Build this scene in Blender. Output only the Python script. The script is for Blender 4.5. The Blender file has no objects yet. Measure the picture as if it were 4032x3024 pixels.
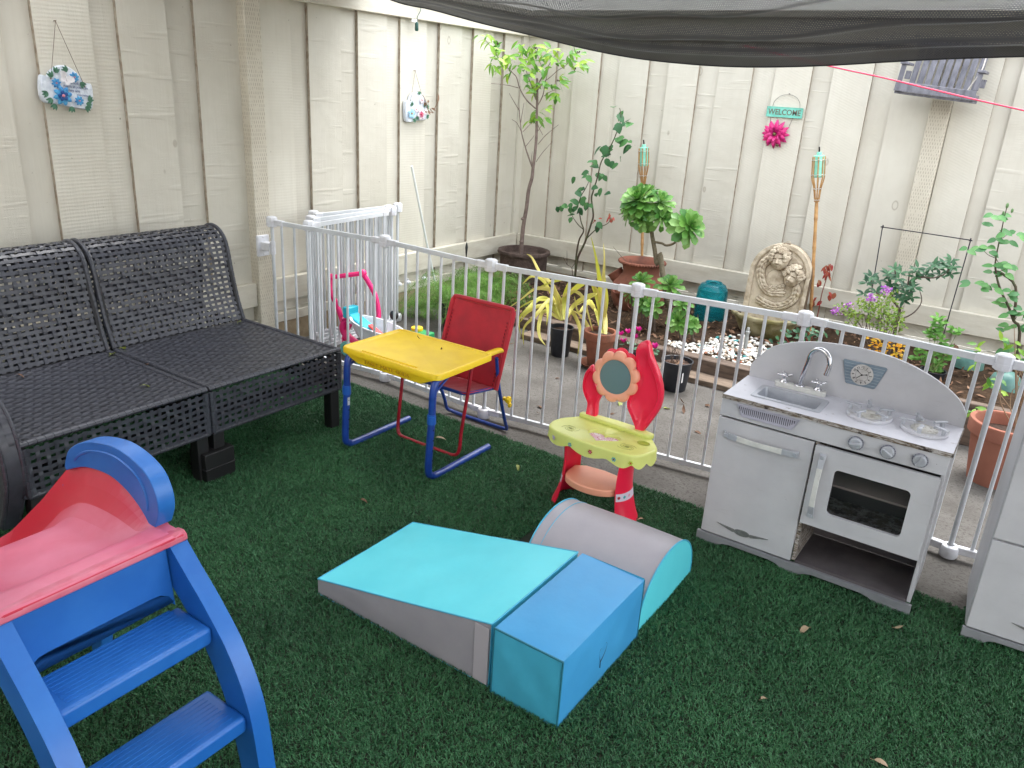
import bpy, math, random
import numpy as np
from mathutils import Vector, Matrix, Euler
PI = math.pi
random.seed(7); RNG = np.random.default_rng(7)
SC = bpy.context.scene

# ---------------- camera ----------------
cam_d = bpy.data.cameras.new('camera'); cam = bpy.data.objects.new('camera', cam_d)
SC.collection.objects.link(cam); SC.camera = cam
cam_d.sensor_width = 36.0; cam_d.lens = 27.781; cam_d.clip_start = 0.02; cam_d.clip_end = 600
cam.matrix_world = Matrix(((0.8205418, -0.2445270, 0.5166407, 0.0), (0.5686583, 0.2578582, -0.7811126, 0.0),
                           (0.0577831, 0.9347276, 0.3506358, 1.373), (0, 0, 0, 1)))
# ---------------- world, sun, exposure ----------------
SUN_EL, SUN_AZ = math.radians(66), math.radians(12)      # azimuth measured from +Y towards +X
w = bpy.data.worlds.new('World'); SC.world = w; w.use_nodes = True
nt = w.node_tree; nt.nodes.clear()
out = nt.nodes.new('ShaderNodeOutputWorld'); bg = nt.nodes.new('ShaderNodeBackground')
sky = nt.nodes.new('ShaderNodeTexSky'); sky.sky_type = 'NISHITA'; sky.sun_disc = False
sky.sun_elevation = SUN_EL; sky.sun_rotation = SUN_AZ
sky.air_density = 1.4; sky.dust_density = 2.0; sky.ozone_density = 1.0
hs = nt.nodes.new('ShaderNodeHueSaturation'); hs.inputs['Saturation'].default_value = 0.22
nt.links.new(sky.outputs[0], hs.inputs['Color']); nt.links.new(hs.outputs[0], bg.inputs['Color'])
bg.inputs['Strength'].default_value = 0.15
nt.links.new(bg.outputs[0], out.inputs['Surface'])
sun_d = bpy.data.lights.new('sun', 'SUN'); sun = bpy.data.objects.new('sun', sun_d); SC.collection.objects.link(sun)
sun_d.energy = 0.5; sun_d.angle = math.radians(40); sun_d.color = (1.0, 0.98, 0.95)
sdir = Vector((math.sin(SUN_AZ) * math.cos(SUN_EL), math.cos(SUN_AZ) * math.cos(SUN_EL), math.sin(SUN_EL)))
sun.rotation_euler = sdir.to_track_quat('Z', 'Y').to_euler()
SC.view_settings.view_transform = 'Standard'; SC.view_settings.look = 'None'
SC.view_settings.exposure = 2.5; SC.view_settings.gamma = 1.0
SC.cycles.max_bounces = 10; SC.cycles.transparent_max_bounces = 16

# ---------------- helpers ----------------
def lin(r, g, b):
    f = lambda c: (c / 255 / 12.92) if c / 255 <= 0.04045 else ((c / 255 + 0.055) / 1.055) ** 2.4
    return (f(r), f(g), f(b), 1.0)

class MB:
    """collects shapes into one mesh"""
    def __init__(s): s.v = []; s.f = []; s.m = []; s.cm = 0
    def add(s, vs, fs):
        o = len(s.v); s.v.extend([tuple(p) for p in vs])
        s.f.extend([tuple(i + o for i in f) for f in fs]); s.m.extend([s.cm] * len(fs)); return s
    def box(s, x0, x1, y0, y1, z0, z1, M=None):
        vs = [Vector((x, y, z)) for x in (x0, x1) for y in (y0, y1) for z in (z0, z1)]
        if M is not None: vs = [M @ p for p in vs]
        return s.add(vs, [(0, 1, 3, 2), (4, 6, 7, 5), (0, 4, 5, 1), (2, 3, 7, 6), (0, 2, 6, 4), (1, 5, 7, 3)])
    def tube(s, pts, r, n=8, cap=True, closed=False, sq=None, a0=0.0):
        pts = [Vector(p) for p in pts]; m = len(pts)
        rs = r if hasattr(r, '__len__') else [r] * m
        T = []
        for i in range(m):
            a = pts[(i - 1) % m] if (closed or i > 0) else pts[0]
            b = pts[(i + 1) % m] if (closed or i < m - 1) else pts[-1]
            t = (b - a); T.append(t.normalized() if t.length > 1e-9 else Vector((0, 0, 1)))
        up = Vector((0, 0, 1)) if abs(T[0].z) < 0.9 else Vector((1, 0, 0))
        N = (up - T[0] * up.dot(T[0])).normalized(); vs = []; fs = []
        for i in range(m):
            if i:
                N = N - T[i] * N.dot(T[i]); N = N.normalized() if N.length > 1e-6 else T[i].orthogonal().normalized()
            B = T[i].cross(N)
            for k in range(n):
                a = a0 + 2 * PI * k / n
                sx, sy = (1, 1) if sq is None else sq
                vs.append(pts[i] + N * (math.cos(a) * rs[i] * sx) + B * (math.sin(a) * rs[i] * sy))
        for i in range(m if closed else m - 1):
            j = (i + 1) % m
            for k in range(n):
                l = (k + 1) % n; fs.append((i * n + k, i * n + l, j * n + l, j * n + k))
        if cap and not closed:
            fs.append(tuple(range(n - 1, -1, -1))); fs.append(tuple((m - 1) * n + k for k in range(n)))
        return s.add(vs, fs)
    def lathe(s, prof, n=32, o=(0, 0, 0), a0=0, a1=2 * PI, sx=1, sy=1):
        full = abs(a1 - a0 - 2 * PI) < 1e-6; c = n if full else n + 1; vs = []; fs = []
        for k in range(c):
            a = a0 + (a1 - a0) * k / n
            for r, z in prof: vs.append((o[0] + r * math.cos(a) * sx, o[1] + r * math.sin(a) * sy, o[2] + z))
        m = len(prof)
        for k in range(n):
            l = (k + 1) % c
            for i in range(m - 1): fs.append((k * m + i, l * m + i, l * m + i + 1, k * m + i + 1))
        return s.add(vs, fs)
    def prism(s, outl, fn, d0, d1):
        """outline of (u,v) mapped by fn(u,v,d) between depths d0 and d1"""
        n = len(outl); vs = [fn(u, v, d0) for u, v in outl] + [fn(u, v, d1) for u, v in outl]
        fs = [tuple(range(n - 1, -1, -1)), tuple(range(n, 2 * n))]
        fs += [(i, (i + 1) % n, n + (i + 1) % n, n + i) for i in range(n)]
        return s.add(vs, fs)
    def grid(s, fn, nu, nv):
        vs = [fn(i / nu, j / nv) for i in range(nu + 1) for j in range(nv + 1)]
        fs = [(i * (nv + 1) + j, (i + 1) * (nv + 1) + j, (i + 1) * (nv + 1) + j + 1, i * (nv + 1) + j + 1) for i in range(nu) for j in range(nv)]
        return s.add(vs, fs)
    def ball(s, c, r, nu=12, nv=8, M=None):
        r = r if hasattr(r, '__len__') else (r, r, r); vs = []; fs = []
        for j in range(nv + 1):
            t = PI * j / nv
            for i in range(nu):
                a = 2 * PI * i / nu
                p = Vector((r[0] * math.sin(t) * math.cos(a), r[1] * math.sin(t) * math.sin(a), r[2] * math.cos(t)))
                if M is not None: p = M @ p
                vs.append(p + Vector(c))
        for j in range(nv):
            for i in range(nu):
                k = (i + 1) % nu; fs.append((j * nu + i, (j + 1) * nu + i, (j + 1) * nu + k, j * nu + k))
        return s.add(vs, fs)
    def leaf(s, p, d, n, L, W, curl=0.25, fold=0.15, segs=4, shape='ovate', twist=0.0):
        """a leaf blade: base p, direction d, upper normal n; three verts across"""
        p = Vector(p); d = Vector(d).normalized(); n = Vector(n); n = n - d * n.dot(d)
        n = n.normalized() if n.length > 1e-6 else d.orthogonal().normalized(); sd = d.cross(n)
        prof = {'ovate': lambda t: math.sin(PI * min(1, t ** 0.75)) ** 0.8, 'strap': lambda t: min(1, 4 * t + .35) * (1 - max(0, t - .55) / .45) ** .7,
                'spoon': lambda t: (0.26 + 1.0 * t ** 1.5) * math.sqrt(max(0, 1 - (max(0, t - .66) / .34) ** 2)), 'round': lambda t: math.sin(PI * t) ** 0.55,
                'lance': lambda t: math.sin(PI * t ** .85)}[shape]
        vs = []; fs = []; q = p.copy(); dd = d.copy(); nn = n.copy()
        for i in range(segs + 1):
            t = i / segs; wd = W * 0.5 * max(0.02, prof(t))
            if i:
                a = curl / segs; dd, nn = (dd * math.cos(a) - nn * math.sin(a)), (nn * math.cos(a) + dd * math.sin(a)); q = q + dd * (L / segs)
            s2 = sd * math.cos(twist * t) + nn * math.sin(twist * t)
            up = nn * (wd * fold)
            vs += [q - s2 * wd + up, q, q + s2 * wd + up]
        for i in range(segs):
            a = i * 3; fs += [(a, a + 1, a + 4, a + 3), (a + 1, a + 2, a + 5, a + 4)]
        return s.add(vs, fs)

def root_loc(o):
    v = Vector((0, 0, 0))
    while o is not None: v += Vector(o.location); o = o.parent
    return v

def obj(name, mb, mats, parent=None, smooth=True, angle=35, bevel=0, bseg=2, local=False, weld=False, sub=0, solid=0):
    me = bpy.data.meshes.new(name)
    vs = np.array(mb.v, dtype=np.float32).reshape(-1, 3)
    if parent is not None and not local:
        vs = vs - np.array(root_loc(parent), dtype=np.float32)
    me.from_pydata(vs.tolist(), [], mb.f)
    if not isinstance(mats, (list, tuple)): mats = [mats]
    for m in mats: me.materials.append(m)
    if len(mats) > 1: me.polygons.foreach_set('material_index', mb.m)
    if weld:
        import bmesh
        b = bmesh.new(); b.from_mesh(me); bmesh.ops.remove_doubles(b, verts=b.verts, dist=1e-5); b.to_mesh(me); b.free()
    me.validate(); me.update()
    if smooth:
        me.polygons.foreach_set('use_smooth', [True] * len(me.polygons))
        if sub == 0: me.set_sharp_from_angle(angle=math.radians(angle))
    o = bpy.data.objects.new(name, me); SC.collection.objects.link(o)
    if parent is not None: o.parent = parent
    if solid: md = o.modifiers.new('solid', 'SOLIDIFY'); md.thickness = solid; md.offset = 0
    if sub: md = o.modifiers.new('sub', 'SUBSURF'); md.levels = sub; md.render_levels = sub
    if bevel:
        md = o.modifiers.new('bevel', 'BEVEL'); md.width = bevel; md.segments = bseg; md.limit_method = 'ANGLE'; md.angle_limit = math.radians(40)
        md.harden_normals = False
    return o

def tag(o, label, cat, group=None, kind=None):
    if label: o['label'] = label
    if cat: o['category'] = cat
    if group: o['group'] = group
    if kind: o['kind'] = kind
    return o
def struct(o, kind='structure'): o['kind'] = kind; return o
def thing(name, label, cat, loc=(0, 0, 0), rz=0, group=None):
    o = bpy.data.objects.new(name, None); SC.collection.objects.link(o); o.location = loc; o.rotation_euler = (0, 0, rz)
    o.empty_display_size = 0.05
    return tag(o, label, cat, group)
def copy_tree(o, parent=None, loc=None):
    c = o.copy(); SC.collection.objects.link(c); c.parent = parent
    if loc is not None: c.location = loc
    for ch in list(o.children): copy_tree(ch, c)
    return c
def text(name, body, size, M, mat, parent=None, extr=0.0006, align='CENTER', sx=1.0, off=0.0):
    cu = bpy.data.curves.new(name, 'FONT'); cu.body = body; cu.size = size; cu.extrude = extr; cu.align_x = align; cu.align_y = 'CENTER'; cu.offset = off
    cu.resolution_u = 3
    t = bpy.data.objects.new(name, cu); SC.collection.objects.link(t)
    me = bpy.data.meshes.new_from_object(t); bpy.data.objects.remove(t)
    me.transform(Matrix.Diagonal((sx, 1, 1, 1))); me.transform(M)
    if parent is not None: me.transform(Matrix.Translation(-root_loc(parent)))
    me.materials.clear(); me.materials.append(mat); me.name = name
    o = bpy.data.objects.new(name, me); SC.collection.objects.link(o)
    if parent is not None: o.parent = parent
    return o
def frame(o, x, y):
    """matrix with local X->x, local Y->y at origin o"""
    x = Vector(x).normalized(); y = Vector(y).normalized(); z = x.cross(y)
    return Matrix(((x.x, y.x, z.x, o[0]), (x.y, y.y, z.y, o[1]), (x.z, y.z, z.z, o[2]), (0, 0, 0, 1)))
def catmull(pts, k=6, closed=False):
    P = [Vector(p) for p in pts]; n = len(P); out = []
    rng = range(n) if closed else range(n - 1)
    for i in rng:
        p0 = P[(i - 1) % n] if (closed or i > 0) else P[0]; p1 = P[i]; p2 = P[(i + 1) % n]
        p3 = P[(i + 2) % n] if (closed or i < n - 2) else P[-1]
        for j in range(k):
            t = j / k
            out.append(0.5 * ((2 * p1) + (-p0 + p2) * t + (2 * p0 - 5 * p1 + 4 * p2 - p3) * t * t + (-p0 + 3 * p1 - 3 * p2 + p3) * t ** 3))
    if not closed: out.append(P[-1])
    return out
def cat2(pts, k=6, closed=False): return [(p.x, p.y) for p in catmull([(a, b, 0) for a, b in pts], k, closed)]
def rvec(s=1.0): return Vector((random.uniform(-s, s), random.uniform(-s, s), random.uniform(-s, s)))

# ---------------- materials ----------------
class NB:
    def __init__(s, name):
        s.m = bpy.data.materials.new(name); s.m.use_nodes = True; s.t = s.m.node_tree; s.t.nodes.clear()
        s.out = s.n('ShaderNodeOutputMaterial'); s.b = s.n('ShaderNodeBsdfPrincipled'); s.l(s.b.outputs[0], s.out.inputs[0])
        s.tc = s.n('ShaderNodeTexCoord')
    def n(s, t, **k):
        x = s.t.nodes.new(t)
        for a, b in k.items(): setattr(x, a, b)
        return x
    def l(s, a, b): s.t.links.new(a, b)
    def map(s, scale=(1, 1, 1), rot=(0, 0, 0), src=None):
        m = s.n('ShaderNodeMapping'); m.inputs['Scale'].default_value = scale; m.inputs['Rotation'].default_value = rot
        s.l(src or s.tc.outputs['Object'], m.inputs['Vector']); return m.outputs[0]
    def noise(s, scale, detail=4, rough=.55, vec=None, dist=0):
        x = s.n('ShaderNodeTexNoise'); x.inputs['Scale'].default_value = scale; x.inputs['Detail'].default_value = detail
        x.inputs['Roughness'].default_value = rough; x.inputs['Distortion'].default_value = dist
        s.l(vec or s.tc.outputs['Object'], x.inputs['Vector']); return x.outputs['Fac']
    def ramp(s, fac, lo, hi, c0=(0, 0, 0, 1), c1=(1, 1, 1, 1)):
        r = s.n('ShaderNodeValToRGB'); e = r.color_ramp.elements; e[0].position = lo; e[0].color = c0; e[1].position = hi; e[1].color = c1
        s.l(fac, r.inputs[0]); return r.outputs[0]
    def mix(s, f, a, b, mode='MIX'):
        x = s.n('ShaderNodeMix', data_type='RGBA', blend_type=mode)
        if isinstance(f, (int, float)): x.inputs[0].default_value = f
        else: s.l(f, x.inputs[0])
        for v, i in ((a, 6), (b, 7)):
            if isinstance(v, tuple): x.inputs[i].default_value = v
            else: s.l(v, x.inputs[i])
        return x.outputs[2]
    def math(s, op, a, b=None, clamp=False):
        x = s.n('ShaderNodeMath', operation=op, use_clamp=clamp)
        for v, i in ((a, 0), (b, 1)):
            if v is None: continue
            if isinstance(v, (int, float)): x.inputs[i].default_value = v
            else: s.l(v, x.inputs[i])
        return x.outputs[0]
    def bump(s, h, strength=.3, dist=.002, prev=None):
        x = s.n('ShaderNodeBump'); x.inputs['Strength'].default_value = strength; x.inputs['Distance'].default_value = dist
        s.l(h, x.inputs['Height'])
        if prev is not None: s.l(prev, x.inputs['Normal'])
        s.l(x.outputs[0], s.b.inputs['Normal']); return x.outputs[0]
    def set(s, **k):
        nm = {'col': 'Base Color', 'rough': 'Roughness', 'metal': 'Metallic', 'coat': 'Coat Weight', 'spec': 'Specular IOR Level', 'trans': 'Transmission Weight', 'ior': 'IOR', 'alpha': 'Alpha', 'sheen': 'Sheen Weight', 'croug': 'Coat Roughness'}
        for a, v in k.items():
            i = s.b.inputs[nm[a]]
            if isinstance(v, (int, float, tuple)): i.default_value = v
            else: s.l(v, i)
        return s
MATS = {}
def M(name, col, rough=.5, metal=0, col2=None, ns=12, lo=.4, hi=.7, bump=0, bs=60, bd=.002, coat=0, spec=.5, col3=None, ns3=40, lo3=.6, hi3=.68, stretch=(1, 1, 1), transl=0, trans=0, rvar=0, **k):
    if name in MATS: return MATS[name]
    b = NB(name); vec = b.map(stretch) if stretch != (1, 1, 1) else None
    c = col
    if col2: c = b.mix(b.ramp(b.noise(ns, 5, .6, vec), lo, hi), col, col2)
    if col3: c = b.mix(b.ramp(b.noise(ns3, 6, .65, vec, .4), lo3, hi3), c, col3)
    b.set(col=c, rough=rough, metal=metal, coat=coat, spec=spec, **k)
    if rvar: b.set(rough=b.math('ADD', b.math('MULTIPLY', b.noise(ns * 2, 4), rvar), rough - rvar / 2))
    if trans: b.set(trans=trans)
    if bump: b.bump(b.noise(bs, 5, .6, vec), bump, bd)
    if transl:
        tr = b.n('ShaderNodeBsdfTranslucent'); mx = b.n('ShaderNodeMixShader'); mx.inputs[0].default_value = transl
        if isinstance(c, tuple): tr.inputs[0].default_value = c
        else: b.l(c, tr.inputs[0])
        b.l(b.b.outputs[0], mx.inputs[1]); b.l(tr.outputs[0], mx.inputs[2]); b.l(mx.outputs[0], b.out.inputs[0])
    MATS[name] = b.m; return b.m
# =============== THE SETTING ===============
FX, FY = -3.338, 4.968            # front faces of the proud boards: left fence (x), back fence (y)
def fence_mat(vert=True):
    b = NB('painted_fence_boards'); tc = b.tc.outputs['Object']
    geo = b.n('ShaderNodeNewGeometry'); rnd = geo.outputs['Random Per Island']
    off = b.n('ShaderNodeVectorMath', operation='ADD'); comb = b.n('ShaderNodeCombineXYZ')
    b.l(b.math('MULTIPLY', rnd, 37.0), comb.inputs[0]); b.l(b.math('MULTIPLY', rnd, 91.0), comb.inputs[2]); b.l(tc, off.inputs[0]); b.l(comb.outputs[0], off.inputs[1])
    v = off.outputs[0]
    # horizontal saw marks
    band = b.noise(1.0, 5, .75, b.map((9, 9, 150), src=v)); gap = b.ramp(b.noise(1.0, 2, .5, b.map((5, 5, 9), src=v)), .45, .62)
    rough_saw = b.math('MULTIPLY', band, gap)
    deep = b.ramp(b.noise(1.0, 1, .5, b.map((3, 3, 30), src=v)), .62, .72)
    # diagonal arcs of the circular saw
    wv = b.n('ShaderNodeTexWave', wave_type='RINGS', rings_direction='SPHERICAL'); wv.inputs['Scale'].default_value = 26; wv.inputs['Distortion'].default_value = 1.5; wv.inputs['Detail'].default_value = 3
    b.l(b.map((.9, .9, .9), src=v), wv.inputs['Vector'])
    sel1 = b.math('LESS_THAN', rnd, .45); sel2 = b.math('GREATER_THAN', rnd, .62)
    h = b.math('ADD', b.math('MULTIPLY', b.math('ADD', rough_saw, b.math('MULTIPLY', deep, .8)), sel1), b.math('MULTIPLY', b.math('MULTIPLY', wv.outputs['Fac'], .22), sel2))
    grain = b.noise(1.0, 6, .65, b.map((110, 110, 5), src=v)); h = b.math('ADD', h, b.math('MULTIPLY', grain, .30))
    h = b.math('ADD', h, b.math('MULTIPLY', b.noise(260, 3), .12))
    # knots
    vo = b.n('ShaderNodeTexVoronoi', feature='F1'); vo.inputs['Scale'].default_value = 1.0; b.l(b.map((5.5, 5.5, 3.4), src=v), vo.inputs['Vector'])
    ring = b.ramp(vo.outputs['Distance'], .055, .075, (0, 0, 0, 1), (1, 1, 1, 1)); ring2 = b.ramp(vo.outputs['Distance'], .085, .10, (1, 1, 1, 1), (0, 0, 0, 1))
    kn = b.math('MULTIPLY', b.math('MULTIPLY', ring, ring2), b.ramp(b.noise(2.3, 2, .5, v), .52, .58))
    h = b.math('SUBTRACT', h, b.math('MULTIPLY', kn, .5))
    b.bump(h, .55, .0035)
    c0, c1 = lin(211, 207, 194), lin(198, 193, 179)
    col = b.mix(b.ramp(b.noise(3.0, 4, .6, v), .35, .75), c0, c1)
    col = b.mix(b.math('MULTIPLY', b.ramp(b.noise(1.0, 5, .7, b.map((40, 40, 1.6), src=v)), .5, .8), .35), col, lin(192, 186, 172))
    col = b.mix(b.math('MULTIPLY', kn, .35), col, lin(120, 100, 80))
    spots = b.ramp(b.noise(55, 3, .6, v), .73, .77); col = b.mix(b.math('MULTIPLY', spots, .7), col, lin(112, 96, 80))
    br = b.n('ShaderNodeHueSaturation'); b.l(b.math('ADD', b.math('MULTIPLY', rnd, .14), .93), br.inputs['Value']); b.l(col, br.inputs['Color'])
    b.set(col=br.outputs[0], rough=.62, spec=.35); return b.m
FENCE = fence_mat()
def post_mat():
    b = NB('incised_painted_post'); tc = b.tc.outputs['Object']
    # rows of small vertical incisions: works on faces turned to x or to y
    br = b.n('ShaderNodeTexBrick'); br.inputs['Scale'].default_value = 1.0; br.offset = .5
    br.inputs['Mortar Size'].default_value = .0; br.inputs['Brick Width'].default_value = .011; br.inputs['Row Height'].default_value = .016
    sx = b.n('ShaderNodeSeparateXYZ'); b.l(tc, sx.inputs[0]); 
    u = b.math('ADD', sx.outputs[0], sx.outputs[1])
    def frac(x, k, o=0): return b.math('FRACT', b.math('ADD', b.math('MULTIPLY', x, k), o))
    row = b.math('FLOOR', b.math('MULTIPLY', sx.outputs[2], 1 / .019)); odd = b.math('MODULO', row, 2)
    fu = b.math('FRACT', b.math('ADD', b.math('MULTIPLY', u, 1 / .0125), b.math('MULTIPLY', odd, .5)))
    fz = frac(sx.outputs[2], 1 / .019)
    slit = b.math('MULTIPLY', b.math('LESS_THAN', fu, .17), b.math('LESS_THAN', fz, .66))
    slit = b.math('MULTIPLY', slit, b.ramp(b.noise(35, 3), .38, .45))
    col = b.mix(b.ramp(b.noise(4, 4), .35, .75), lin(210, 204, 188), lin(194, 186, 168))
    b.set(col=b.mix(b.math('MULTIPLY', slit, .75), col, lin(120, 104, 84)), rough=.6, spec=.3)
    b.bump(b.math('SUBTRACT', b.math('MULTIPLY', b.noise(80, 4), .3), slit), .6, .003); return b.m
POST = post_mat()
RAIL = M('painted_fence_rail', lin(212, 207, 192), .6, col2=lin(196, 189, 172), ns=6, bump=.35, bs=30, bd=.003, stretch=(1, 1, 4), col3=lin(140, 122, 98), ns3=60, lo3=.70, hi3=.74)
BARE = M('weathered_board_edge', lin(172, 162, 146), .8, col2=lin(132, 116, 98), ns=30, bump=.3, bs=120)
CONC = M('weathered_concrete', lin(106, 103, 99), .9, col2=lin(82, 79, 75), ns=5, lo=.35, hi=.7, bump=.5, bs=140, bd=.003, col3=lin(74, 70, 65), ns3=85, lo3=.50, hi3=.66, spec=.25)
STUC = M('rough_footing_concrete', lin(168, 152, 126), .9, col2=lin(140, 124, 98), ns=8, bump=.9, bs=40, bd=.006, spec=.2)
SOIL = M('bark_mulch_soil', lin(74, 58, 44), .95, col2=lin(44, 34, 27), ns=30, bump=1, bs=70, bd=.01, spec=.15)

# ground sheet, patio, turf base, garden soil
g = MB(); g.add([(-60, -60, -.03), (60, -60, -.03), (60, 60, -.03), (-60, 60, -.03)], [(0, 1, 2, 3)])
struct(obj('ground', g, M('far_ground', lin(120, 112, 100), .95, col2=lin(96, 90, 78), ns=1.0), smooth=False))
g = MB(); g.box(-3.36, 2.6, -.8, 4.02, -.02, 0.0)
struct(obj('patio', g, CONC, smooth=False))
def soil_h(x, y):
    e = 0.085 + .045 * min(1, max(0, (y - 3.9) / .9))
    if x < -2.45: e *= max(0.0, 1 - (-2.45 - x) / .3) ** .5 if y < 4.0 else 1
    if x > -.7 and y < 4.6: e = max(e, .085 + (.16 - .085) * min(1, (x + .7) / .15))
    return e + .012 * math.sin(x * 11 + y * 5) + .01 * math.sin(y * 23 - x * 7)
g = MB(); g.grid(lambda u, v: (lambda x, y: (x, y, soil_h(x, y)))(-2.46 + u * 5.0, 3.9 + v * 1.07), 170, 40)
g.grid(lambda u, v: (lambda x, y: (x, y, soil_h(x, y) - .02))(-3.34 + u * .9, 3.95 + v * 1.02), 30, 30)
struct(obj('garden_soil', g, SOIL, angle=180))

# ---- fences ----
def board(mb, axis, a0, a1, face, z0, z1, th=.019, wob=0.0):
    """one upright board whose front face lies at `face` on the left fence ('x') or back fence ('y')"""
    t = random.uniform(-.0015, .0015); w0 = random.uniform(-.003, .003); w1 = random.uniform(-.003, .003)
    n = 7; vs = []; fs = []
    for i in range(n):
        z = z0 + (z1 - z0) * i / (n - 1); d = random.uniform(-.0012, .0012)
        for a, dep in ((a0 + w0 * i / n + d, 0), (a1 + w1 * i / n + d, 0), (a1 + w1 * i / n + d, th), (a0 + w0 * i / n + d, th)):
            vs.append((face - dep + t, a, z) if axis == 'x' else (a, face + dep + t, z))
    for i in range(n - 1):
        for k in range(4):
            l = (k + 1) % 4; q = (i * 4 + k, i * 4 + l, (i + 1) * 4 + l, (i + 1) * 4 + k)
            fs.append(q if axis == 'x' else q[::-1])
    o = len(mb.v); mb.add(vs, fs)
    for q in range(len(fs)): mb.m[len(mb.m) - len(fs) + q] = 0 if q % 4 == 0 else 1
    mb.add(vs[-4:], [(0, 1, 2, 3)])
TOP = 1.86
cp = MB(); cp.box(FX - .09, FX + .020, 4.900, 5.03, -.02, 1.80)
lf = thing('wooden_fence', 'cream painted board fence behind the wicker sofa, with one hatched post', 'fence', (-3.3, 3, 0))
b = MB(); r = 1.0115
front = [(-.72, -.50), (-.385, -.165), (-.05, .17), (.285, .505), (.62, .84), (.955, 1.175), (1.29, 1.505), (1.625, 1.843), (1.958, 2.177), (2.306, 2.54), (2.66, 2.842), (2.95, 3.17), (3.299, 3.524), (3.635, 3.86), (3.982, 4.191), (4.314, 4.52), (4.653, 4.84)]
for a0, a1 in front: board(b, 'x', a0 * r, a1 * r, FX, .10, 1.80)
for i in range(len(front) - 1):
    board(b, 'x', front[i][1] * r - .03, front[i + 1][0] * r + .03, FX - .0205, .10, 1.80)
obj('board_panel', b, [FENCE, BARE], lf, smooth=False)
obj('corner_post', cp, FENCE, lf, smooth=False)
b = MB(); b.box(FX - .045, -3.283, 2.56, 2.652, -.02, TOP - .01)
obj('post', b, POST, lf, bevel=.004)
b = MB(); b.box(FX - .04, -3.286, -.62, -.53, -.02, TOP - .01); obj('post', b, POST, lf, bevel=.004)
b = MB(); b.box(FX + .0015, -3.300, -.53, 2.5585, .235, .357); obj('rail', b, RAIL, lf, bevel=.003)
b = MB(); b.box(FX + .0015, -3.300, 2.6535, 4.928, .235, .357); obj('rail', b, RAIL, lf, bevel=.003)
b = MB(); b.box(FX - .02, -3.302, -.53, 2.5585, .10, .155); b.box(FX - .02, -3.302, 2.6535, 4.95, .12, .172); obj('lower_rail', b, RAIL, lf, bevel=.003)
b = MB(); b.box(FX + .0015, -3.301, -.53, 2.5585, 1.708, 1.83); b.box(FX + .0015, -3.301, 2.6535, 4.928, 1.708, 1.83); obj('top_rail', b, RAIL, lf, bevel=.003)
b = MB(); b.box(FX - .08, -3.265, -.8, 4.99, TOP - .03 + .003, TOP + .01); obj('cap_board', b, RAIL, lf, bevel=.004)
b = MB(); b.box(FX - .08, -3.305, -.8, 5.03, -.02, .1185); obj('footing', b, STUC, lf)

bf = thing('wooden_fence', 'cream painted board fence along the back of the flower bed', 'fence', (-1, 4.97, 0))
b = MB(); r = 1.0077
b.cm = 0; b.box(-3.36, -3.20, 4.966, 4.995, .1, 1.8)
front = [(-3.26, -3.06), (-2.922, -2.72), (-2.584, -2.37), (-2.232, -2.033), (-1.903, -1.696), (-1.56, -1.354), (-1.238, -1.024), (-.905, -.68), (-.60, -.415), (-.33, -.12), (.01, .22), (.35, .56), (.69, .90), (1.03, 1.24), (1.37, 1.58), (1.71, 1.92), (2.05, 2.26), (2.39, 2.6)]
for a0, a1 in front: board(b, 'y', a0 * r, a1 * r, FY, .16, 1.80)
for i in range(len(front) - 1): board(b, 'y', front[i][1] * r - .03, front[i + 1][0] * r + .03, FY + .0205, .16, 1.80)
obj('board_panel', b, [FENCE, BARE], bf, smooth=False)
for x0 in (-.705, 1.70):
    b = MB(); b.box(x0, x0 + .097, 4.925, 5.02, -.02, TOP - .01); obj('post', b, POST, bf, bevel=.004)
for x0, x1 in ((-3.298, -.7065), (-.6065, 1.6985), (1.7985, 2.6)):
    b = MB(); b.box(x0, x1, 4.930, FY - .0015, .238, .357); obj('rail', b, RAIL, bf, bevel=.003)
    b = MB(); b.box(x0, x1, 4.932, FY - .0015, 1.708, 1.83); obj('top_rail', b, RAIL, bf, bevel=.003)
b = MB(); b.box(-3.25, 2.6, 4.89, 5.05, TOP - .027, TOP + .01); obj('cap_board', b, RAIL, bf, bevel=.004)
b = MB(); b.box(-3.2, 2.6, 4.942, 5.03, .12, .155); obj('lower_rail', b, RAIL, bf, bevel=.003)
b = MB(); b.box(-3.3, 2.6, 4.935, 5.06, -.02, .1185); obj('footing', b, STUC, bf)

# bed edging timbers
TIMB = M('weathered_timber', lin(112, 96, 84), .85, col2=lin(76, 64, 56), ns=10, stretch=(1, 6, 6), bump=.6, bs=40, bd=.003)
t = thing('timber_edging', 'grey weathered timber holding back the white pebbles and mulch', 'garden edging', (-1.5, 3.85, 0))
b = MB(); b.box(-2.45, -.66, 3.835, 3.915, 0.0, .1); obj('beam', b, TIMB, t, bevel=.005)
b = MB(); b.box(-2.42, -.64, 3.715, 3.832, 0.0, .03); obj('plank', b, M('pale_plank', lin(128, 112, 96), .9, col2=lin(92, 78, 66), ns=14, stretch=(1, 6, 6), bump=.5, bs=50), t, bevel=.004)
t = thing('timber_edging', 'taller dark timber behind the big terracotta pot on the right', 'garden edging', (.8, 3.85, 0))
b = MB(); b.box(-.655, 2.6, 3.82, 3.87, 0.0, .197); obj('beam', b, TIMB, t, bevel=.004)
t = thing('timber_edging', 'low plank edging beside the feathery fern', 'garden edging', (-2.8, 3.95, 0))
b = MB(); b.box(-3.0, -2.46, 3.90, 3.94, 0.0, .06, Matrix.Rotation(0, 4, 'Z')); obj('plank', b, TIMB, t, bevel=.004)

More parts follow.
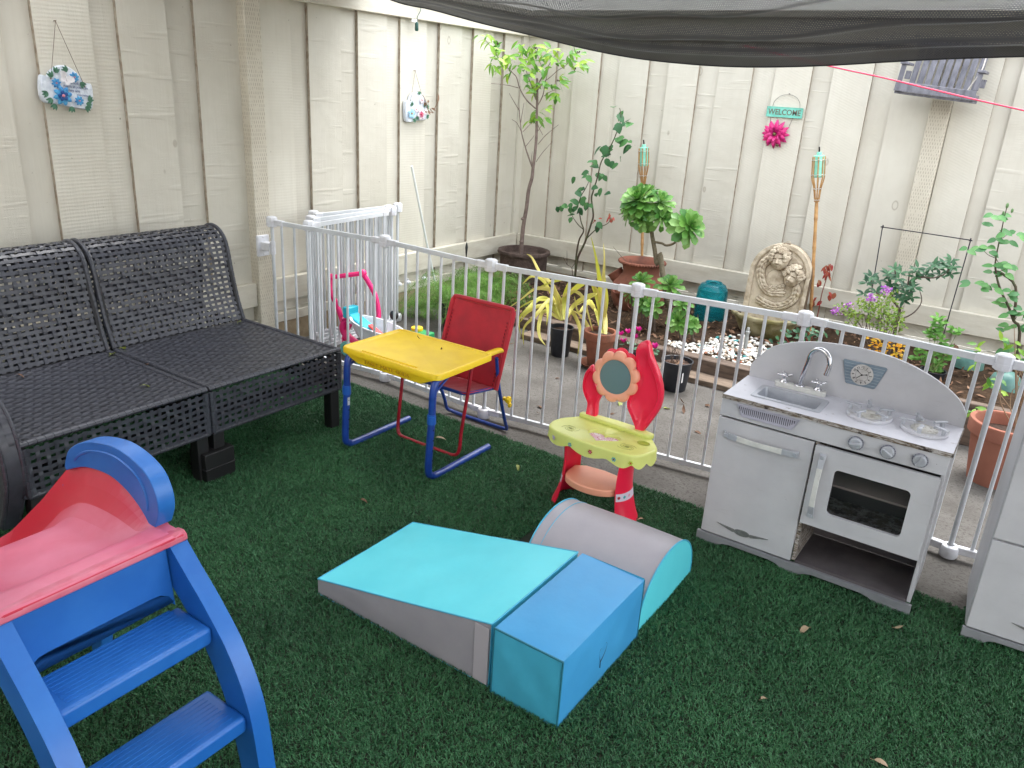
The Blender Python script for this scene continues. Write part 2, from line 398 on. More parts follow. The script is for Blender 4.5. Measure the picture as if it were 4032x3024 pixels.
# house wall behind the camera (the photo is taken through its window)
hw = MB(); hw.box(-3.4, 2.6, -.92, -.82, -.02, 3.2)
tag(obj('house_wall', hw, M('house_stucco', lin(236, 232, 224), .9, bump=.4, bs=80), smooth=False), 'plain stucco house wall on the near side of the patio', 'wall')

# ---- artificial turf ----
TB = M('turf_backing', lin(22, 34, 22), .95, col2=lin(40, 46, 30), ns=60)
def turf_edge(x): return 2.535 - .02 * (x + 3.3) - .055 * max(0, x + .9) if x < .05 else 2.43 - .3 * (x - .05)
g = MB(); N = 40
xs = [-3.30 + 3.9 * i / N for i in range(N + 1)]
for i in range(N):
    g.add([(xs[i], -.8, .004), (xs[i + 1], -.8, .004), (xs[i + 1], turf_edge(xs[i + 1]), .004), (xs[i], turf_edge(xs[i]), .004)], [(0, 1, 2, 3)])
struct(obj('turf_backing', g, TB, smooth=False))
def blades(n, x0, x1, y0, y1, keep):
    x = RNG.uniform(x0, x1, n); y = RNG.uniform(y0, y1, n); k = keep(x, y); x = x[k]; y = y[k]; n = len(x)
    a = RNG.uniform(0, 2 * PI, n)
    # neighbouring tufts lean together
    cx, cy = (x * 44 + 3 * np.sin(y * 17)).astype(int), (y * 44 + 3 * np.sin(x * 13)).astype(int)
    la = ((np.sin(cx * 127.1 + cy * 311.7) * 43758.5453) % 1.0) * 2 * PI + RNG.normal(0, 1.7, n)
    L = RNG.uniform(.009, .0155, n); lean = RNG.uniform(.35, 1.25, n); wd = RNG.uniform(.0009, .0016, n)
    z1 = L * np.cos(lean * .5); h1 = L * .55 * np.sin(lean * .4)
    dx, dy = np.cos(la), np.sin(la); px, py = -np.sin(a), np.cos(a)
    V = np.zeros((n, 5, 3), np.float32)
    V[:, 0] = np.stack([x - px * wd, y - py * wd, np.full(n, .003)], 1); V[:, 1] = np.stack([x + px * wd, y + py * wd, np.full(n, .003)], 1)
    mx, my, mz = x + dx * h1, y + dy * h1, z1 * .55 + .003
    V[:, 2] = np.stack([mx + px * wd * .8, my + py * wd * .8, mz], 1); V[:, 3] = np.stack([mx - px * wd * .8, my - py * wd * .8, mz], 1)
    V[:, 4] = np.stack([x + dx * L * np.sin(lean), y + dy * L * np.sin(lean), z1 * .55 + .003 + L * .5 * np.maximum(.08, np.cos(lean * 1.25))], 1)
    return V
def keep_turf(x, y):
    e = np.where(x < .05, 2.535 - .02 * (x + 3.3) - .055 * np.maximum(0, x + .9), 2.43 - .3 * (x - .05)) + RNG.normal(0, .006, len(x))
    k = (y < e)
    for (a, b_, c, d) in ((-1.44, -.87, 1.29, 1.64), (-.84, -.665, 1.28, 1.67), (-1.18, -.68, 1.71, 2.05)): k &= ~((x > a) & (x < b_) & (y > c) & (y < d))
    vis = (y > .42 + .0 * x) & (y > 1.47 + .83 * (x + .45) - .35 * 0 - .45) # drop what lies well below the frame
    return k & vis
V = blades(820000, -3.29, .55, .3, 2.56, keep_turf); n = len(V)
me = bpy.data.meshes.new('artificial_turf'); me.vertices.add(n * 5); me.vertices.foreach_set('co', V.reshape(-1))
base = np.arange(n, dtype=np.int32) * 5
loops = np.concatenate([base[:, None] + np.array([0, 1, 2, 3, 3, 2, 4], np.int32)], 1).reshape(-1)
me.loops.add(n * 7); me.loops.foreach_set('vertex_index', loops)
me.polygons.add(n * 2); st = np.stack([np.arange(n) * 7, np.arange(n) * 7 + 4], 1).reshape(-1).astype(np.int32)
me.polygons.foreach_set('loop_start', st); me.polygons.foreach_set('loop_total', np.tile(np.array([4, 3], np.int32), n)); me.update(calc_edges=True)
b = NB('turf_blades'); c = b.mix(b.ramp(b.noise(380, 2, .8), .35, .65), lin(34, 88, 52), lin(74, 132, 86))
c = b.mix(b.ramp(b.noise(520, 1, .5), .62, .70), c, lin(120, 150, 104)); c = b.mix(b.math('MULTIPLY', b.ramp(b.noise(3, 3), .4, .7), .5), c, lin(34, 72, 48))
b.set(col=c, rough=.48, spec=.4); me.materials.append(b.m)
o = bpy.data.objects.new('artificial_turf', me); SC.collection.objects.link(o); tag(o, 'short dark green artificial turf blades', 'turf', kind='stuff')
# =============== SHADE CLOTH, STRING ===============
def cloth_mat():
    b = NB('black_knitted_shade_net'); uv = b.tc.outputs['UV']
    sx = b.n('ShaderNodeSeparateXYZ'); b.l(uv, sx.inputs[0])
    wob = b.math('MULTIPLY', b.noise(60, 3, .6), .35)
    fu = b.math('FRACT', b.math('ADD', b.math('MULTIPLY', sx.outputs[0], 1 / .0088), wob))
    row = b.math('FLOOR', b.math('MULTIPLY', sx.outputs[1], 1 / .0076))
    fu2 = b.math('FRACT', b.math('ADD', fu, b.math('MULTIPLY', b.math('MODULO', row, 2), .5)))
    fv = b.math('FRACT', b.math('MULTIPLY', sx.outputs[1], 1 / .0076))
    hole = b.math('MULTIPLY', b.math('GREATER_THAN', fu2, .58), b.math('GREATER_THAN', fv, .58))
    hole = b.math('MULTIPLY', hole, b.math('GREATER_THAN', b.noise(170, 2, .6), .40))
    at_ = b.n('ShaderNodeAttribute', attribute_name='net_weight'); hole = b.math('MULTIPLY', hole, b.math('SUBTRACT', 1.0, at_.outputs['Fac'], True)); a = b.math('SUBTRACT', 1.0, b.math('MULTIPLY', hole, .95))
    b.set(col=lin(64, 65, 70), rough=.5, spec=.4, alpha=a)
    return b.m
CLOTH = cloth_mat()
edge = [(-3.7, 3.42, 1.93), (-3.065, 3.3, 1.755), (-2.794, 3.3, 1.71), (-2.477, 3.3, 1.65), (-2.184, 3.3, 1.602), (-1.91, 3.3, 1.554), (-1.657, 3.3, 1.522), (-1.422, 3.3, 1.507), (-1.204, 3.3, 1.503),
        (-1.003, 3.3, 1.51), (-.816, 3.3, 1.523), (-.642, 3.3, 1.539), (-.478, 3.3, 1.553), (-.324, 3.3, 1.563), (-.109, 3.3, 1.577), (.4, 3.32, 1.62), (1.2, 3.36, 1.75), (2.2, 3.4, 1.95)]
ed = catmull(edge, 6)
def cloth_pt(u, v):
    i = u * (len(ed) - 1); k = min(int(i), len(ed) - 2); f = i - k; p = ed[k].lerp(ed[k + 1], f)
    d = v * 4.1                                                    # metres from the sagging edge back to the house
    rise = .20 * d + .022 * d * d * .3
    rise = (1 - math.exp(-d * 1.9)) * .17 + d * .16
    sag = -.10 * math.sin(PI * min(1, d / 4.1)) 
    fold = 0
    for c, wd, am in ((.11, .025, .022), (.24 + .05 * (p.x + 1), .035, .028), (.47 + .10 * (p.x + .8), .05, .035), (.86 - .06 * p.x, .06, .035), (1.5, .08, .04)):
        fold -= am * math.exp(-((d - c) / wd) ** 2)
    fold += .008 * math.sin(p.x * 9 + d * 4) * min(1, d * 3)
    flat = (1 - math.exp(-d * .8)); zz = p.z * (1 - flat * .55) + 1.66 * flat * .55
    return Vector((p.x + .42 * d * max(0, (-p.x - 1.0) / 2.3), p.y - d, zz + rise + sag * .3 + fold))  # left side drawn inward, shaped to open light onto fence and sofa
def make_cloth():
    nu, nv = 110, 260; b = MB()
    vv = [(j / nv) ** 1.35 for j in range(nv + 1)]
    P = [[cloth_pt(i / nu, v) for v in vv] for i in range(nu + 1)]
    b.add([p for r_ in P for p in r_], [(i * (nv + 1) + j, (i + 1) * (nv + 1) + j, (i + 1) * (nv + 1) + j + 1, i * (nv + 1) + j + 1) for i in range(nu) for j in range(nv)])
    o = obj('shade_cloth', b, CLOTH, angle=180); me = o.data
    den = []
    for i in range(nu + 1):
        for v in vv:
            d = v * 4.1; x = P[i][0].x; q = max((.62 if d < .8 else max(0.0, .62 - 1.5 * (d - .8))), .74 * math.exp(-(d / .35) ** 2))  # mesh kept tight where seen, opened overhead to let more light down
            for c, wd in ((.13, .012), (.25 + .05 * (x + 1), .014), (.47 + .10 * (x + .8), .016), (.86 - .06 * x, .02)): q = max(q, .95 * math.exp(-((d - c) / wd) ** 2))
            den.append(min(1, q))
    me.attributes.new('net_weight', 'FLOAT', 'POINT').data.foreach_set('value', den)
    U = [0.0]; 
    for i in range(nu): U.append(U[-1] + (P[i + 1][0] - P[i][0]).length)
    uvs = {}
    for i in range(nu + 1):
        s_ = 0.0
        for j in range(nv + 1):
            if j: s_ += (P[i][j] - P[i][j - 1]).length
            uvs[i * (nv + 1) + j] = (U[i], s_)
    uvl = me.uv_layers.new(name='UVMap')
    for l in me.loops: uvl.data[l.index].uv = uvs[l.vertex_index]
    return o
sc_ = tag(make_cloth(), 'black knitted shade net sagging overhead', 'shade net')
b = MB(); b.tube(ed, .0032, 6)
obj('hem', b, M('black_hem', lin(28, 28, 31), .6, bump=.5, bs=300), sc_)
b = MB(); b.tube(catmull([(-1.3, 3.6, 1.60), (-.916, 3.6, 1.529), (-.716, 3.6, 1.496), (-.453, 3.6, 1.447), (-.202, 3.6, 1.403), (.6, 3.6, 1.27), (2.5, 3.6, 1.0)], 3), .0030, 6)
tag(obj('cord', b, M('pink_cord', lin(232, 62, 98), .6)), 'pink red cord stretched in front of the little slatted bench', 'cord')
# =============== WHITE METAL PLAY-YARD GATES ===============
WM = M('white_enamel_metal', lin(214, 218, 222), .32, col2=lin(196, 200, 204), ns=9, spec=.5)
WP = M('white_plastic_joint', lin(226, 228, 234), .4, col2=lin(204, 204, 208), ns=20, coat=.1)
def hexcap(b, x, y):
    prof = [(.0, .700), (.019, .700), (.0255, .696), (.027, .692), (.027, .672), (.0255, .6715), (.0255, .6705), (.027, .670), (.027, .652), (.020, .648), (.011, .647)]
    b.lathe(prof[::-1], 8, (x, y, .010))
def gpanel(root, A, B, z0=.035, z1=.682, nb=8, inset=.055, cap=(True, True)):
    A = Vector((A[0], A[1], 0)); B = Vector((B[0], B[1], 0)); d = (B - A).normalized(); L = (B - A).length; s = Vector((-d.y, d.x, 0))
    b = MB(); a0 = A + d * .028; b0 = B - d * .028
    MX = Matrix(((d.x, s.x, 0, A.x), (d.y, s.y, 0, A.y), (0, 0, 1, 0), (0, 0, 0, 1)))
    for zc, h, w_ in ((z1, .010, .0075), (z0, .010, .0075)):
        b.box(inset + .018, L - inset - .018, -w_, w_, zc - h, zc + h, MX)
    n = nb
    for i in range(n):
        x = inset + .008 + (L - 2 * inset - .016) * i / (n - 1); p = A + d * x
        b.tube([p + Vector((0, 0, z0)), p + Vector((0, 0, z1 - .004))], .0062, 8)
    pn = obj('panel', b, WM, root, bevel=0)
    for x0, x1 in ((.022, inset + .022), (L - inset - .022, L - .022)):
        for zc, hh in ((z1, .0135), (z0, .0125)): j = MB(); j.box(x0, x1, -.011, .011, zc - hh, zc + hh, MX); obj('hinge_bracket', j, WP, pn, bevel=.003)
    return pn
def gpost(root, x, y, h=.66, hub=True):
    b = MB(); b.tube([(x, y, .012), (x, y, h)], .0085, 12); p = obj('post', b, WM, root)
    b = MB(); hexcap(b, x, y); obj('hex_cap', b, WP, p, angle=28)
    if hub:
        b = MB(); b.lathe([(0, .004), (.026, .004), (.029, .010), (.029, .038), (.025, .044), (.012, .047)], 20, (x, y, .0)); obj('foot_hub', b, WP, p)
row = [(-3.195, 2.588), (-2.503, 2.662), (-1.872, 2.620), (-1.241, 2.700), (-.636, 2.775), (-.030, 2.725), (.585, 2.80), (1.19, 2.74)]
gt = thing('play_yard_gate', 'white metal bar gate strung across the patio in front of the flower bed', 'gate', (-1, 2.7, 0))
for i in range(len(row) - 1): gpanel(gt, row[i], row[i + 1])
for p in row: gpost(gt, *p)
b = MB()
b.box(-3.284, -3.268, 2.555, 2.625, .50, .605); b.box(-3.268, -3.205, 2.570, 2.612, .535, .575); b.tube([(-3.197, 2.588, .52), (-3.197, 2.588, .585)], .014, 12)
b.tube([(-3.269, 2.59, .595), (-3.265, 2.59, .595)], .005, 8); b.tube([(-3.269, 2.59, .51), (-3.265, 2.59, .51)], .005, 8)
obj('wall_bracket', b, WP, gt, bevel=.004)
st = thing('folded_gate', 'stack of folded white gate panels leaning by the fence behind the pink stroller', 'gate', (-3.1, 3.1, 0))
As = [(-3.225, 2.885), (-3.165, 2.815), (-3.110, 2.765), (-3.060, 2.705), (-3.005, 2.655)]
Bs = [(-3.165, 3.470), (-3.150, 3.420), (-3.118, 3.400), (-3.095, 3.345), (-3.066, 3.300)]
for i, (a, c) in enumerate(zip(As, Bs)):
    gpanel(st, a, c, z1=.682 + (.012 if i % 2 else 0), nb=8, inset=.05)
for i in (0, 2, 4): gpost(st, *As[i])
gpost(st, *Bs[0]); gpost(st, *Bs[3])
# =============== WICKER SOFA ===============
WK = M('dark_grey_resin_wicker', lin(62, 64, 72), .40, col2=lin(50, 51, 58), ns=40, spec=.5, bump=.12, bs=260, bd=.001, stretch=(1, 1, 1))
WKD = M('black_sofa_frame', lin(26, 26, 29), .6)
def weave(b, S, Lu, Lv, pu, pv, wu, wv, amp=.0016, mod=3, shift=1):
    """real strips: `across` strips run along u (pitch pv, width wv), `up` strips run along v (pitch pu, width wu)"""
    nu = max(2, round(Lu / pu)); nv = max(2, round(Lv / pv)); pu = Lu / nu; pv = Lv / nv
    def pt(u, v, h):
        p = S(u, v); e = 1e-3
        a = S(min(Lu, u + e), v) - S(max(0, u - e), v); c = S(u, min(Lv, v + e)) - S(u, max(0, v - e)); n = a.cross(c)
        n = n.normalized() if n.length > 1e-12 else Vector((0, 0, 1)); return p + n * h
    over = lambda i, j: (i + shift * j) % mod != 0
    for j in range(nv):
        vc = (j + .5) * pv; vs = []; k = 0
        jit = random.uniform(-.03, .03) * pv
        for i in range(nu):
            h = amp if over(i, j) else -amp
            for f in (.18, .82):
                u = (i + f) * pu
                if i == 0 and f < .5: u = 0
                if i == nu - 1 and f > .5: u = Lu
                vs += [pt(u, max(0, vc - wv / 2 + jit), h), pt(u, min(Lv, vc + wv / 2 + jit), h)]; k += 1
        b.add(vs, [(2 * q, 2 * q + 2, 2 * q + 3, 2 * q + 1) for q in range(k - 1)])
    for i in range(nu):
        uc = (i + .5) * pu; vs = []; k = 0; jit = random.uniform(-.03, .03) * pu
        for j in range(nv):
            h = -amp if over(i, j) else amp
            for f in (.18, .82):
                v = (j + f) * pv
                if j == 0 and f < .5: v = 0
                if j == nv - 1 and f > .5: v = Lv
                vs += [pt(max(0, uc - wu / 2 + jit), v, h), pt(min(Lu, uc + wu / 2 + jit), v, h)]; k += 1
        b.add(vs, [(2 * q, 2 * q + 1, 2 * q + 3, 2 * q + 2) for q in range(k - 1)])
def wrap(b, pts, r, pitch=.024, n=8, sq=(1, 1)):
    """edge tube with the small steps of a wrapped strip"""
    P = [Vector(p) for p in pts]; Q = []; R = []
    for i in range(len(P) - 1):
        L = (P[i + 1] - P[i]).length; m = max(1, round(L / pitch))
        for k in range(m):
            for f, rr in ((.03, r * 1.0), (.5, r * 1.05), (.95, r * 1.0), (.99, r * .86)):
                Q.append(P[i].lerp(P[i + 1], (k + f) / m)); R.append(rr)
    b.tube(Q, R, n, sq=sq)
def polyarc(prof):
    D = [0]
    for i in range(len(prof) - 1): D.append(D[-1] + math.hypot(prof[i + 1][0] - prof[i][0], prof[i + 1][1] - prof[i][1]))
    def at(s):
        s = max(0, min(D[-1], s))
        for i in range(len(prof) - 1):
            if s <= D[i + 1] + 1e-9:
                f = (s - D[i]) / max(1e-9, D[i + 1] - D[i]); return (prof[i][0] + (prof[i + 1][0] - prof[i][0]) * f, prof[i][1] + (prof[i + 1][1] - prof[i][1]) * f)
        return prof[-1]
    return at, D[-1]
PROF = cat2([(-2.848, .350), (-2.883, .441), (-2.911, .556), (-2.927, .640), (-2.945, .690), (-2.975, .722), (-3.020, .738), (-3.065, .730), (-3.105, .700), (-3.125, .650), (-3.145, .50), (-3.165, .30), (-3.18, .18)], 5)
def sofa(y0, y1, label, arm=False, blocks=True):
    r = thing('wicker_sofa', label, 'sofa', (-2.7, (y0 + y1) / 2, 0), 0, 'woven sofa sections pushed together')
    XF, XJ, ZS = -2.250, -2.848, .348; e = .020; Ly = y1 - y0 - 2 * e
    # seat
    b = MB()
    xs0 = XF - e; Lx = xs0 - (XJ - .01)
    weave(b, lambda u, v: Vector((xs0 - v, y0 + e + u, ZS - .004 - .006 * math.sin(PI * u / Ly) * math.sin(PI * v / Lx))), Ly, Lx, .0200, .0195, .0184, .0172, amp=.0014)
    b.add([(xs0, y0 + e, ZS - .012), (xs0, y1 - e, ZS - .012), (XJ, y1 - e, ZS - .012), (XJ, y0 + e, ZS - .012)], [(0, 1, 2, 3)])
    for yy in (y0 + e / 2 + .002, y1 - e / 2 - .002): wrap(b, [(XF - .006, yy, ZS - .004), (XJ, yy, ZS - .004)], .0105, sq=(.8, 1.0))
    wrap(b, [(XF - .010, y0, ZS - .005), (XF - .010, y1, ZS - .005)], .0110, sq=(.8, 1.0))
    obj('seat', b, WK, r, angle=25)
    # front panel, back panel and side panels
    def skirt(S, L, zb, zt, nm, normal_flip=False):
        b = MB(); weave(b, S, L, zt - zb, .0275, .0208, .0125, .0125, amp=.0013); return b
    zb, zt = .180, ZS - .016
    b = skirt(lambda u, v: Vector((XF, y0 + .004 + u, zb + v)), y1 - y0 - .008, zb, zt, '')
    wrap(b, [(XF - .004, y0 + .002, zb), (XF - .004, y1 - .002, zb)], .009, sq=(1, .7))
    wrap(b, [(XF - .006, y0 + .008, zb), (XF - .006, y0 + .008, zt)], .010); wrap(b, [(XF - .006, y1 - .008, zb), (XF - .006, y1 - .008, zt)], .010)
    obj('front_panel', b, WK, r, angle=25)
    for yy, sg in ((y0 + .001, -1), (y1 - .001, 1)):
        b = MB(); weave(b, (lambda u, v, yy=yy: Vector((XF - .01 - u, yy, zb + v))) if sg > 0 else (lambda u, v, yy=yy: Vector((XJ - .30 + u, yy, zb + v))), .88, zt - zb, .0275, .0208, .0125, .0125, amp=.0013)
        wrap(b, [(XF - .01, yy, zb), (XF - .89, yy, zb)], .008)
        obj('side_panel', b, WK, r, angle=25)
    # backrest: open weave on the face, rolled over the top and down behind
    at, LT = polyarc(PROF); b = MB()
    weave(b, lambda u, v: (lambda q: Vector((q[0], y0 + e + u, q[1])))(at(v)), Ly, LT, .0285, .0215, .0128, .0128, amp=.0015)
    for yy in (y0 + .010, y1 - .010): wrap(b, [(p[0], yy, p[1]) for p in [at(LT * k / 40) for k in range(41)]], .0085, pitch=.03)
    bk = obj('backrest', b, WK, r, angle=25)
    # side closing of the rolled back
    b = MB()
    at2, _ = polyarc(PROF)
    fr = [at(LT * k / 40) for k in range(41)]
    for yy in (y0 + .015, y1 - .015):
        b.tube([(-2.86, yy, .34), (-2.93, yy, .62), (-2.95, yy, .67), (-3.03, yy, .715), (-3.10, yy, .66), (-3.13, yy, .5), (-3.165, yy, .2)], .010, 6)
    b.box(-3.16, -2.27, y0 + .02, y0 + .045, .185, .215); b.box(-3.16, -2.27, y1 - .045, y1 - .02, .185, .215); b.box(-2.32, -2.28, y0 + .02, y1 - .02, .216, .24); b.box(-3.16, -3.13, y0 + .01, y1 - .01, .216, .24)
    obj('frame', b, WKD, r)
    for xx in (XF - .032, -3.12):
        for yy in (y0 + .03, y1 - .03):
            b = MB(); b.box(xx - .022, xx + .022, yy - .022, yy + .022, 0.0, .186); obj('leg', b, M('shaded_sofa_leg', lin(18, 18, 20), .6), r, bevel=.003)  # legs toned darker than the frame, painting in the shade under the sofa
    if arm:
        pts = cat2([(-2.85, .540), (-2.50, .525), (-2.38, .495), (-2.31, .459), (-2.265, .398), (-2.247, .324), (-2.247, .26), (-2.258, .215), (-2.29, .146), (-2.34, .06)], 5)
        b = MB(); at3, L3 = polyarc(pts)
        weave(b, lambda u, v: (lambda q: Vector((q[0], y0 - .050 + u, q[1])))(at3(v)), .046, L3, .023, .0195, .021, .0175, amp=.0012)
        wrap(b, [(p[0], y0 - .003, p[1]) for p in pts[::2]], .006); wrap(b, [(p[0], y0 - .052, p[1]) for p in pts[::2]], .006)
        poly = pts + [(-2.85, .06)]
        b.prism(poly, lambda u, v, d: Vector((u * .997 - .004, d, v * .98)), y0 - .046, y0 - .008)
        obj('armrest', b, WK, r, angle=25)
    return r
s1 = sofa(1.524, 2.138, 'woven dark grey sofa section on the right, nearest the white gate')
s2 = sofa(.906, 1.518, 'woven dark grey sofa section on the left, with the curved armrest', arm=True)
t = thing('riser_block', 'black plastic riser block under the sofa legs in the middle', 'riser', (-2.27, 1.56, 0))
b = MB(); b.box(-2.325, -2.235, 1.475, 1.595, 0, .112); b.box(-2.328, -2.232, 1.472, 1.598, .05, .056)
obj('block', b, M('shaded_riser_plastic', lin(14, 14, 16), .6), t, bevel=.004)  # black deepened further to carry the shade beneath the seats
# =============== SOFT FOAM PLAY BLOCKS ===============
def vinyl(name, c, c2):
    return M(name, c, .42, col2=c2, ns=5, lo=.35, hi=.75, spec=.45, bump=.18, bs=14, bd=.006, col3=(c[0] * .55, c[1] * .55, c[2] * .55, 1), ns3=26, lo3=.76, hi3=.79)
AQ = vinyl('aqua_vinyl', lin(100, 216, 228), lin(88, 206, 220)); GR = vinyl('grey_vinyl', lin(172, 168, 174), lin(158, 154, 162)); BL = vinyl('blue_vinyl', lin(66, 152, 204), lin(58, 142, 196)); TQ = vinyl('turquoise_vinyl', lin(78, 180, 212), lin(68, 168, 200))
def puff(b, quad, n, k, seed=0, nx=14, ny=14, amp=0):
    """slightly swollen fabric panel between four corners"""
    A, B, C_, D_ = [Vector(q) for q in quad]; n = Vector(n)
    def f(u, v):
        p = A.lerp(B, u).lerp(D_.lerp(C_, u), v); e = (math.sin(PI * u) * math.sin(PI * v)) ** .6
        w_ = amp * e * (math.sin(u * 17 + seed + 2 * math.sin(v * 5 + seed)) * .5 + math.sin(v * 7 + u * 9 + seed * 2) * .5)
        return p + n * (k * e + w_)
    b.grid(f, nx, ny)
w0, w1, ya, yb, zl, zh = -1.460, -.862, 1.282, 1.684, .052, .188
t = thing('foam_wedge', 'turquoise and grey vinyl foam wedge ramp lying on the turf', 'foam wedge', (-1.16, 1.48, 0))
b = MB(); puff(b, [(w0, ya, zl), (w1, ya, zh), (w1, yb, zh), (w0, yb, zl)], (-.22, 0, 1), .004, 1, 26, 18, .0028); obj('top', b, AQ, t, angle=60)
b = MB(); puff(b, [(w0, ya, 0.002), (w1, ya, 0.002), (w1, ya, zh), (w0, ya, zl)], (0, -1, 0), .003, 3, 20, 8, .0012)
obj('side', b, GR, t, angle=60); b = MB(); puff(b, [(w1, yb, 0.002), (w0, yb, 0.002), (w0, yb, zl), (w1, yb, zh)], (0, 1, 0), .003, 5); obj('side', b, GR, t, angle=60)
b = MB(); puff(b, [(w1, ya, .002), (w1, yb, .002), (w1, yb, zh), (w1, ya, zh)], (1, 0, 0), .002, 2); obj('end', b, AQ, t, angle=60); b = MB(); puff(b, [(w0, yb, .002), (w0, ya, .002), (w0, ya, zl), (w0, yb, zl)], (-1, 0, 0), .002, 2)
obj('end', b, AQ, t, angle=60)
b = MB()
for p, q in (((w0, ya, zl), (w1, ya, zh)), ((w0, yb, zl), (w1, yb, zh)), ((w1, ya, zh), (w1, yb, zh)), ((w1, ya, .004), (w1, ya, zh)), ((w0, ya, zl), (w0, yb, zl)), ((w0, ya, .004), (w1, ya, .004))): b.tube([p, Vector(p).lerp(Vector(q), .5) + Vector((0, 0, -.0015)), q], .0022, 6)
obj('piping', b, TQ, t)
b = MB(); b.box(w1 - .046, w1 - .004, ya - .0045, ya - .0030, .010, zh - .014); obj('seam_flap', b, M('grey_flap', lin(184, 178, 184), .45), t)
x0, x1, y0, y1, h = -.848, -.660, 1.272, 1.684, .190
t = thing('foam_block', 'blue vinyl foam block pushed against the tall end of the wedge', 'foam block', (-.75, 1.48, 0))
b = MB(); puff(b, [(x0, y0, h), (x1, y0, h), (x1, y1, h - .004), (x0, y1, h)], (0, 0, 1), .006, 4, 12, 18, .002)
puff(b, [(x1, y0, .002), (x1, y1, .002), (x1, y1, h - .004), (x1, y0, h)], (1, 0, 0), .007, 6, 18, 10, .003); puff(b, [(x0, y1, .002), (x0, y0, .002), (x0, y0, h), (x0, y1, h)], (-1, 0, 0), .001)
obj('cover', b, BL, t, angle=60)
b = MB(); puff(b, [(x0, y0, .002), (x1, y0, .002), (x1, y0, h), (x0, y0, h)], (0, -1, 0), .004, 7, 12, 12, .004); obj('end', b, TQ, t, angle=60); b = MB(); puff(b, [(x1, y1, .002), (x0, y1, .002), (x0, y1, h), (x1, y1, h)], (0, 1, 0), .002)
obj('end', b, TQ, t, angle=60)
b = MB()
for p, q in (((x0, y0, h), (x1, y0, h)), ((x1, y0, .003), (x1, y0, h)), ((x0, y0, .003), (x1, y0, .003)), ((x0, y0, .003), (x0, y0, h)), ((x1, y1, .003), (x1, y1, h - .004)), ((x1, y0, .003), (x1, y1, .003))): b.tube([p, q], .0026, 6)
obj('piping', b, M('teal_piping', lin(38, 112, 132), .5), t)
hp = [(1.452, .108), (1.461, .118), (1.470, .1165), (1.476, .107), (1.470, .095), (1.458, .084), (1.450, .074), (1.447, .092), (1.444, .110), (1.448, .120)]
b = MB()
hs_ = [(1.452, .060), (1.450, .078), (1.443, .096), (1.438, .110), (1.442, .120), (1.450, .119), (1.456, .108), (1.462, .119), (1.471, .124), (1.476, .114), (1.470, .098), (1.460, .086), (1.450, .078)]
hs_x = [(1.455, .076), (1.452, .096), (1.444, .112), (1.446, .126), (1.455, .128), (1.460, .116), (1.466, .128), (1.477, .128), (1.478, .112), (1.468, .096), (1.458, .084), (1.448, .070), (1.442, .062)]
b.tube(catmull([(x1 + .0080, p[0], p[1]) for p in hs_], 5), .0010, 5)
obj('heart_scribble', b, M('pen_ink', lin(24, 40, 66), .5), t)
t = thing('foam_half_round', 'grey and aqua half round foam bolster behind the blue block', 'foam bolster', (-.86, 1.88, 0))
X0, X1 = -1.048, -.668; Y0, Y1, H = 1.700, 2.066, .183; yc, ry = (Y0 + Y1) / 2, (Y1 - Y0) / 2
arc = [(yc - ry, .0), (yc - ry, .02)] + [(yc - ry * math.cos(a), .02 + (H - .02) * math.sin(a) ** .9) for a in [PI * k / 28 for k in range(1, 28)]] + [(yc + ry, .02), (yc + ry, 0.0)]
b = MB()
def hf(u, v):
    i = v * (len(arc) - 1); k = min(int(i), len(arc) - 2); f = i - k; y = arc[k][0] * (1 - f) + arc[k + 1][0] * f; z = arc[k][1] * (1 - f) + arc[k + 1][1] * f
    s_ = 1 + .012 * math.sin(PI * u) + .004 * math.sin(u * 21) * math.sin(v * 9)
    return Vector((X0 + (X1 - X0) * u, yc + (y - yc) * s_, z * s_ + .001))
b.grid(hf, 22, 60); obj('top', b, GR, t, angle=60)
for xx, sg in ((X0, -1), (X1, 1)):
    b = MB(); n = len(arc); b.add([(xx + sg * .003, yc, .003)] + [(xx, p[0], p[1] + .001) for p in arc], [(0, i + 1, i + 2) if sg > 0 else (0, i + 2, i + 1) for i in range(n - 1)]); obj('end', b, AQ, t, angle=60)
b = MB()
for xx in (X0, X1): b.tube([(xx, p[0], p[1] + .002) for p in arc], .0023, 6)
b.tube([(X0 + .035, yc + (p[0] - yc) * 1.004, p[1] * 1.004 + .001) for p in arc], .0012, 5)
obj('piping', b, TQ, t)
# =============== YELLOW DESK AND RED FOLDING CHAIR ===============
YL = M('yellow_plastic', lin(240, 204, 36), .38, col2=lin(226, 186, 30), ns=7, spec=.45, col3=lin(140, 112, 40), ns3=9, lo3=.66, hi3=.82, bump=.08, bs=60)
BM = M('blue_enamel_tube', lin(30, 66, 150), .3, col2=lin(22, 50, 122), ns=12, spec=.5, coat=.2)
t = thing('kids_desk', 'small yellow topped desk on blue tube legs beside the sofa', 'desk', (-1.88, 2.15, 0))
X0, X1, Y0, Y1, Z = -2.118, -1.638, 2.005, 2.345, .420
def rr(x0, x1, y0, y1, r, n=6):
    P = []
    for cx, cy, a in ((x1 - r, y1 - r, 0), (x0 + r, y1 - r, 1), (x0 + r, y0 + r, 2), (x1 - r, y0 + r, 3)):
        P += [(cx + r * math.cos(PI / 2 * (a + k / n)), cy + r * math.sin(PI / 2 * (a + k / n))) for k in range(n + 1)]
    return P
b = MB()
levels = [(0.0, -.022, .0), (0.0, -.004, .0), (.003, .0, 0), (.010, .0, 0), (.013, -.004, 0), (.016, -.006, 0)]
rings = [[(x, y, Z + dz) for x, y in rr(X0 + i, X1 - i, Y0 + i, Y1 - i, .030 - i * .6)] for i, dz, _ in levels]
n = len(rings[0]); vs = [p for r_ in rings for p in r_]
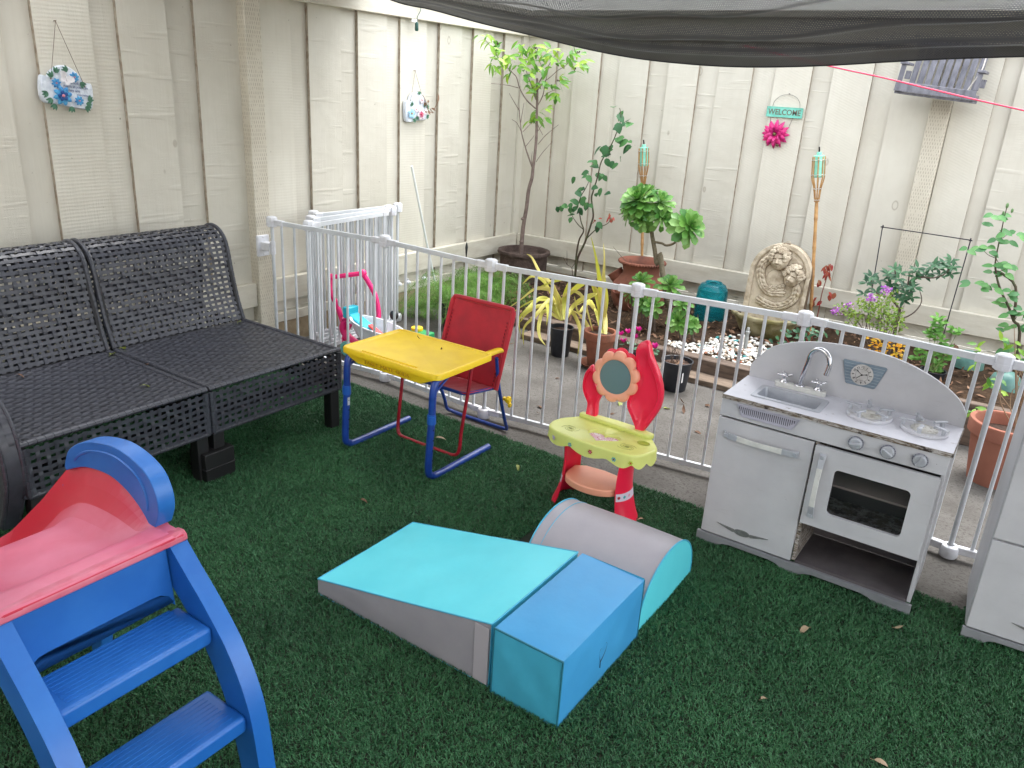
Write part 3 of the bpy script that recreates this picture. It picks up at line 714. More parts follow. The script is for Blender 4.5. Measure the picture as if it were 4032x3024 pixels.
fs = [(a * n + k, a * n + (k + 1) % n, (a + 1) * n + (k + 1) % n, (a + 1) * n + k) for a in range(len(rings) - 1) for k in range(n)] + [tuple((len(rings) - 1) * n + k for k in range(n))] + [tuple(n - 1 - k for k in range(n))]
b.add(vs, fs)
b.tube([(X0 + .09, Y0 + .030, Z - .0055), (X1 - .12, Y0 + .030, Z - .0055)], .0032, 8)
obj('tabletop', b, YL, t, angle=40)
# deep front apron that narrows downwards
ap = [(X0 + .012, Z - .018), (X1 - .012, Z - .018), (X1 - .020, Z - .024), (X1 - .085, Z - .054), (X0 + .085, Z - .054), (X0 + .045, Z - .038)]
b = MB(); b.prism(ap, lambda u, v, d: Vector((u, d + (Z - v) * .10, v)), Y0 + .004, Y0 + .030); obj('apron', b, YL, t, bevel=.006, smooth=True)
text('lettering', 'TABLE-MATE 4KIDS', .021, frame((-1.885, Y0 + .0064, Z - .036), (1, 0, 0), (0, .10, .995)), M('raised_yellow_letters', lin(196, 152, 26), .4), t, extr=.0014, sx=1.25)
for xx in (-2.088, -1.663):
    for nm, pts, rr_ in (('leg', catmull([(xx, Y0 + .085, Z - .022), (xx, Y0 + .035, Z - .028), (xx, Y0 + .010, Z - .065), (xx, Y0 + .004, .24), (xx, Y0 - .008, .06), (xx, Y0 + .008, .025), (xx, Y0 + .045, .014), (xx, Y0 + .20, .014), (xx, Y0 + .365, .014)], 7), .0135),):
        b = MB(); b.tube(pts, rr_, 14)
        lg = obj(nm, b, BM, t, angle=50)
        b = MB(); b.tube([(xx, Y0 + .004, .232), (xx, Y0 + .004, .262)], .0165, 14); b.tube([(xx, Y0 + .004, .262), (xx, Y0 + .004, .268)], .0150, 14); obj('height_collar', b, M('blue_collar', lin(36, 92, 178), .35), lg)
        b = MB()
        for k in range(4): b.tube([(xx + .0126, Y0 + .0, .09 + k * .04), (xx + .0142, Y0, .09 + k * .04)], .003, 8)
        obj('adjusting_hole', b, M('dark_hole', lin(14, 16, 30), .7), lg)
    b = MB(); b.tube([(xx, Y0 + .012, Z - .078), (xx * .985 - .03, Y0 + .11, Z - .03)], .005, 8); obj('brace', b, BM, t)
b = MB(); b.box(-2.075, -2.0738, Y0 - .006, Y0 + .006, .19, .222); obj('sticker', b, M('peeling_sticker', lin(200, 205, 215), .5), t)
# chair: red sling, red front frame, blue rear frame, yellow arms
RD = M('red_nylon_sling', lin(186, 16, 40), .62, col2=lin(160, 10, 34), ns=9, bump=.25, bs=200, sheen=.2); RT = M('red_enamel_tube', lin(168, 24, 44), .35, col2=lin(140, 20, 36), ns=20)
c = thing('kids_chair', 'red fabric folding chair with yellow armrests tucked behind the desk', 'chair', (-1.86, 2.4, 0))
XL, XR = -2.022, -1.700
b = MB()
F0 = 2.222
def front(x): s_ = 1 if x > -1.86 else -1; return [(x, 2.415, .405), (x, 2.30, .27), (x, 2.245, .10), (x, F0, .03), (x - s_ * .02, F0 - .003, .012), (x - s_ * .045, F0 - .003, .0095)]
pl = [(XL, 2.335, .350)] + [(XL, 2.30, .30), (XL, 2.25, .12), (XL, 2.228, .045), (XL + .012, F0, .016), (XL + .04, F0 - .002, .0095)]
pr = [(XR, 2.335, .375)] + [(XR, 2.30, .30), (XR, 2.25, .12), (XR, 2.228, .045), (XR - .012, F0, .016), (XR - .04, F0 - .002, .0095)]
pl[0] = (XL, 2.270, .356); pr[0] = (XR + .012, 2.270, .385); pl[1] = (XL, 2.260, .30); pr[1] = (XR + .01, 2.260, .30); pl[2] = (XL, 2.236, .12); pr[2] = (XR, 2.236, .12)
b.tube(catmull(pl, 6) + catmull(pr[::-1], 6), .0068, 10); obj('front_frame', b, RT, c, angle=50)
b = MB()
ql = [(XL + .01, 2.290, .375), (XL + .005, 2.36, .25), (XL, 2.48, .10), (XL, 2.545, .03), (XL + .012, 2.562, .014), (XL + .045, 2.566, .0095)]
qr = [(XR + .012, 2.430, .372), (XR + .008, 2.46, .25), (XR + .004, 2.515, .10), (XR, 2.548, .03), (XR - .012, 2.562, .014), (XR - .045, 2.566, .0095)]
ql[0] = (XL + .008, 2.350, .350); ql[1] = (XL + .006, 2.43, .25); ql[2] = (XL + .003, 2.515, .10)
b.tube(catmull(ql, 6) + catmull(qr[::-1], 6), .0075, 10); obj('rear_frame', b, BM, c, angle=50)
b = MB()   # seat tube loop
b.tube(catmull([(XL + .03, 2.255, .262), (XL + .005, 2.265, .262), (XL, 2.34, .252), (XL + .002, 2.45, .235)], 5), .007, 10); b.tube(catmull([(XR - .03, 2.255, .262), (XR - .005, 2.265, .262), (XR, 2.34, .252), (XR - .002, 2.45, .235)], 5), .007, 10)
b.tube([(XL + .03, 2.255, .262), (XR - .03, 2.255, .262)], .007, 10); obj('seat_frame', b, BM, c)
b = MB()
def seatf(u, v):
    x = XL - .006 + (XR - XL + .012) * u; y = 2.250 + .205 * v; z = .268 - .028 * v - .020 * math.sin(PI * u) * (.4 + .6 * math.sin(PI * v))
    return Vector((x, y, z + .0015 * math.sin(u * 40) * math.sin(v * 9)))
b.grid(seatf, 26, 18); obj('seat', b, RD, c, solid=.003)
# back: from the seat's rear up and leaning back
BX0, BX1, yb0, yb1, zb0, zb1 = -1.992, -1.688, 2.432, 2.535, .235, .548
def backp(u, v, d=0): 
    wv = BX0 + (BX1 - BX0) * u
    return Vector((wv, yb0 + (yb1 - yb0) * v + d, zb0 + (zb1 - zb0) * v))
b = MB()
def backf(u, v):
    uu = u
    ins = .025 * max(0, (v - .92) / .08) ** 2; uu = ins + (1 - 2 * ins) * u
    p = backp(uu, v); p.y += .016 * math.sin(PI * u) * (1 - .6 * v) + .0012 * math.sin(v * 50 + 3 * math.sin(u * 7)) * (abs(u - .5) * 2) ** 4; return p
b.grid(backf, 26, 26); obj('backrest', b, RD, c, solid=.0035)
b = MB(); e_ = .010
loop = [backp(-.01, 0), backp(-.01, .5), backp(-.01, .90), backp(.015, .975), backp(.07, 1.0), backp(.5, 1.0), backp(.93, 1.0), backp(.985, .975), backp(1.01, .90), backp(1.01, .5), backp(1.01, 0)]
b.tube(catmull(loop, 5), .0098, 10); obj('back_tube_sleeve', b, RD, c, angle=50)
b = MB()
for k in range(18): 
    p = backp(.045, .05 + .045 * k); b.box(p.x - .0012, p.x + .0012, p.y - .006, p.y - .004, p.z, p.z + .008)
    p = backp(.955, .05 + .045 * k); b.box(p.x - .0012, p.x + .0012, p.y - .006, p.y - .004, p.z, p.z + .008)
obj('stitching', b, M('dark_red_thread', lin(96, 8, 24), .8), c)
for xx, ye, zd in ((XL - .004, 2.37, -.030), (XR + .014, 2.455, 0)):
    b = MB()
    b.tube(catmull([(xx, 2.225, .392 + zd), (xx, 2.26, .398 + zd), (xx, 2.31, .402 + zd), (xx, ye - .035, .402 + zd), (xx, ye, .398 + zd)], 4), [.011] + [.0135] * 15 + [.009], 12, sq=(.75, 1.35)); b.box(xx - .007, xx + .007, 2.225, 2.265, .372 + zd, .395 + zd)
    obj('armrest', b, YL, c, bevel=.003)
b = MB(); b.lathe([(0, -.009), (.012, -.009), (.0165, -.004), (.0165, .004), (.012, .009), (0, .009)], 7, (0, 0, 0)); 
vs = b.v; b.v = [(XR + .030 + v[2], 2.505 + v[0], .175 + v[1]) for v in vs]; b.box(XR + .005, XR + .03, 2.497, 2.513, .170, .182); b.ball((XR + .038, 2.505, .155), (.008, .010, .012)); obj('yellow_knob', b, YL, c)
b = MB(); b.tube([(XL + .01, 2.46, .245), (XL + .002, 2.52, .10)], .004, 6); b.tube([(XR + .01, 2.46, .245), (XR + .004, 2.52, .10)], .004, 6); obj('strut', b, BM, c)
# =============== PLAY KITCHEN AND PLAY FRIDGE ===============
def kit_mat(name, c0, c1, edge=False):
    b = NB(name); col = b.mix(b.ramp(b.noise(5, 5, .6), .35, .75), c0, c1)
    col = b.mix(b.math('MULTIPLY', b.ramp(b.noise(1.0, 5, .7, b.map((14, 14, 90))), .6, .8), .25), col, lin(150, 146, 140))
    col = b.mix(b.ramp(b.noise(70, 4, .6), .745, .765), col, lin(86, 76, 68))
    if edge: col = b.mix(b.ramp(b.noise(1.0, 6, .7, b.map((30, 30, 260))), .42, .56), col, lin(104, 88, 70)); col = b.mix(b.ramp(b.noise(45, 5, .7), .52, .62), col, lin(52, 42, 34))
    b.set(col=col, rough=.5, spec=.4); b.bump(b.noise(1.0, 5, .65, b.map((60, 60, 160))), .28, .0015); return b.m
KW = kit_mat('white_painted_plywood', lin(198, 198, 202), lin(182, 182, 187)); KE = kit_mat('chipped_plywood_edge', lin(190, 186, 184), lin(160, 152, 144), True)
KTOP = M('scuffed_white_worktop', lin(222, 222, 230), .4, col2=lin(204, 204, 212), ns=7, col3=lin(120, 108, 96), ns3=34, lo3=.66, hi3=.72, spec=.4)
SIL = M('silver_paint_plastic', lin(190, 193, 200), .34, metal=.25, col2=lin(172, 175, 184), ns=14); SIL2 = M('lilac_grey_plastic', lin(178, 176, 190), .42, col2=lin(160, 158, 172), ns=14)
CHR = M('chrome', lin(220, 220, 224), .12, metal=1.0); DARK = M('dark_oven_interior', lin(74, 68, 72), .8, col2=lin(96, 90, 92), ns=8); BLK = M('black_print', lin(24, 24, 26), .5)
CREAM = M('cream_plastic', lin(218, 218, 214), .4, col2=lin(204, 204, 200), ns=30)
k = thing('play_kitchen', 'grey white wooden play kitchen with sink, clock and oven door', 'play kitchen', (-.4, 2.4, 0))
X0, X1, YF, YB = -.724, -.082, 2.280, 2.505
XM = -.428
def part(nm, mats, f, par=k, **kw):
    b = MB(); f(b); return obj(nm, b, mats, par, **kw)
for xa, xb in ((X0, X0 + .011), (X1 - .011, X1)): part('side_panel', KW, lambda b: b.box(xa, xb, YF + .0125, YB, .037, .510), bevel=.0015)
part('divider', KE, lambda b: b.box(XM + .002, XM + .012, YF + .004, YB - .010, .046, .452))
part('back_panel', DARK, lambda b: b.box(X0 + .0115, X1 - .0115, YB - .009, YB - .001, .046, .508))
part('shelf', DARK, lambda b: b.box(XM + .0125, X1 - .0115, YF + .008, YB - .0095, .036, .0455))
part('oven_shelf', M('lit_oven_rack', lin(196, 180, 174), .6), lambda b: b.box(XM + .0125, X1 - .0115, YF + .03, YB - .0095, .315, .321))  # shelf tone lightened in place of light reaching the oven
part('oven_floor', KE, lambda b: b.box(XM + .0125, X1 - .0115, YF + .012, YB - .0095, .184, .192))
# plinth with scalloped cutouts
def plinth(b, x0, x1, yf, h):
    L = x1 - x0; P = [(x0, 0), (x0, h), (x1, h), (x1, 0)]
    bot = []
    for a, c in ((.86, .50), (.44, .10)):
        xa, xb = x0 + L * a, x0 + L * c; n = 10
        bot += [(xa + (xb - xa) * i / n, .020 * min(1, math.sin(PI * i / n) * 2.2) ** .7 if 0 < i < n else 0) for i in range(n + 1)]
    b.prism(P + bot, lambda u, v, d: Vector((u, d, v)), yf, yf + .012)
PLG = kit_mat('worn_grey_plinth', lin(140, 142, 146), lin(116, 118, 122)); part('plinth', PLG, lambda b: plinth(b, X0 - .010, X1 + .006, YF - .004, .037), bevel=.001)
# left cupboard door
dd = part('door', [KW, KE], lambda b: b.box(X0 + .001, XM - .001, YF, YF + .012, .041, .448), bevel=.002)
def handle(b, p0, p1, n, w_):
    """long arched pull handle in three pieces between p0 and p1, standing off along n"""
    p0, p1, n = Vector(p0), Vector(p1), Vector(n); d = p1 - p0; s_ = d.normalized().cross(n).normalized()
    N_ = 20; pts = []
    for i in range(N_ + 1):
        t_ = i / N_; o_ = .004 + .017 * math.sin(PI * t_) ** .55; wd = w_ * (1.15 - .35 * math.sin(PI * t_))
        c_ = p0 + d * t_ + n * o_
        pts.append([c_ - s_ * wd, c_ + s_ * wd, c_ + s_ * wd - n * .006, c_ - s_ * wd - n * .006])
    vs = [q for r_ in pts for q in r_]
    fs = []; 
    for i in range(N_): fs += [(i * 4 + q, i * 4 + (q + 1) % 4, i * 4 + 4 + (q + 1) % 4, i * 4 + 4 + q) for q in range(4)]
    fs += [(3, 2, 1, 0), (N_ * 4, N_ * 4 + 1, N_ * 4 + 2, N_ * 4 + 3)]
    o = len(b.v); b.add(vs, fs)
    for q in range(len(fs)): 
        i = q // 4; b.m[len(b.m) - len(fs) + q] = 1 if 4 <= i < 16 else 0
    for q in (p0 + d * .04, p1 - d * .04): 
        b.cm = 0; b.box(-.006, .006, -.006, .006, 0, .012, Matrix.Translation(q) @ n.to_track_quat('Z', 'Y').to_matrix().to_4x4())
HM = [SIL, CREAM]
part('handle', HM, lambda b: handle(b, (-.698, YF - .001, .396), (-.466, YF - .001, .396), (0, -1, 0), .0095), dd, bevel=.001)
def emblem(b, cx, z, y, L):
    h = .010
    P = [(cx - L / 2, z + h), (cx - .028, z + h * .5)] + [(cx - .026 * math.cos(a), z + .0105 * math.sin(a)) for a in [PI * q / 10 for q in range(1, 10)]] + [(cx + .028, z + h * .5), (cx + L / 2, z + h), (cx + .030, z - h * .6)] + [(cx + .026 * math.cos(a), z - .0105 * math.sin(a)) for a in [PI * q / 10 for q in range(1, 10)]] + [(cx - .030, z - h * .6)]
    b.prism(P[::-1], lambda u, v, d: Vector((u, d, v)), y - .003, y)
    for q in (.0, .003, .006): 
        b.tube([(cx - L / 2 + .012 + q * 5, y - .0035, z + h - .002 - q), (cx - .028, y - .0035, z + h * .3 - q)], .0006, 4); b.tube([(cx + L / 2 - .012 - q * 5, y - .0035, z + h - .002 - q), (cx + .028, y - .0035, z + h * .3 - q)], .0006, 4)
    b.tube([(cx + .022 * math.cos(a), y - .0038, z + .0085 * math.sin(a)) for a in [2 * PI * q / 20 for q in range(20)]], .0008, 5, closed=True)
PEW = M('pewter_emblem', lin(128, 130, 128), .45, metal=.25, col2=lin(96, 100, 100), ns=60)
em = part('emblem', PEW, lambda b: emblem(b, -.589, .0775, YF - .0005, .170), dd, smooth=False)
# oven door, a frame round the window, leaning slightly open
O = (XM + .006, X1 - .008, .186, .446)
W0 = (-.357, -.150, .238, .386)
def ovenframe(b):
    out_ = rr(O[0], O[1], O[2], O[3], .004, 6); inn = rr(W0[0], W0[1], W0[2], W0[3], .014, 6); n = len(out_)
    for y_, s_ in ((YF - .009, 1), (YF + .003, -1)):
        b.add([(p[0], y_, p[1]) for p in out_] + [(p[0], y_, p[1]) for p in inn], [((i, (i + 1) % n, n + (i + 1) % n, n + i) if s_ < 0 else (i, n + i, n + (i + 1) % n, (i + 1) % n)) for i in range(n)])
    for P, s_ in ((out_, 1), (inn, -1)):
        b.add([(p[0], YF - .009, p[1]) for p in P] + [(p[0], YF + .003, p[1]) for p in P], [((i, (i + 1) % n, n + (i + 1) % n, n + i) if s_ > 0 else (i, n + i, n + (i + 1) % n, (i + 1) % n)) for i in range(n)])
od = part('oven_door', KW, ovenframe)
GLS = M('smoked_acrylic_window', lin(50, 52, 54), .14, alpha=.28, spec=.6)
part('window', GLS, lambda b: b.box(W0[0] - .004, W0[1] + .004, YF + .0035, YF + .0055, W0[2] - .004, W0[3] + .004), od)
part('handle', HM, lambda b: handle(b, (-.396, YF - .010, .214), (-.396, YF - .010, .424), (0, -1, 0), .0085), od, bevel=.001)
# sloping control panel
def panel(b):
    P = [(YF - .004, .455), (YF - .0005, .511), (YF + .009, .511), (YF + .0055, .455)]
    b.prism(P, lambda u, v, d: Vector((d, u, v)), X0 + .002, X1 + .001)
pn = part('control_panel', [KW], panel, bevel=.0015)
def grille(b):
    P = [(-.672, .505), (-.481, .505), (-.499, .470), (-.652, .470)]
    b.prism(P[::-1], lambda u, v, d: Vector((u, d + (v - .455) * .06, v)), YF - .0075, YF - .004)
    Q = [(-.672, .505), (-.481, .505), (-.499, .470), (-.652, .470)]
    b.tube([(u, YF - .0085 + (v - .455) * .06, v) for u, v in Q], .0018, 6, closed=True)
part('vent_grille', SIL2, grille, pn)
b = MB()
for q in range(29):
    x = -.663 + q * .0060
    l_ = .0135 if 3 < q < 25 else .0135 * (.3 + .7 * (q / 4 if q < 4 else (28 - q) / 4))
    b.box(x - .0011, x + .0011, YF - .0082 + .002, YF - .0070 + .002, .4985 - 2 * l_, .4985)
obj('vent_slots', b, M('vent_slot', lin(74, 72, 80), .7), pn)
for x, rot_, lab in ((-.318, 12, None), (-.233, -28, None), (-.150, 68, None)):
    z = .482; yk = YF - .005
    kb = MB(); kb.lathe([(0, 0), (.0215, 0), (.0215, .0012), (0, .0012)], 28); kb.v = [(x + v[0], yk - v[2], z + v[1]) for v in kb.v]
    dl = obj('dial_plate', kb, M('grey_dial_plate', lin(168, 170, 180), .45, col2=lin(150, 152, 162), ns=50), pn)
    kb = MB(); kb.lathe([(0, .0), (.0172, 0), (.0175, .006), (.0160, .009), (.0150, .010), (0, .010)], 28); kb.v = [(x + v[0], yk - .001 - v[2], z + v[1]) for v in kb.v]
    R_ = Matrix.Translation((x, yk - .011, z)) @ Matrix.Rotation(-math.radians(rot_), 4, 'Y')
    kb.box(-.0155, .0155, -.006, .001, -.0034, .0034, R_)
    obj('knob', kb, SIL, pn, bevel=.0012)
    for q in range(9):
        a = PI * (-.1 + 1.2 * q / 8) + PI
        kb = MB()
    tm = MB()
    for q in range(16):
        a = 2 * PI * q / 16
        if q in (4,): continue
        R2 = Matrix.Translation((x + .0193 * math.cos(a), yk - .0016, z + .0193 * math.sin(a))) @ Matrix.Rotation(-a, 4, 'Y'); tm.box(-.0008, .0008, -.0004, .0004, -.0022 * (1 + (q % 3)) * .5, .0022, R2)
    obj('dial_marks', tm, M('dial_print', lin(96, 96, 110), .5), pn)
    text('lettering', 'OFF' if rot_ != 68 else 'CLEAN', .0055, frame((x, yk - .0015, z + .0193) if rot_ != 68 else (x - .0193, yk - .0015, z), (1, 0, 0) if rot_ != 68 else (0, 0, 1), (0, 0, 1) if rot_ != 68 else (-1, 0, 0)), M('dial_print', lin(96, 96, 110), .5), pn, extr=.0002)
# worktop with a hole for the basin: four slabs round it
SX0, SX1, SY0, SY1 = -.640, -.452, 2.330, 2.432
ZT = .525
def top(b):
    x0, x1, y0, y1 = X0 + .004, X1 + .004, YF - .003, YB
    for q in ((x0, SX0, y0, y1), (SX1, x1, y0, y1), (SX0, SX1, y0, SY0), (SX0, SX1, SY1, y1)):
        b.box(q[0], q[1], q[2], q[3], .5115, ZT)
part('worktop', [KTOP], top, smooth=False)
part('chipped_front_edge', KE, lambda b: b.box(X0 + .003, X1 + .005, YF - .0055, YF - .0035, .5118, ZT - .0008), smooth=False)
part('chipped_side_edge', KE, lambda b: b.box(X1 + .0045, X1 + .0065, YF - .003, YB, .5118, ZT - .0008), smooth=False)
def basin(b):
    o_ = rr(SX0 - .012, SX1 + .012, SY0 - .012, SY1 + .012, .010, 5); i_ = rr(SX0 + .004, SX1 - .004, SY0 + .004, SY1 - .004, .010, 5); bt = rr(SX0 + .012, SX1 - .012, SY0 + .012, SY1 - .012, .010, 5); n = len(o_)
    L_ = [[(x, y, ZT + .0005) for x, y in o_], [(x, y, ZT + .0035) for x, y in rr(SX0 - .010, SX1 + .010, SY0 - .010, SY1 + .010, .010, 5)], [(x, y, ZT + .0035) for x, y in i_], [(x, y, ZT - .055) for x, y in bt]]
    b.add([p for r_ in L_ for p in r_], [(a * n + i, a * n + (i + 1) % n, (a + 1) * n + (i + 1) % n, (a + 1) * n + i) for a in range(3) for i in range(n)] + [tuple(3 * n + i for i in range(n))])
part('sink', SIL, basin, angle=30)
fb = part('tap_base', CREAM, lambda b: b.prism(rr(-.622, -.462, 2.462, 2.488, .012, 6), lambda u, v, d: Vector((u, v, d)), ZT, ZT + .018), bevel=.003)
def faucet(b):
    x = -.545; y = 2.474
    P = [(x, y, ZT + .018), (x + .004, y - .0, ZT + .055), (x + .010, y - .0, ZT + .095)]
    for q in range(0, 13):
        a = PI * q / 12; P.append((x + .012 + .034 * (1 - math.cos(a)), y - .012 * (1 - math.cos(a)), ZT + .110 + .040 * math.sin(a)))
    P.append((x + .076, y - .026, ZT + .078))
    b.tube(catmull(P, 4), .0078, 16); b.lathe([(.009, .0), (.017, .0), (.017, .003), (.012, .006), (.008, .007)], 24, (x, y, ZT + .018))
fa = part('faucet', CHR, faucet, angle=60)
for x in (-.595, -.489):
    def cross(b):
        b.lathe([(0, 0), (.013, 0), (.013, .002), (.007, .006), (.007, .014), (.010, .018), (.010, .026), (.006, .030), (0, .030)], 20, (x, 2.474, ZT + .018))
        for a in (.5, 2.07, 3.64, 5.21):
            d_ = Vector((math.cos(a), math.sin(a), .15)); p = Vector((x, 2.474, ZT + .040)); b.tube([p, p + d_ * .020], [.0038, .0032], 10); b.ball(p + d_ * .021, .0048, 10, 8)
    part('tap_handle', CHR, cross, angle=60)
# two burners with grates
for x, y, r_ in ((-.318, 2.402, 0), (-.168, 2.398, .25)):
    def burner(b):
        b.lathe([(.030, .004), (.040, .0045), (.058, .009), (.062, .010), (.064, .007), (.063, .0005)], 40, (x, y, ZT)); b.lathe([(0, .0045), (.040, .004)], 40, (x, y, ZT))
    bu = part('burner', M('white_plastic_burner', lin(206, 206, 212), .35, col2=lin(170, 164, 158), ns=40, lo=.55, hi=.75), burner, angle=40)
    def cap(b): b.lathe([(.036, .0045), (.034, .008), (.028, .008), (.026, .010), (.018, .012), (.016, .010), (.014, .013), (0, .014)], 32, (x, y, ZT))
    part('burner_cap', M('dirty_white_cap', lin(204, 202, 196), .5, col2=lin(150, 142, 130), ns=60, lo=.5, hi=.7), cap, bu, angle=40)
    for q in range(5):
        def grate(b):
            a = r_ + PI / 2 + q * 2 * PI / 5 + .25; d_ = Vector((math.cos(a), math.sin(a), 0)); R2 = Matrix.Translation((x, y, ZT)) @ Matrix.Rotation(a, 4, 'Z')
            b.box(.028, .070, -.0052, .0052, .0225, .0275, R2); b.box(.052, .061, -.0052, .0052, .008, .0225, R2); b.box(.026, .031, -.004, .004, .018, .0225, R2)
        part('grate', SIL, grate, bu, bevel=.0015)
# backsplash, arched
sp = cat2([(X0 + .007, .565), (-.695, .598), (-.655, .640), (-.580, .672), (-.500, .688), (-.400, .694), (-.300, .686), (-.210, .662), (-.140, .628), (-.100, .596), (X1 + .003, .562)], 5)
sp = [(X0 + .007, ZT - .012)] + sp + [(X1 + .003, ZT - .012)]
bs = part('backsplash', KW, lambda b: b.prism(sp[::-1], lambda u, v, d: Vector((u, d, v)), YB - .001, YB + .010), bevel=.001)
YS = YB - .001
cl = [(-.438, .648), (-.436, .652), (-.315, .652), (-.311, .648), (-.332, .582), (-.336, .578), (-.416, .578), (-.420, .582)]
kf = lambda u, v: (u, v)
pl_ = part('clock_plate', M('blue_grey_plate', lin(138, 154, 168), .35, metal=.3, col2=lin(120, 136, 150), ns=20), lambda b: b.prism(cl[::-1], lambda u, v, d: Vector((u, d, v)), YS - .005, YS - .0005), bs, bevel=.0015)
b = MB()
for q in range(7):
    z = .587 + q * .0095; f = (z - .580) / .07
    b.tube([(-.419 - .015 * f, YS - .0056, z), (-.333 + .018 * f, YS - .0056, z)], .0007, 4)
obj('plate_ribs', b, M('pale_ribs', lin(176, 188, 198), .4, metal=.3), pl_)
cx, cz = -.376, .616
b = MB(); b.lathe([(0, .0), (.031, 0), (.0325, .002), (.0325, .0045), (.0305, .0055), (0, .0055)], 36); b.v = [(cx + v[0], YS - .005 - v[2], cz + v[1]) for v in b.v]
ck = obj('clock_face', b, M('clock_face', lin(196, 194, 192), .5, col2=lin(172, 168, 164), ns=50), pl_, angle=30)
for h_ in range(1, 13):
    a = math.radians(90 - 30 * h_ + 4)
    text('numeral', str(h_), .0098, frame((cx + .0245 * math.cos(a), YS - .0109, cz + .0245 * math.sin(a)), (math.cos(a - PI / 2), 0, math.sin(a - PI / 2)), (math.cos(a), 0, math.sin(a))), BLK, ck, extr=.0002, off=.0001)
b = MB()
sq = rr(cx - .0175, cx + .0175, cz - .0175, cz + .0175, .010, 5); b.tube([(p[0], YS - .0108, p[1]) for p in sq], .0003, 4, closed=True)
for a, L_, w_ in ((math.radians(142), .020, .0007), (math.radians(14), .016, .0007), (math.radians(224), .019, .0009)):
    b.tube([(cx, YS - .0112, cz), (cx + L_ * math.cos(a), YS - .0112, cz + L_ * math.sin(a))], w_, 5)
    if L_ != .019: b.tube([(cx + L_ * .75 * math.cos(a), YS - .0112, cz + L_ * .75 * math.sin(a)), (cx + L_ * 1.1 * math.cos(a), YS - .0112, cz + L_ * 1.1 * math.sin(a))], [.0024, .0001], 6)
b.lathe([(0, 0), (.0026, 0), (.0026, .001), (0, .0015)], 12); n_ = 12 * 4
b.v[-n_:] = [(cx + v[0], YS - .0112 - v[2], cz + v[1]) for v in b.v[-n_:]]
obj('clock_hands', b, BLK, ck)

# play fridge, mostly beyond the right edge of the photo
f = thing('play_fridge', 'grey white wooden play fridge cut by the right edge of the photo', 'play fridge', (.3, 2.4, 0), math.radians(4))
FB = Vector(f.location)
def fpart(nm, mats, fn, par=f, **kw):
    b = MB(); fn(b); return obj(nm, b, mats, par, local=True, **kw)
fpart('cabinet', KW, lambda b: b.box(-.246, .246, -.098, .16, .036, .98), bevel=.002)
fd = fpart('door', KW, lambda b: b.box(-.244, .244, -.111, -.0985, .040, .318), bevel=.002)
fpart('freezer_door', KW, lambda b: b.box(-.244, .244, -.111, -.0985, .324, .976), bevel=.002)
fpart('plinth', PLG, lambda b: plinth(b, -.250, .250, -.113, .036), bevel=.001)
fpart('emblem', PEW, lambda b: emblem(b, -.060, .085, -.1115, .17), fd, smooth=False)
# =============== RED AND LIME TOY VANITY ===============
RP = M('red_plastic', lin(238, 36, 72), .3, col2=lin(228, 28, 64), ns=6, spec=.5, coat=.15); LM = M('lime_plastic', lin(218, 224, 130), .36, col2=lin(208, 214, 116), ns=8, spec=.45, coat=.1)
SA = M('salmon_plastic', lin(244, 172, 142), .36, col2=lin(236, 160, 130), ns=8, spec=.45)
v_ = thing('toy_vanity', 'lime and red toy dressing table with a flower framed mirror', 'toy vanity', (-1.10, 2.22, 0))
ZT = .285
top = cat2([(-1.255, 2.300), (-1.283, 2.255), (-1.287, 2.205), (-1.262, 2.165), (-1.19, 2.145), (-1.10, 2.138), (-1.00, 2.140), (-.945, 2.150), (-.918, 2.180), (-.905, 2.215), (-.900, 2.25), (-.925, 2.290), (-.96, 2.325), (-1.02, 2.345), (-1.10, 2.350), (-1.18, 2.346), (-1.225, 2.335)], 7, True)
tc_ = (sum(p[0] for p in top) / len(top), sum(p[1] for p in top) / len(top)); n = len(top)
def ring(s, z): return [(tc_[0] + (x - tc_[0]) * s, tc_[1] + (y - tc_[1]) * s, z) for x, y in top]
# heart recess
hc = (-1.088, 2.222)
def heart(s, cx=0, cy=0):
    P = []
    for q in range(36):
        t = 2 * PI * q / 36; P.append((cx + s * 16 * math.sin(t) ** 3 / 16, cy + s * (13 * math.cos(t) - 5 * math.cos(2 * t) - 2 * math.cos(3 * t) - math.cos(4 * t)) / 16))
    return P
H = [(hc[0] + x * 1.40, hc[1] + y * 1.08) for x, y in heart(.044)]
b = MB()
R_ = [ring(1.0, ZT - .012), ring(1.0, ZT - .004), ring(.985, ZT), ring(.965, ZT + .001)]
b.add([p for r in R_ for p in r], [(a * n + i, a * n + (i + 1) % n, (a + 1) * n + (i + 1) % n, (a + 1) * n + i) for a in range(3) for i in range(n)])
# top sheet with the heart cut out: bridge from outline to heart by angle
outer = ring(.965, ZT + .001)
def resample(P, m, c):
    A = [(math.atan2(p[1] - c[1], p[0] - c[0]), p) for p in P]; A.sort(key=lambda q: q[0]); out_ = []
    for k_ in range(m):
        a = -PI + 2 * PI * (k_ + .5) / m; best = None
        for i in range(len(A)):
            a1, p1 = A[i]; a2, p2 = A[(i + 1) % len(A)]
            if i == len(A) - 1: a2 += 2 * PI
            aa = a if a >= a1 else a + 2 * PI
            if a1 <= aa <= a2: f_ = (aa - a1) / max(1e-9, a2 - a1); best = (p1[0] * (1 - f_) + p2[0] * f_, p1[1] * (1 - f_) + p2[1] * f_); break
        out_.append(best or A[0][1])
    return out_
m = 96; o_ = resample([(p[0], p[1]) for p in outer], m, hc); i_ = resample(H, m, hc)
ih = [(hc[0] + (x - hc[0]) * 1.08, hc[1] + (y - hc[1]) * 1.08) for x, y in i_]
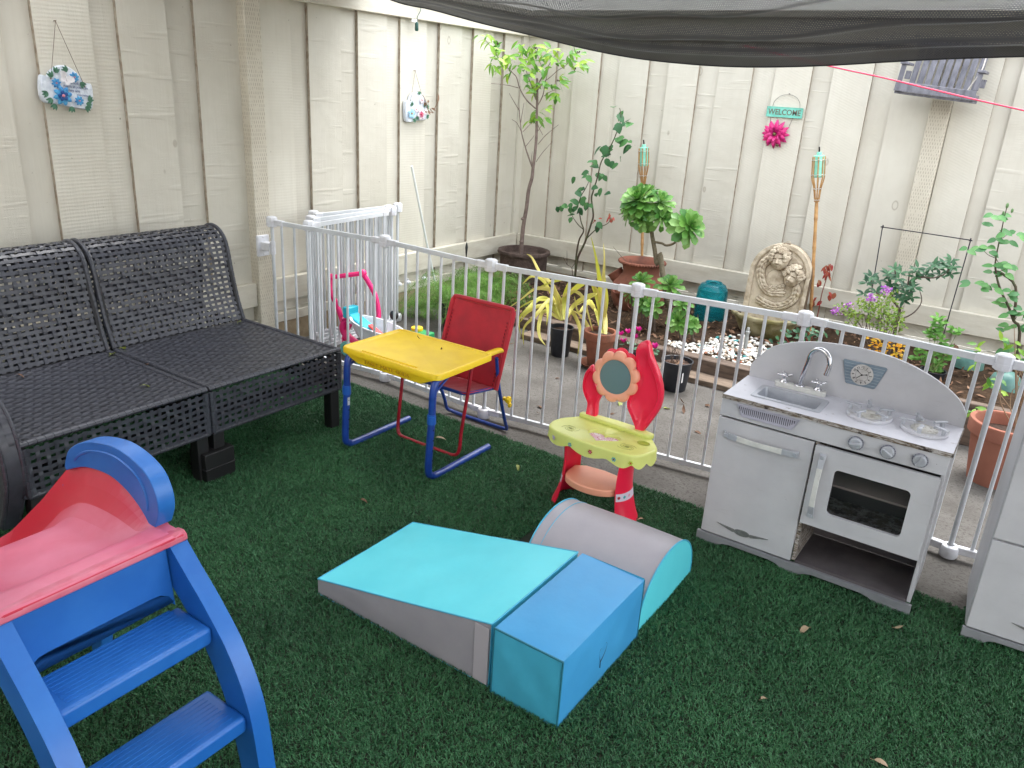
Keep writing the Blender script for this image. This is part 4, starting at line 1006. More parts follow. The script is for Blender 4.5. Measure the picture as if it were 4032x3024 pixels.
L_ = [[(x, y, ZT + .001) for x, y in o_], [(x, y, ZT + .001) for x, y in [(hc[0] + (a - hc[0]) * 1.06, hc[1] + (c - hc[1]) * 1.06) for a, c in ih]], [(x, y, ZT + .0025) for x, y in ih], [(x, y, ZT + .001) for x, y in i_], [(x, y, ZT - .010) for x, y in [(hc[0] + (a - hc[0]) * .94, hc[1] + (c - hc[1]) * .94) for a, c in i_]]]
b.add([p for r in L_ for p in r], [(a * m + i, a * m + (i + 1) % m, (a + 1) * m + (i + 1) % m, (a + 1) * m + i) for a in range(4) for i in range(m)])
# scalloped skirt
def skz(i): 
    x = i / n; return ZT - .032 - .018 * abs(math.sin(x * PI * 12))
b.add([(p[0], p[1], ZT - .012) for p in ring(.998, 0)] + [(p[0], p[1], skz(i)) for i, p in enumerate(ring(1.012, 0))] + [(p[0], p[1], skz(i) + .0) for i, p in enumerate(ring(1.0, 0))] + [(p[0], p[1], ZT - .012) for p in ring(.985, 0)],
      [(a * n + (i + 1) % n, a * n + i, (a + 1) * n + i, (a + 1) * n + (i + 1) % n) for a in range(3) for i in range(n)])
tt = obj('tabletop', b, LM, v_, angle=50)
b = MB(); b.add([(x, y, ZT - .0095) for x, y in [(hc[0] + (a - hc[0]) * .945, hc[1] + (c - hc[1]) * .945) for a, c in i_]], [tuple(range(m))])
hm = NB('pink_swirl_sticker'); cc = hm.mix(hm.ramp(hm.noise(60, 2, .5), .45, .55), lin(226, 186, 204), lin(236, 226, 232)); cc = hm.mix(hm.ramp(hm.noise(95, 2, .5, dist=1.5), .58, .61), cc, lin(196, 60, 96)); hm.set(col=cc, rough=.4)
obj('heart_sticker', b, hm.m, tt)
b = MB(); rp = [(-1.235, 2.338), (-1.238, 2.318), (-.962, 2.302), (-.945, 2.318), (-.950, 2.332), (-1.02, 2.348), (-1.10, 2.352), (-1.18, 2.348)]
b.prism(rp, lambda u, v, d: Vector((u, v, d)), ZT, ZT + .016); obj('rear_ledge', b, LM, tt, bevel=.004)
b = MB()
for q in range(24): pass
b.lathe([(.0225, .0018), (.0205, .0022), (.019, .001), (.018, .0005), (0, .0005)], 28, (-.955, 2.262, ZT + .001), sy=.75); obj('cup_recess', b, M('lime_recess', lin(162, 172, 60), .5), tt)
# engraved curls
b = MB()
for cx, cy, s in ((-1.205, 2.205, 1), (-.985, 2.200, -1)):
    b.ball((cx, cy, ZT + .002), (.008, .006, .0015), 10, 6)
    for a0, r0 in ((.6, .016), (2.2, .018), (3.8, .015), (5.2, .017)):
        b.tube([(cx + (r0 * q / 14) * 1.6 * math.cos(a0 + q * .28 * s), cy + (r0 * q / 14) * 1.2 * math.sin(a0 + q * .28 * s), ZT + .0014) for q in range(4, 18)], .0006, 4)
obj('engraved_curls', b, M('engraving', lin(146, 154, 70), .5), tt)
# flower decals on the skirt
fronts = [(i, p) for i, p in enumerate(ring(1.013, 0))]
def decal(x_t, size, col, core, nm='flower_decal'):
    i, p = min([q for q in fronts if q[1][1] < 2.2], key=lambda q: abs(q[1][0] - x_t)); p2 = fronts[(i + 1) % n][1]
    d_ = Vector((p2[0] - p[0], p2[1] - p[1], 0)).normalized();
    if d_.x < 0: d_ = -d_
    nrm = Vector((d_.y, -d_.x, 0)); o = Vector((p[0], p[1], ZT - .026)) + nrm * .0015; up = Vector((0, 0, 1)); b = MB()
    P = [(size * (1 + .28 * math.cos(6 * 2 * PI * q / 48)) * math.cos(2 * PI * q / 48), size * (1 + .28 * math.cos(6 * 2 * PI * q / 48)) * math.sin(2 * PI * q / 48)) for q in range(48)]
    b.prism(P, lambda u, v, d: o + d_ * u + up * v + nrm * d, 0, .0004); dk = obj(nm, b, col, tt, smooth=False)
    b = MB(); b.prism([(size * .42 * math.cos(2 * PI * q / 16), size * .42 * math.sin(2 * PI * q / 16)) for q in range(16)], lambda u, v, d: o + d_ * u + up * v + nrm * (d + .0005), 0, .0003); obj('flower_core', b, core, dk, smooth=False)
TE = M('teal_print', lin(70, 170, 168), .4); RE = M('dark_red_print', lin(176, 44, 48), .4); PK = M('pink_print', lin(224, 150, 170), .4); YG = M('olive_print', lin(176, 196, 50), .4)
decal(-1.165, .0068, TE, PK); decal(-1.085, .0068, RE, PK); decal(-.995, .0070, TE, RE); decal(-.945, .0066, YG, RE)
i, p = min([q for q in fronts if q[1][1] < 2.2], key=lambda q: abs(q[1][0] + 1.232)); d_ = Vector((.8, -.6, 0)); nrm = Vector((-.6, -.8, 0)); o = Vector((p[0], p[1], ZT - .026)) + nrm * .002
b = MB(); b.prism(heart(.0105), lambda u, v, d: o + d_ * u + Vector((0, 0, 1)) * v + nrm * d, 0, .0005); obj('heart_decal', b, M('lilac_print', lin(186, 176, 206), .4), tt, smooth=False)
# legs: curved shells
def leg(cx, s):
    b = MB()
    def f(u, v, off=0):
        z = (ZT - .012) * v; a = (u - .5) * 2.35; fl = (1 - v) ** 3 * .030; w_ = .040 + fl * .55
        rx = .036 + fl; ry = .062 + fl * .6
        bow = .012 * math.sin(PI * v)
        return Vector((cx + s * ((rx - off) * math.cos(a) - bow + .0), 2.232 + (ry - off) * math.sin(a), z))
    b.grid(lambda u, v: f(u, v), 20, 24); b.grid(lambda u, v: f(1 - u, v, .005), 20, 24)
    b.grid(lambda u, v: f(0, v, .005 * u), 1, 24); b.grid(lambda u, v: f(1, v, .005 * (1 - u)), 1, 24)
    l_ = obj('leg', b, RP, v_, angle=50)
    b = MB(); b.grid(lambda u, v: f(.03 + .72 * u, .33 + .10 * v, -.0008), 20, 2); st_ = obj('band_sticker', b, M('white_sticker', lin(216, 206, 220), .4), l_)
    for q, c_ in enumerate((RE, TE, PK)):
        b = MB(); c0 = f(.12 + .16 * q, .38, -.0018); c1 = f(.12 + .16 * q + .02, .38, -.0018) - c0; tx = c1.normalized(); b.prism([(.0052 * math.cos(2 * PI * w / 12) * (1 + .2 * (w % 2)), .0052 * math.sin(2 * PI * w / 12) * (1 + .2 * (w % 2))) for w in range(12)], lambda u, v, d: c0 + tx * u + Vector((0, 0, 1)) * v + tx.cross(Vector((0, 0, 1))) * d * (1 if s > 0 else 1), 0, .0004); obj('sticker_flower', b, c_, l_, smooth=False)
leg(-1.000, 1); leg(-1.195, -1)
# half-moon shelf with rear wall
b = MB(); sh = [(-1.205, 2.262)] + [(-1.100 + .103 * math.cos(a), 2.205 + .068 * math.sin(a)) for a in [PI + PI * q / 18 for q in range(19)]] + [(-.997, 2.262), (-1.03, 2.285), (-1.10, 2.293), (-1.17, 2.285)]
b.prism(sh, lambda u, v, d: Vector((u, v, d)), .100, .126); obj('shelf', b, SA, v_, bevel=.004)
# mirror and petals stand on the ledge, plane tilted back a little
YM = 2.332
# a tilted plane: y grows with height
def pf(u, v, d): return Vector((u, YM + d + (v - ZT) * .10, v))
rpet = cat2([(-.998, .286), (-.970, .335), (-.945, .395), (-.945, .450), (-.968, .508), (-1.003, .560), (-1.020, .600), (-1.036, .606), (-1.062, .582), (-1.055, .530), (-1.042, .470), (-1.064, .400), (-1.062, .365), (-1.040, .332), (-1.020, .300), (-1.018, .286)], 6, True)
lpet = cat2([(-1.177, .288), (-1.178, .345), (-1.166, .390), (-1.190, .412), (-1.203, .452), (-1.214, .474), (-1.226, .474), (-1.243, .441), (-1.244, .395), (-1.231, .365), (-1.213, .336), (-1.211, .288)], 6, True)
def pillow(P, d0, d1, inset, cen=None, f=pf):
    b = MB(); n_ = len(P); c = cen or (sum(p[0] for p in P) / n_, sum(p[1] for p in P) / n_)
    def rg(s, d): return [f(c[0] + (u - c[0]) * s, c[1] + (v - c[1]) * s, d) for u, v in P]
    RR = [rg(1 - inset, d1), rg(1, d1 - (d1 - d0) * .3), rg(1, d0 + (d1 - d0) * .3), rg(1 - inset, d0), rg(.80, d0), rg(.74, d0 + .007), rg(.35, d0 + .010)]
    b.add([p for r in RR for p in r], [(a * n_ + (i + 1) % n_, a * n_ + i, (a + 1) * n_ + i, (a + 1) * n_ + (i + 1) % n_) for a in range(6) for i in range(n_)] + [tuple(reversed(range(6 * n_, 7 * n_))), tuple(range(n_))])
    return b
obj('petal_upright', pillow(rpet, -.012, .016, .05), RP, v_, angle=50)
obj('petal_upright', pillow(lpet, -.012, .016, .07), RP, v_, angle=50)
mc = (-1.118, .463)
for q in range(3):
    a = 1.0 + q * .55; c = (mc[0] + .062 * math.cos(a), mc[1] + .073 * math.sin(a)); b = MB(); b.ball(pf(c[0], c[1], .004), (.028, .009, .026), 20, 10); obj('rear_petal', b, RP, v_)
b = MB(); F_ = []
for q in range(120):
    a = 2 * PI * q / 120; r = .075 + .015 * abs(math.sin(a * 5 + .3)) ** .55; F_.append((mc[0] + r * math.cos(a), mc[1] + r * 1.02 * math.sin(a)))
def rg(s, d): return [pf(mc[0] + (u - mc[0]) * s, mc[1] + (v - mc[1]) * s, d) for u, v in F_]
def cr(r, d): return [pf(mc[0] + r * math.cos(2 * PI * q / 120), mc[1] + r * math.sin(2 * PI * q / 120), d) for q in range(120)]
RR = [rg(.9, -.004), rg(.985, -.008), rg(1, -.014), rg(.97, -.022), rg(.90, -.026), cr(.064, -.026), cr(.0605, -.024), cr(.0595, -.018)]
b.add([p for r in RR for p in r], [(a * 120 + (i + 1) % 120, a * 120 + i, (a + 1) * 120 + i, (a + 1) * 120 + (i + 1) % 120) for a in range(7) for i in range(120)])
mf = obj('mirror_frame', b, SA, v_, angle=60)
b = MB(); b.add(cr(.0598, -.019), [tuple(reversed(range(120)))]); obj('mirror', b, M('toy_mirror', lin(120, 150, 152), .22, metal=.35, spec=.8), mf, smooth=False)
# =============== CHILD'S SLIDE ===============
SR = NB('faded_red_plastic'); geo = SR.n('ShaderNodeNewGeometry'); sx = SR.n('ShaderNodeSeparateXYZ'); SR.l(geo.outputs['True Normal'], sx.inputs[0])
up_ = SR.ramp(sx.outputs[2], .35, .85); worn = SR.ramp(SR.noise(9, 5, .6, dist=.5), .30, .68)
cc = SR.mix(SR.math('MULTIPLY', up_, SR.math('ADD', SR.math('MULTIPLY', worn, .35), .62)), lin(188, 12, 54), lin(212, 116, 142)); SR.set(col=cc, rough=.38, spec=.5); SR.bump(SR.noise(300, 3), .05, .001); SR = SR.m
SB = M('blue_rotomoulded_plastic', lin(30, 98, 178), .38, col2=lin(44, 112, 190), ns=6, spec=.5, bump=.10, bs=350, bd=.001)
s = thing('toddler_slide', 'red and blue plastic toddler slide with steps facing the window', 'slide', (-1.3, .62, 0))
YL_, YR_ = .425, .800; ZP = .492
# side rails: bowed legs
rail = [(-1.310, .485), (-1.256, .430), (-1.194, .369), (-1.129, .288), (-1.081, .178), (-1.060, .030), (-1.058, .0)]
rc = cat2(rail, 6)
for y0, y1, o_ in ((YR_ - .038, YR_, 1), (YL_, YL_ + .038, -1)):
    b = MB(); inn = [(x - .060 - .036 * min(1, z / .44), z - .012 - .02 * (z > .43)) for x, z in rc]
    inn = [(x, max(0, z)) for x, z in inn]
    b.prism(rc + inn[::-1], lambda u, v, d: Vector((u, d, v)), y0, y1); obj('side_rail', b, SB, s, bevel=.009, bseg=3)
    # rear slab leg under the platform
    b = MB(); b.prism([(-1.70, 0), (-1.66, 0), (-1.60, .30), (-1.36, .46), (-1.36, .47), (-1.72, .47)], lambda u, v, d: Vector((u, d, v)), y0 + .003, y1 - .003); obj('rear_leg', b, SB, s, bevel=.006)
# apron under the platform with an arched lower edge
b = MB(); ya, yb = YL_ + .040, YR_ - .040
P = [(ya, .478), (yb, .478)] + [(yb + .0, .335), (yb - .006, .345), (yb - .014, .362), (yb - .030, .372)] + [(yb - .05 - (yb - ya - .10) * q / 6, .374) for q in range(7)] + [(ya + .030, .372), (ya + .014, .362), (ya + .006, .345), (ya, .335)]
b.prism(P, lambda u, v, d: Vector((d - .10 * (v - .478) , u, v)), -1.345, -1.310); obj('apron', b, SB, s, bevel=.006, bseg=3)
for zt, xf, dep in ((.338, -1.180, .112), (.167, -1.090, .125)):
    b = MB(); b.box(xf - dep, xf, ya - .002, yb + .002, zt - .040, zt)
    stp = obj('step', b, SB, s, bevel=.008, bseg=3)
    b = MB()
    for q in range(9):
        x = xf - .020 - q * .011; b.box(x - .002, x + .002, ya + .02, yb - .02, zt - .001, zt + .0012)
    obj('tread', b, SB, stp)
# platform, chute and hood walls as one red shell
prof = [(-1.297, .486), (-1.305, .493), (-1.36, .492), (-1.375, .480), (-1.40, .466), (-1.50, .458), (-1.60, .440), (-1.70, .372), (-1.80, .290), (-1.92, .200), (-2.05, .118), (-2.16, .072), (-2.25, .060)]
pc = cat2(prof, 5)
wall = lambda x: (.0 if x > -1.36 else (.115 if x > -1.70 else .07)) 
def hoodz(x):
    """height of the top edge of the side walls"""
    K = [(-1.36, .500), (-1.382, .512), (-1.411, .535), (-1.453, .555), (-1.513, .566), (-1.606, .552), (-1.693, .520), (-1.853, .378), (-2.065, .205), (-2.18, .13), (-2.25, .10)]
    if x >= K[0][0]: return None
    for i in range(len(K) - 1):
        if x >= K[i + 1][0]: f = (K[i][0] - x) / (K[i][0] - K[i + 1][0]); return K[i][1] * (1 - f) + K[i + 1][1] * f
    return K[-1][1]
b = MB(); rows = []
for x, z in pc:
    hz = hoodz(x); hz = max(z, hz) if hz else z; dz = hz - z; k_ = min(1, dz / .05)
    yo, yi = YR_ - .006, YR_ - .050; row = []
    half = [(YR_ - .004, z - .030 if not dz else hz - .02), (YR_ - .004, hz - .003), (YR_ - .010, hz), (YR_ - .024, hz - .002), (YR_ - .028 - .012 * k_, z + dz * .62), (YR_ - .034 - .020 * k_, z + dz * .28), (YR_ - .05 - .03 * k_, z + dz * .06), (YR_ - .10, z - .001)]
    mid = (YL_ + YR_) / 2
    row = [Vector((x, y, zz)) for y, zz in half] + [Vector((x, 2 * mid - y, zz)) for y, zz in reversed(half)]
    rows.append(row)
w_ = len(rows[0]); b.add([p for r in rows for p in r], [(i * w_ + j, i * w_ + j + 1, (i + 1) * w_ + j + 1, (i + 1) * w_ + j) for i in range(len(rows) - 1) for j in range(w_ - 1)])

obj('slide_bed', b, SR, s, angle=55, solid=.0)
b = MB(); b.prism([(-1.325, .4925), (-1.306, .4945), (-1.297, .488), (-1.295, .474), (-1.345, .472)][::-1], lambda u, v, d: Vector((u, d, v)), YL_ - .002, YR_ + .002); obj('front_lip', b, M('faded_pink_plastic', lin(196, 88, 110), .42, col2=lin(206, 122, 142), ns=12), s, bevel=.004)
# crowns over both hood walls
cr_o = [(-1.352, .496), (-1.334, .539), (-1.339, .581), (-1.367, .616), (-1.430, .636), (-1.499, .636), (-1.592, .613), (-1.665, .570), (-1.695, .520)]
cr_i = [(-1.690, .512), (-1.606, .548), (-1.513, .562), (-1.453, .551), (-1.411, .530), (-1.385, .508), (-1.375, .494)]
co, ci = cat2(cr_o, 5), cat2(cr_i, 5)
for y0, y1 in ((YR_ - .034, YR_ + .004), (YL_ - .004, YL_ + .034)):
    b = MB(); b.prism((co + ci)[::-1], lambda u, v, d: Vector((u, d, v)), y0, y1); cn = obj('hood_crown', b, SB, s, bevel=.010, bseg=4)
    b = MB(); sg = -1
    mid = [((a[0] * .80 - 1.52 * .20), (a[1] * .80 + .525 * .20)) for a in co[4:-4]]
    yy = y0 if y0 > .6 else y1
    b.tube([(u, yy - (.0005 if y0 > .6 else -.0005), v) for u, v in mid], .0032, 6); obj('crown_ridge', b, SB, cn)
# =============== DOLL STROLLER ===============
PKP = M('hot_pink_plastic', lin(236, 34, 118), .35, col2=lin(222, 26, 108), ns=12, spec=.5); AQP = M('aqua_plastic', lin(110, 190, 182), .4); WHP = M('white_toy_plastic', lin(222, 226, 232), .35); TUB = M('pale_blue_tub', lin(170, 196, 208), .4)
d = thing('doll_stroller', 'hot pink doll stroller with white tub behind the gate', 'doll stroller', (-2.80, 2.92, 0))
def wheel(x, y, r=.040):
    b = MB(); b.lathe([(r * .55, -.012), (r * .9, -.013), (r, -.008), (r, .008), (r * .9, .013), (r * .55, .012), (r * .5, .0), (r * .55, -.012)], 24); b.v = [(x + v[0], y + v[2], r + v[1] + .001) for v in b.v]
    w_ = obj('wheel', b, AQP, d, angle=40)
    b = MB(); b.lathe([(0, -.009), (r * .22, -.010), (r * .22, .010), (0, .009)], 14)
    for q in range(5): b.box(0, r * .56, -.004, .004, -.004, .004, Matrix.Rotation(2 * PI * q / 5, 4, 'Z'))
    b.v = [(x + v[0], y + v[2], r + v[1] + .001) for v in b.v]; obj('hub', b, AQP, w_)
wheel(-2.735, 2.735); wheel(-2.905, 2.80); wheel(-2.54, 2.81); wheel(-2.62, 2.98)
b = MB(); b.tube(catmull([(-2.94, 2.86, .150), (-2.99, 2.86, .06), (-2.90, 2.82, .045), (-2.72, 2.80, .040), (-2.50, 2.84, .045)], 5), .012, 10)
b.tube(catmull([(-2.80, 2.99, .15), (-2.88, 2.98, .06), (-2.72, 2.98, .045), (-2.50, 2.96, .045)], 5), .012, 10); b.tube([(-2.905, 2.80, .041), (-2.86, 2.98, .041)], .008, 8); b.tube([(-2.735, 2.735, .041), (-2.72, 2.99, .041)], .008, 8)
b.box(-2.72, -2.50, 2.80, 2.98, .030, .045)
obj('chassis', b, PKP, d)
H0, H1 = Vector((-3.096, 2.88, .375)), Vector((-2.955, 2.97, .408))
b = MB(); b.tube([H0, H1], .0125, 12); b.ball(H0, .020, 14, 10); b.ball(H1, .022, 14, 10)
b.tube(catmull([H0, (-3.085, 2.86, .310), (-3.035, 2.86, .235), (-2.99, 2.86, .145), (-2.965, 2.855, .125)], 5), .0135, 10)
b.tube(catmull([H1, (-2.93, 2.985, .365), (-2.885, 2.99, .30), (-2.860, 2.99, .22), (-2.85, 2.98, .18)], 5), .0135, 10)
b.tube(catmull([(-2.965, 2.855, .175), (-2.985, 2.855, .120), (-2.95, 2.86, .075), (-2.88, 2.87, .045)], 5), [.022] * 16, 10)
obj('handle', b, PKP, d, angle=60)
def tub(b, sc, z0, z1, cx=-2.755, cy=2.875, up=True):
    A, B_ = .180, .085; n = 40; L = []
    for k_, (f, z) in enumerate(((.55, z0), (.80, z0 + .010), (.93, (z0 + z1) / 2), (1.0, z1 - .004), (1.06, z1), (1.06, z1 + .006), (.98, z1 + .006), (.93, z1 - .004), (.85, (z0 + z1) / 2), (.70, z0 + .016), (.2, z0 + .014))):
        L.append([(cx + A * f * math.cos(2 * PI * q / n) * (1.0 + .05 * math.cos(2 * PI * q / n)), cy + B_ * f * math.sin(2 * PI * q / n), z - .10 * (A * f * math.cos(2 * PI * q / n))) for q in range(n)])
    b.add([p for r in L for p in r], [(a * n + i, a * n + (i + 1) % n, (a + 1) * n + (i + 1) % n, (a + 1) * n + i) for a in range(len(L) - 1) for i in range(n)] + [tuple(10 * n + i for i in range(n)), tuple(reversed(range(n)))])
b = MB(); tub(b, 1, .095, .178); tb = obj('tub', b, WHP, d, angle=50)
b = MB(); b.box(-2.95, -2.80, 2.845, 2.915, .0, .012, Matrix.Translation((0, 0, 0))); b.v = [(x, y, .205 + (-2.95 - x) * .42 + z) for x, y, z in b.v]; b.box(-2.975, -2.935, 2.84, 2.92, .185, .245)
obj('seat', b, M('turquoise_seat', lin(30, 176, 196), .4), d, bevel=.006)
b = MB(); b.box(-2.815, -2.70, 2.865, 2.895, 0, .010); b.v = [(x, y, .160 + (-2.80 - x) * .45 + z) for x, y, z in b.v]; obj('strap', b, M('orange_red_strap', lin(214, 48, 46), .4), d, bevel=.003)
b = MB(); b.lathe([(0, -.010), (.024, -.010), (.026, -.004), (.026, .004), (.024, .010), (0, .010)], 20); b.v = [(-2.775 + v[0], 3.02 + v[2] * .9, .205 + v[1]) for v in b.v]
t = thing('toy_disc', 'round black toy wheel resting against the stroller tub', 'toy', (-2.775, 3.02, 0)); obj('disc', b, M('black_toy', lin(20, 22, 26), .3), t)
t = thing('toy_box', 'green toy with round yellow lid behind the stroller tub', 'toy', (-2.60, 3.04, 0))
b = MB(); b.box(-2.66, -2.54, 3.0, 3.08, .0, .15); bx_ = obj('body', b, M('green_toy', lin(36, 140, 80), .4), t, bevel=.008)
b = MB(); b.lathe([(0, .150), (.030, .150), (.032, .156), (.030, .166), (0, .168)], 24, (-2.63, 3.04, 0)); obj('lid', b, YL, t)
# =============== MEASURED PLANT POINTS (x, z) in metres ===============
TB0 = [(-3.023, .805), (-3.020, .867), (-3.014, .936), (-3.009, 1.060), (-3.017, 1.211), (-3.023, 1.329), (-3.034, 1.440)]
TB1 = [(-3.024, .870), (-3.078, .962), (-3.089, 1.004), (-3.131, 1.093), (-3.157, 1.232), (-3.166, 1.304), (-3.164, 1.387)]
TB2 = [(-3.131, 1.093), (-3.170, 1.146), (-3.215, 1.170)]
TB3 = [(-3.157, 1.232), (-3.203, 1.283), (-3.249, 1.332)]
TB4 = [(-3.139, 1.154), (-3.126, 1.282)]
TB5 = [(-3.123, 1.097), (-3.084, 1.137), (-3.045, 1.176)]
TB6 = [(-3.089, 1.004), (-3.047, 1.057), (-3.026, 1.083)]
TB7 = [(-3.032, 1.249), (-3.105, 1.307), (-3.171, 1.375), (-3.199, 1.439), (-3.239, 1.467), (-3.330, 1.535), (-3.396, 1.598), (-3.472, 1.667)]
TB8 = [(-3.183, 1.377), (-3.265, 1.388), (-3.400, 1.390)]
TB9 = [(-3.019, 1.270), (-2.979, 1.331), (-2.966, 1.402), (-2.962, 1.472), (-2.950, 1.507)]
TB10 = [(-3.028, 1.399), (-2.983, 1.465), (-2.925, 1.553), (-2.886, 1.599)]
TB11 = [(-2.972, 1.425), (-2.930, 1.450), (-2.876, 1.492), (-2.829, 1.516), (-2.803, 1.540)]
TB12 = [(-3.036, 1.305), (-3.073, 1.385), (-3.109, 1.454), (-3.136, 1.517)]
TB13 = [(-2.987, 1.471), (-3.019, 1.539), (-3.053, 1.595), (-3.093, 1.634)]
TB14 = [(-3.019, 1.365), (-2.972, 1.425)]
TB15 = [(-2.975, 1.332), (-2.937, 1.354), (-2.894, 1.374)]
TB16 = [(-2.995, 1.028), (-2.936, 1.090), (-2.843, 1.166)]
TB17 = [(-3.001, .916), (-2.956, .973), (-2.880, 1.052)]
TB18 = [(-3.029, .885), (-3.041, .934), (-3.033, .978)]
TB19 = [(-3.001, 1.149), (-2.979, 1.111), (-2.958, 1.085)]
TB20 = [(-2.998, 1.110), (-2.965, 1.166)]
TB21 = [(-2.949, 1.495), (-2.886, 1.514), (-2.823, 1.534)]
TL = [(-3.529, 1.684), (-3.457, 1.691), (-3.463, 1.658), (-3.419, 1.644), (-3.367, 1.634), (-3.405, 1.609), (-3.335, 1.611), (-3.356, 1.587), (-3.301, 1.571), (-3.286, 1.583), (-3.261, 1.554), (-3.399, 1.509), (-3.344, 1.516), (-3.327, 1.499), (-3.354, 1.546), (-3.248, 1.478), (-3.270, 1.454), (-3.200, 1.556), (-3.171, 1.580), (-3.131, 1.552), (-3.188, 1.504), (-3.156, 1.586), (-3.207, 1.654), (-3.160, 1.632), (-3.093, 1.634), (-3.062, 1.617), (-3.026, 1.624), (-3.112, 1.599), (-3.053, 1.600), (-3.080, 1.560), (-3.075, 1.502), (-3.063, 1.543), (-3.131, 1.450), (-3.095, 1.467), (-3.007, 1.573), (-2.982, 1.619), (-2.932, 1.626), (-2.934, 1.575), (-2.974, 1.534), (-2.957, 1.506), (-2.978, 1.494), (-2.881, 1.543), (-2.894, 1.531), (-2.852, 1.611), (-2.814, 1.584), (-2.794, 1.596), (-2.773, 1.596), (-2.732, 1.598), (-2.686, 1.560), (-2.791, 1.563), (-2.739, 1.536), (-2.711, 1.532), (-2.757, 1.502), (-2.870, 1.424), (-2.866, 1.453), (-2.919, 1.404), (-2.892, 1.348), (-2.862, 1.338), (-2.980, 1.436), (-3.037, 1.399), (-2.992, 1.395), (-2.945, 1.368), (-3.095, 1.373), (-3.055, 1.351), (-3.009, 1.241), (-2.958, 1.256), (-3.029, 1.210), (-3.004, 1.181), (-2.946, 1.203), (-3.057, 1.184), (-3.083, 1.414), (-3.157, 1.493)]
R0 = [(-2.585, .235), (-2.576, .336), (-2.532, .450), (-2.499, .575), (-2.491, .632), (-2.515, .730), (-2.507, .778), (-2.485, .873), (-2.469, .965), (-2.425, 1.044), (-2.391, 1.120), (-2.361, 1.231), (-2.377, 1.294)]
R1 = [(-2.579, .319), (-2.569, .452), (-2.541, .521), (-2.568, .581), (-2.586, .643)]
R2 = [(-2.549, .528), (-2.589, .551), (-2.630, .589), (-2.660, .625)]
R3 = [(-2.609, .664), (-2.589, .737), (-2.558, .795), (-2.537, .852), (-2.550, .889)]
R4 = [(-2.516, .476), (-2.450, .546), (-2.374, .592), (-2.356, .634)]
R5 = [(-2.577, .245), (-2.617, .263), (-2.656, .273), (-2.690, .318)]
RL = [(-2.416, 1.299), (-2.350, 1.281), (-2.390, 1.257), (-2.314, 1.220), (-2.284, 1.215), (-2.340, 1.196), (-2.314, 1.191), (-2.384, 1.208), (-2.364, 1.115), (-2.296, 1.113), (-2.276, 1.086), (-2.323, 1.125), (-2.480, 1.061), (-2.446, 1.071), (-2.403, 1.075), (-2.437, .991), (-2.405, 1.016), (-2.392, .980), (-2.347, .969), (-2.529, .944), (-2.513, .961), (-2.497, .894), (-2.443, .892), (-2.566, .872), (-2.647, .852), (-2.522, .799), (-2.475, .774), (-2.451, .807), (-2.421, .773), (-2.629, .768), (-2.585, .788), (-2.638, .763), (-2.540, .704), (-2.578, .715), (-2.613, .695), (-2.651, .706), (-2.768, .643), (-2.732, .664), (-2.695, .673), (-2.666, .664), (-2.629, .669), (-2.600, .665), (-2.630, .633), (-2.628, .613), (-2.521, .698), (-2.459, .588), (-2.444, .575), (-2.551, .726), (-2.551, .896)]
AT = [(-1.934, .633), (-1.907, .544), (-1.873, .462), (-1.846, .379)]
AT2 = [(-1.900, .588), (-1.864, .513), (-1.830, .418), (-1.798, .346), (-1.765, .265), (-1.724, .190), (-1.672, .130), (-1.630, .076), (-1.602, .032)]
AT2br = [(-1.905, .577), (-1.861, .576), (-1.834, .568), (-1.800, .579), (-1.777, .597)]
AH = [(-1.798, .386), (-1.602, .406), (-1.798, .256), (-1.665, .265), (-1.437, .362), (-1.436, .255), (-1.347, .222), (-1.853, .311)]
AH2 = [(-2.010, .793), (-2.078, .699), (-1.899, .772), (-1.707, .700), (-1.792, .716), (-1.989, .689)]
RR = [(-.020, .404), (-.059, .458), (-.094, .518), (-.150, .599), (-.187, .676), (-.202, .740), (-.208, .839), (-.213, .925), (-.214, .988)]
RRL = [(-.246, .932), (-.262, .936), (-.299, .896), (-.239, .945), (-.211, .873), (-.182, .860), (-.150, .871), (-.128, .862), (-.223, .837), (-.168, .822), (-.278, .784), (-.246, .780), (-.327, .767), (-.238, .770), (-.200, .698), (-.163, .716), (-.170, .703), (-.145, .725), (-.200, .674), (-.148, .677), (-.133, .721), (-.274, .606), (-.227, .590), (-.221, .610), (-.191, .615), (-.175, .594), (-.103, .595), (-.108, .576), (-.071, .589), (-.132, .523), (-.113, .551), (-.087, .489), (-.084, .520), (-.078, .429), (-.029, .439), (-.048, .497)]
RD = [(-.565, .354), (-.567, .420), (-.558, .514), (-.565, .603)]
RD2 = [(-.548, .548), (-.514, .583), (-.448, .592), (-.399, .626), (-.387, .672)]
RD3 = [(-.571, .380), (-.616, .450), (-.616, .536), (-.638, .610)]
RD4 = [(-.671, .453), (-.720, .484), (-.737, .534)]
RD5 = [(-.547, .354), (-.498, .401), (-.477, .464), (-.502, .525)]
RDL = [(-.636, .604), (-.646, .563), (-.604, .590), (-.608, .557), (-.638, .525), (-.622, .509), (-.582, .516), (-.542, .523), (-.558, .488), (-.597, .474), (-.525, .527), (-.532, .583), (-.558, .540), (-.587, .456), (-.526, .474), (-.532, .609), (-.530, .628), (-.476, .644), (-.462, .659), (-.485, .605), (-.424, .615), (-.437, .644), (-.400, .657), (-.391, .690), (-.374, .661), (-.376, .624), (-.414, .667), (-.740, .520), (-.700, .534), (-.757, .510), (-.757, .450), (-.700, .474), (-.739, .547), (-.487, .591), (-.660, .574), (-.561, .448)]
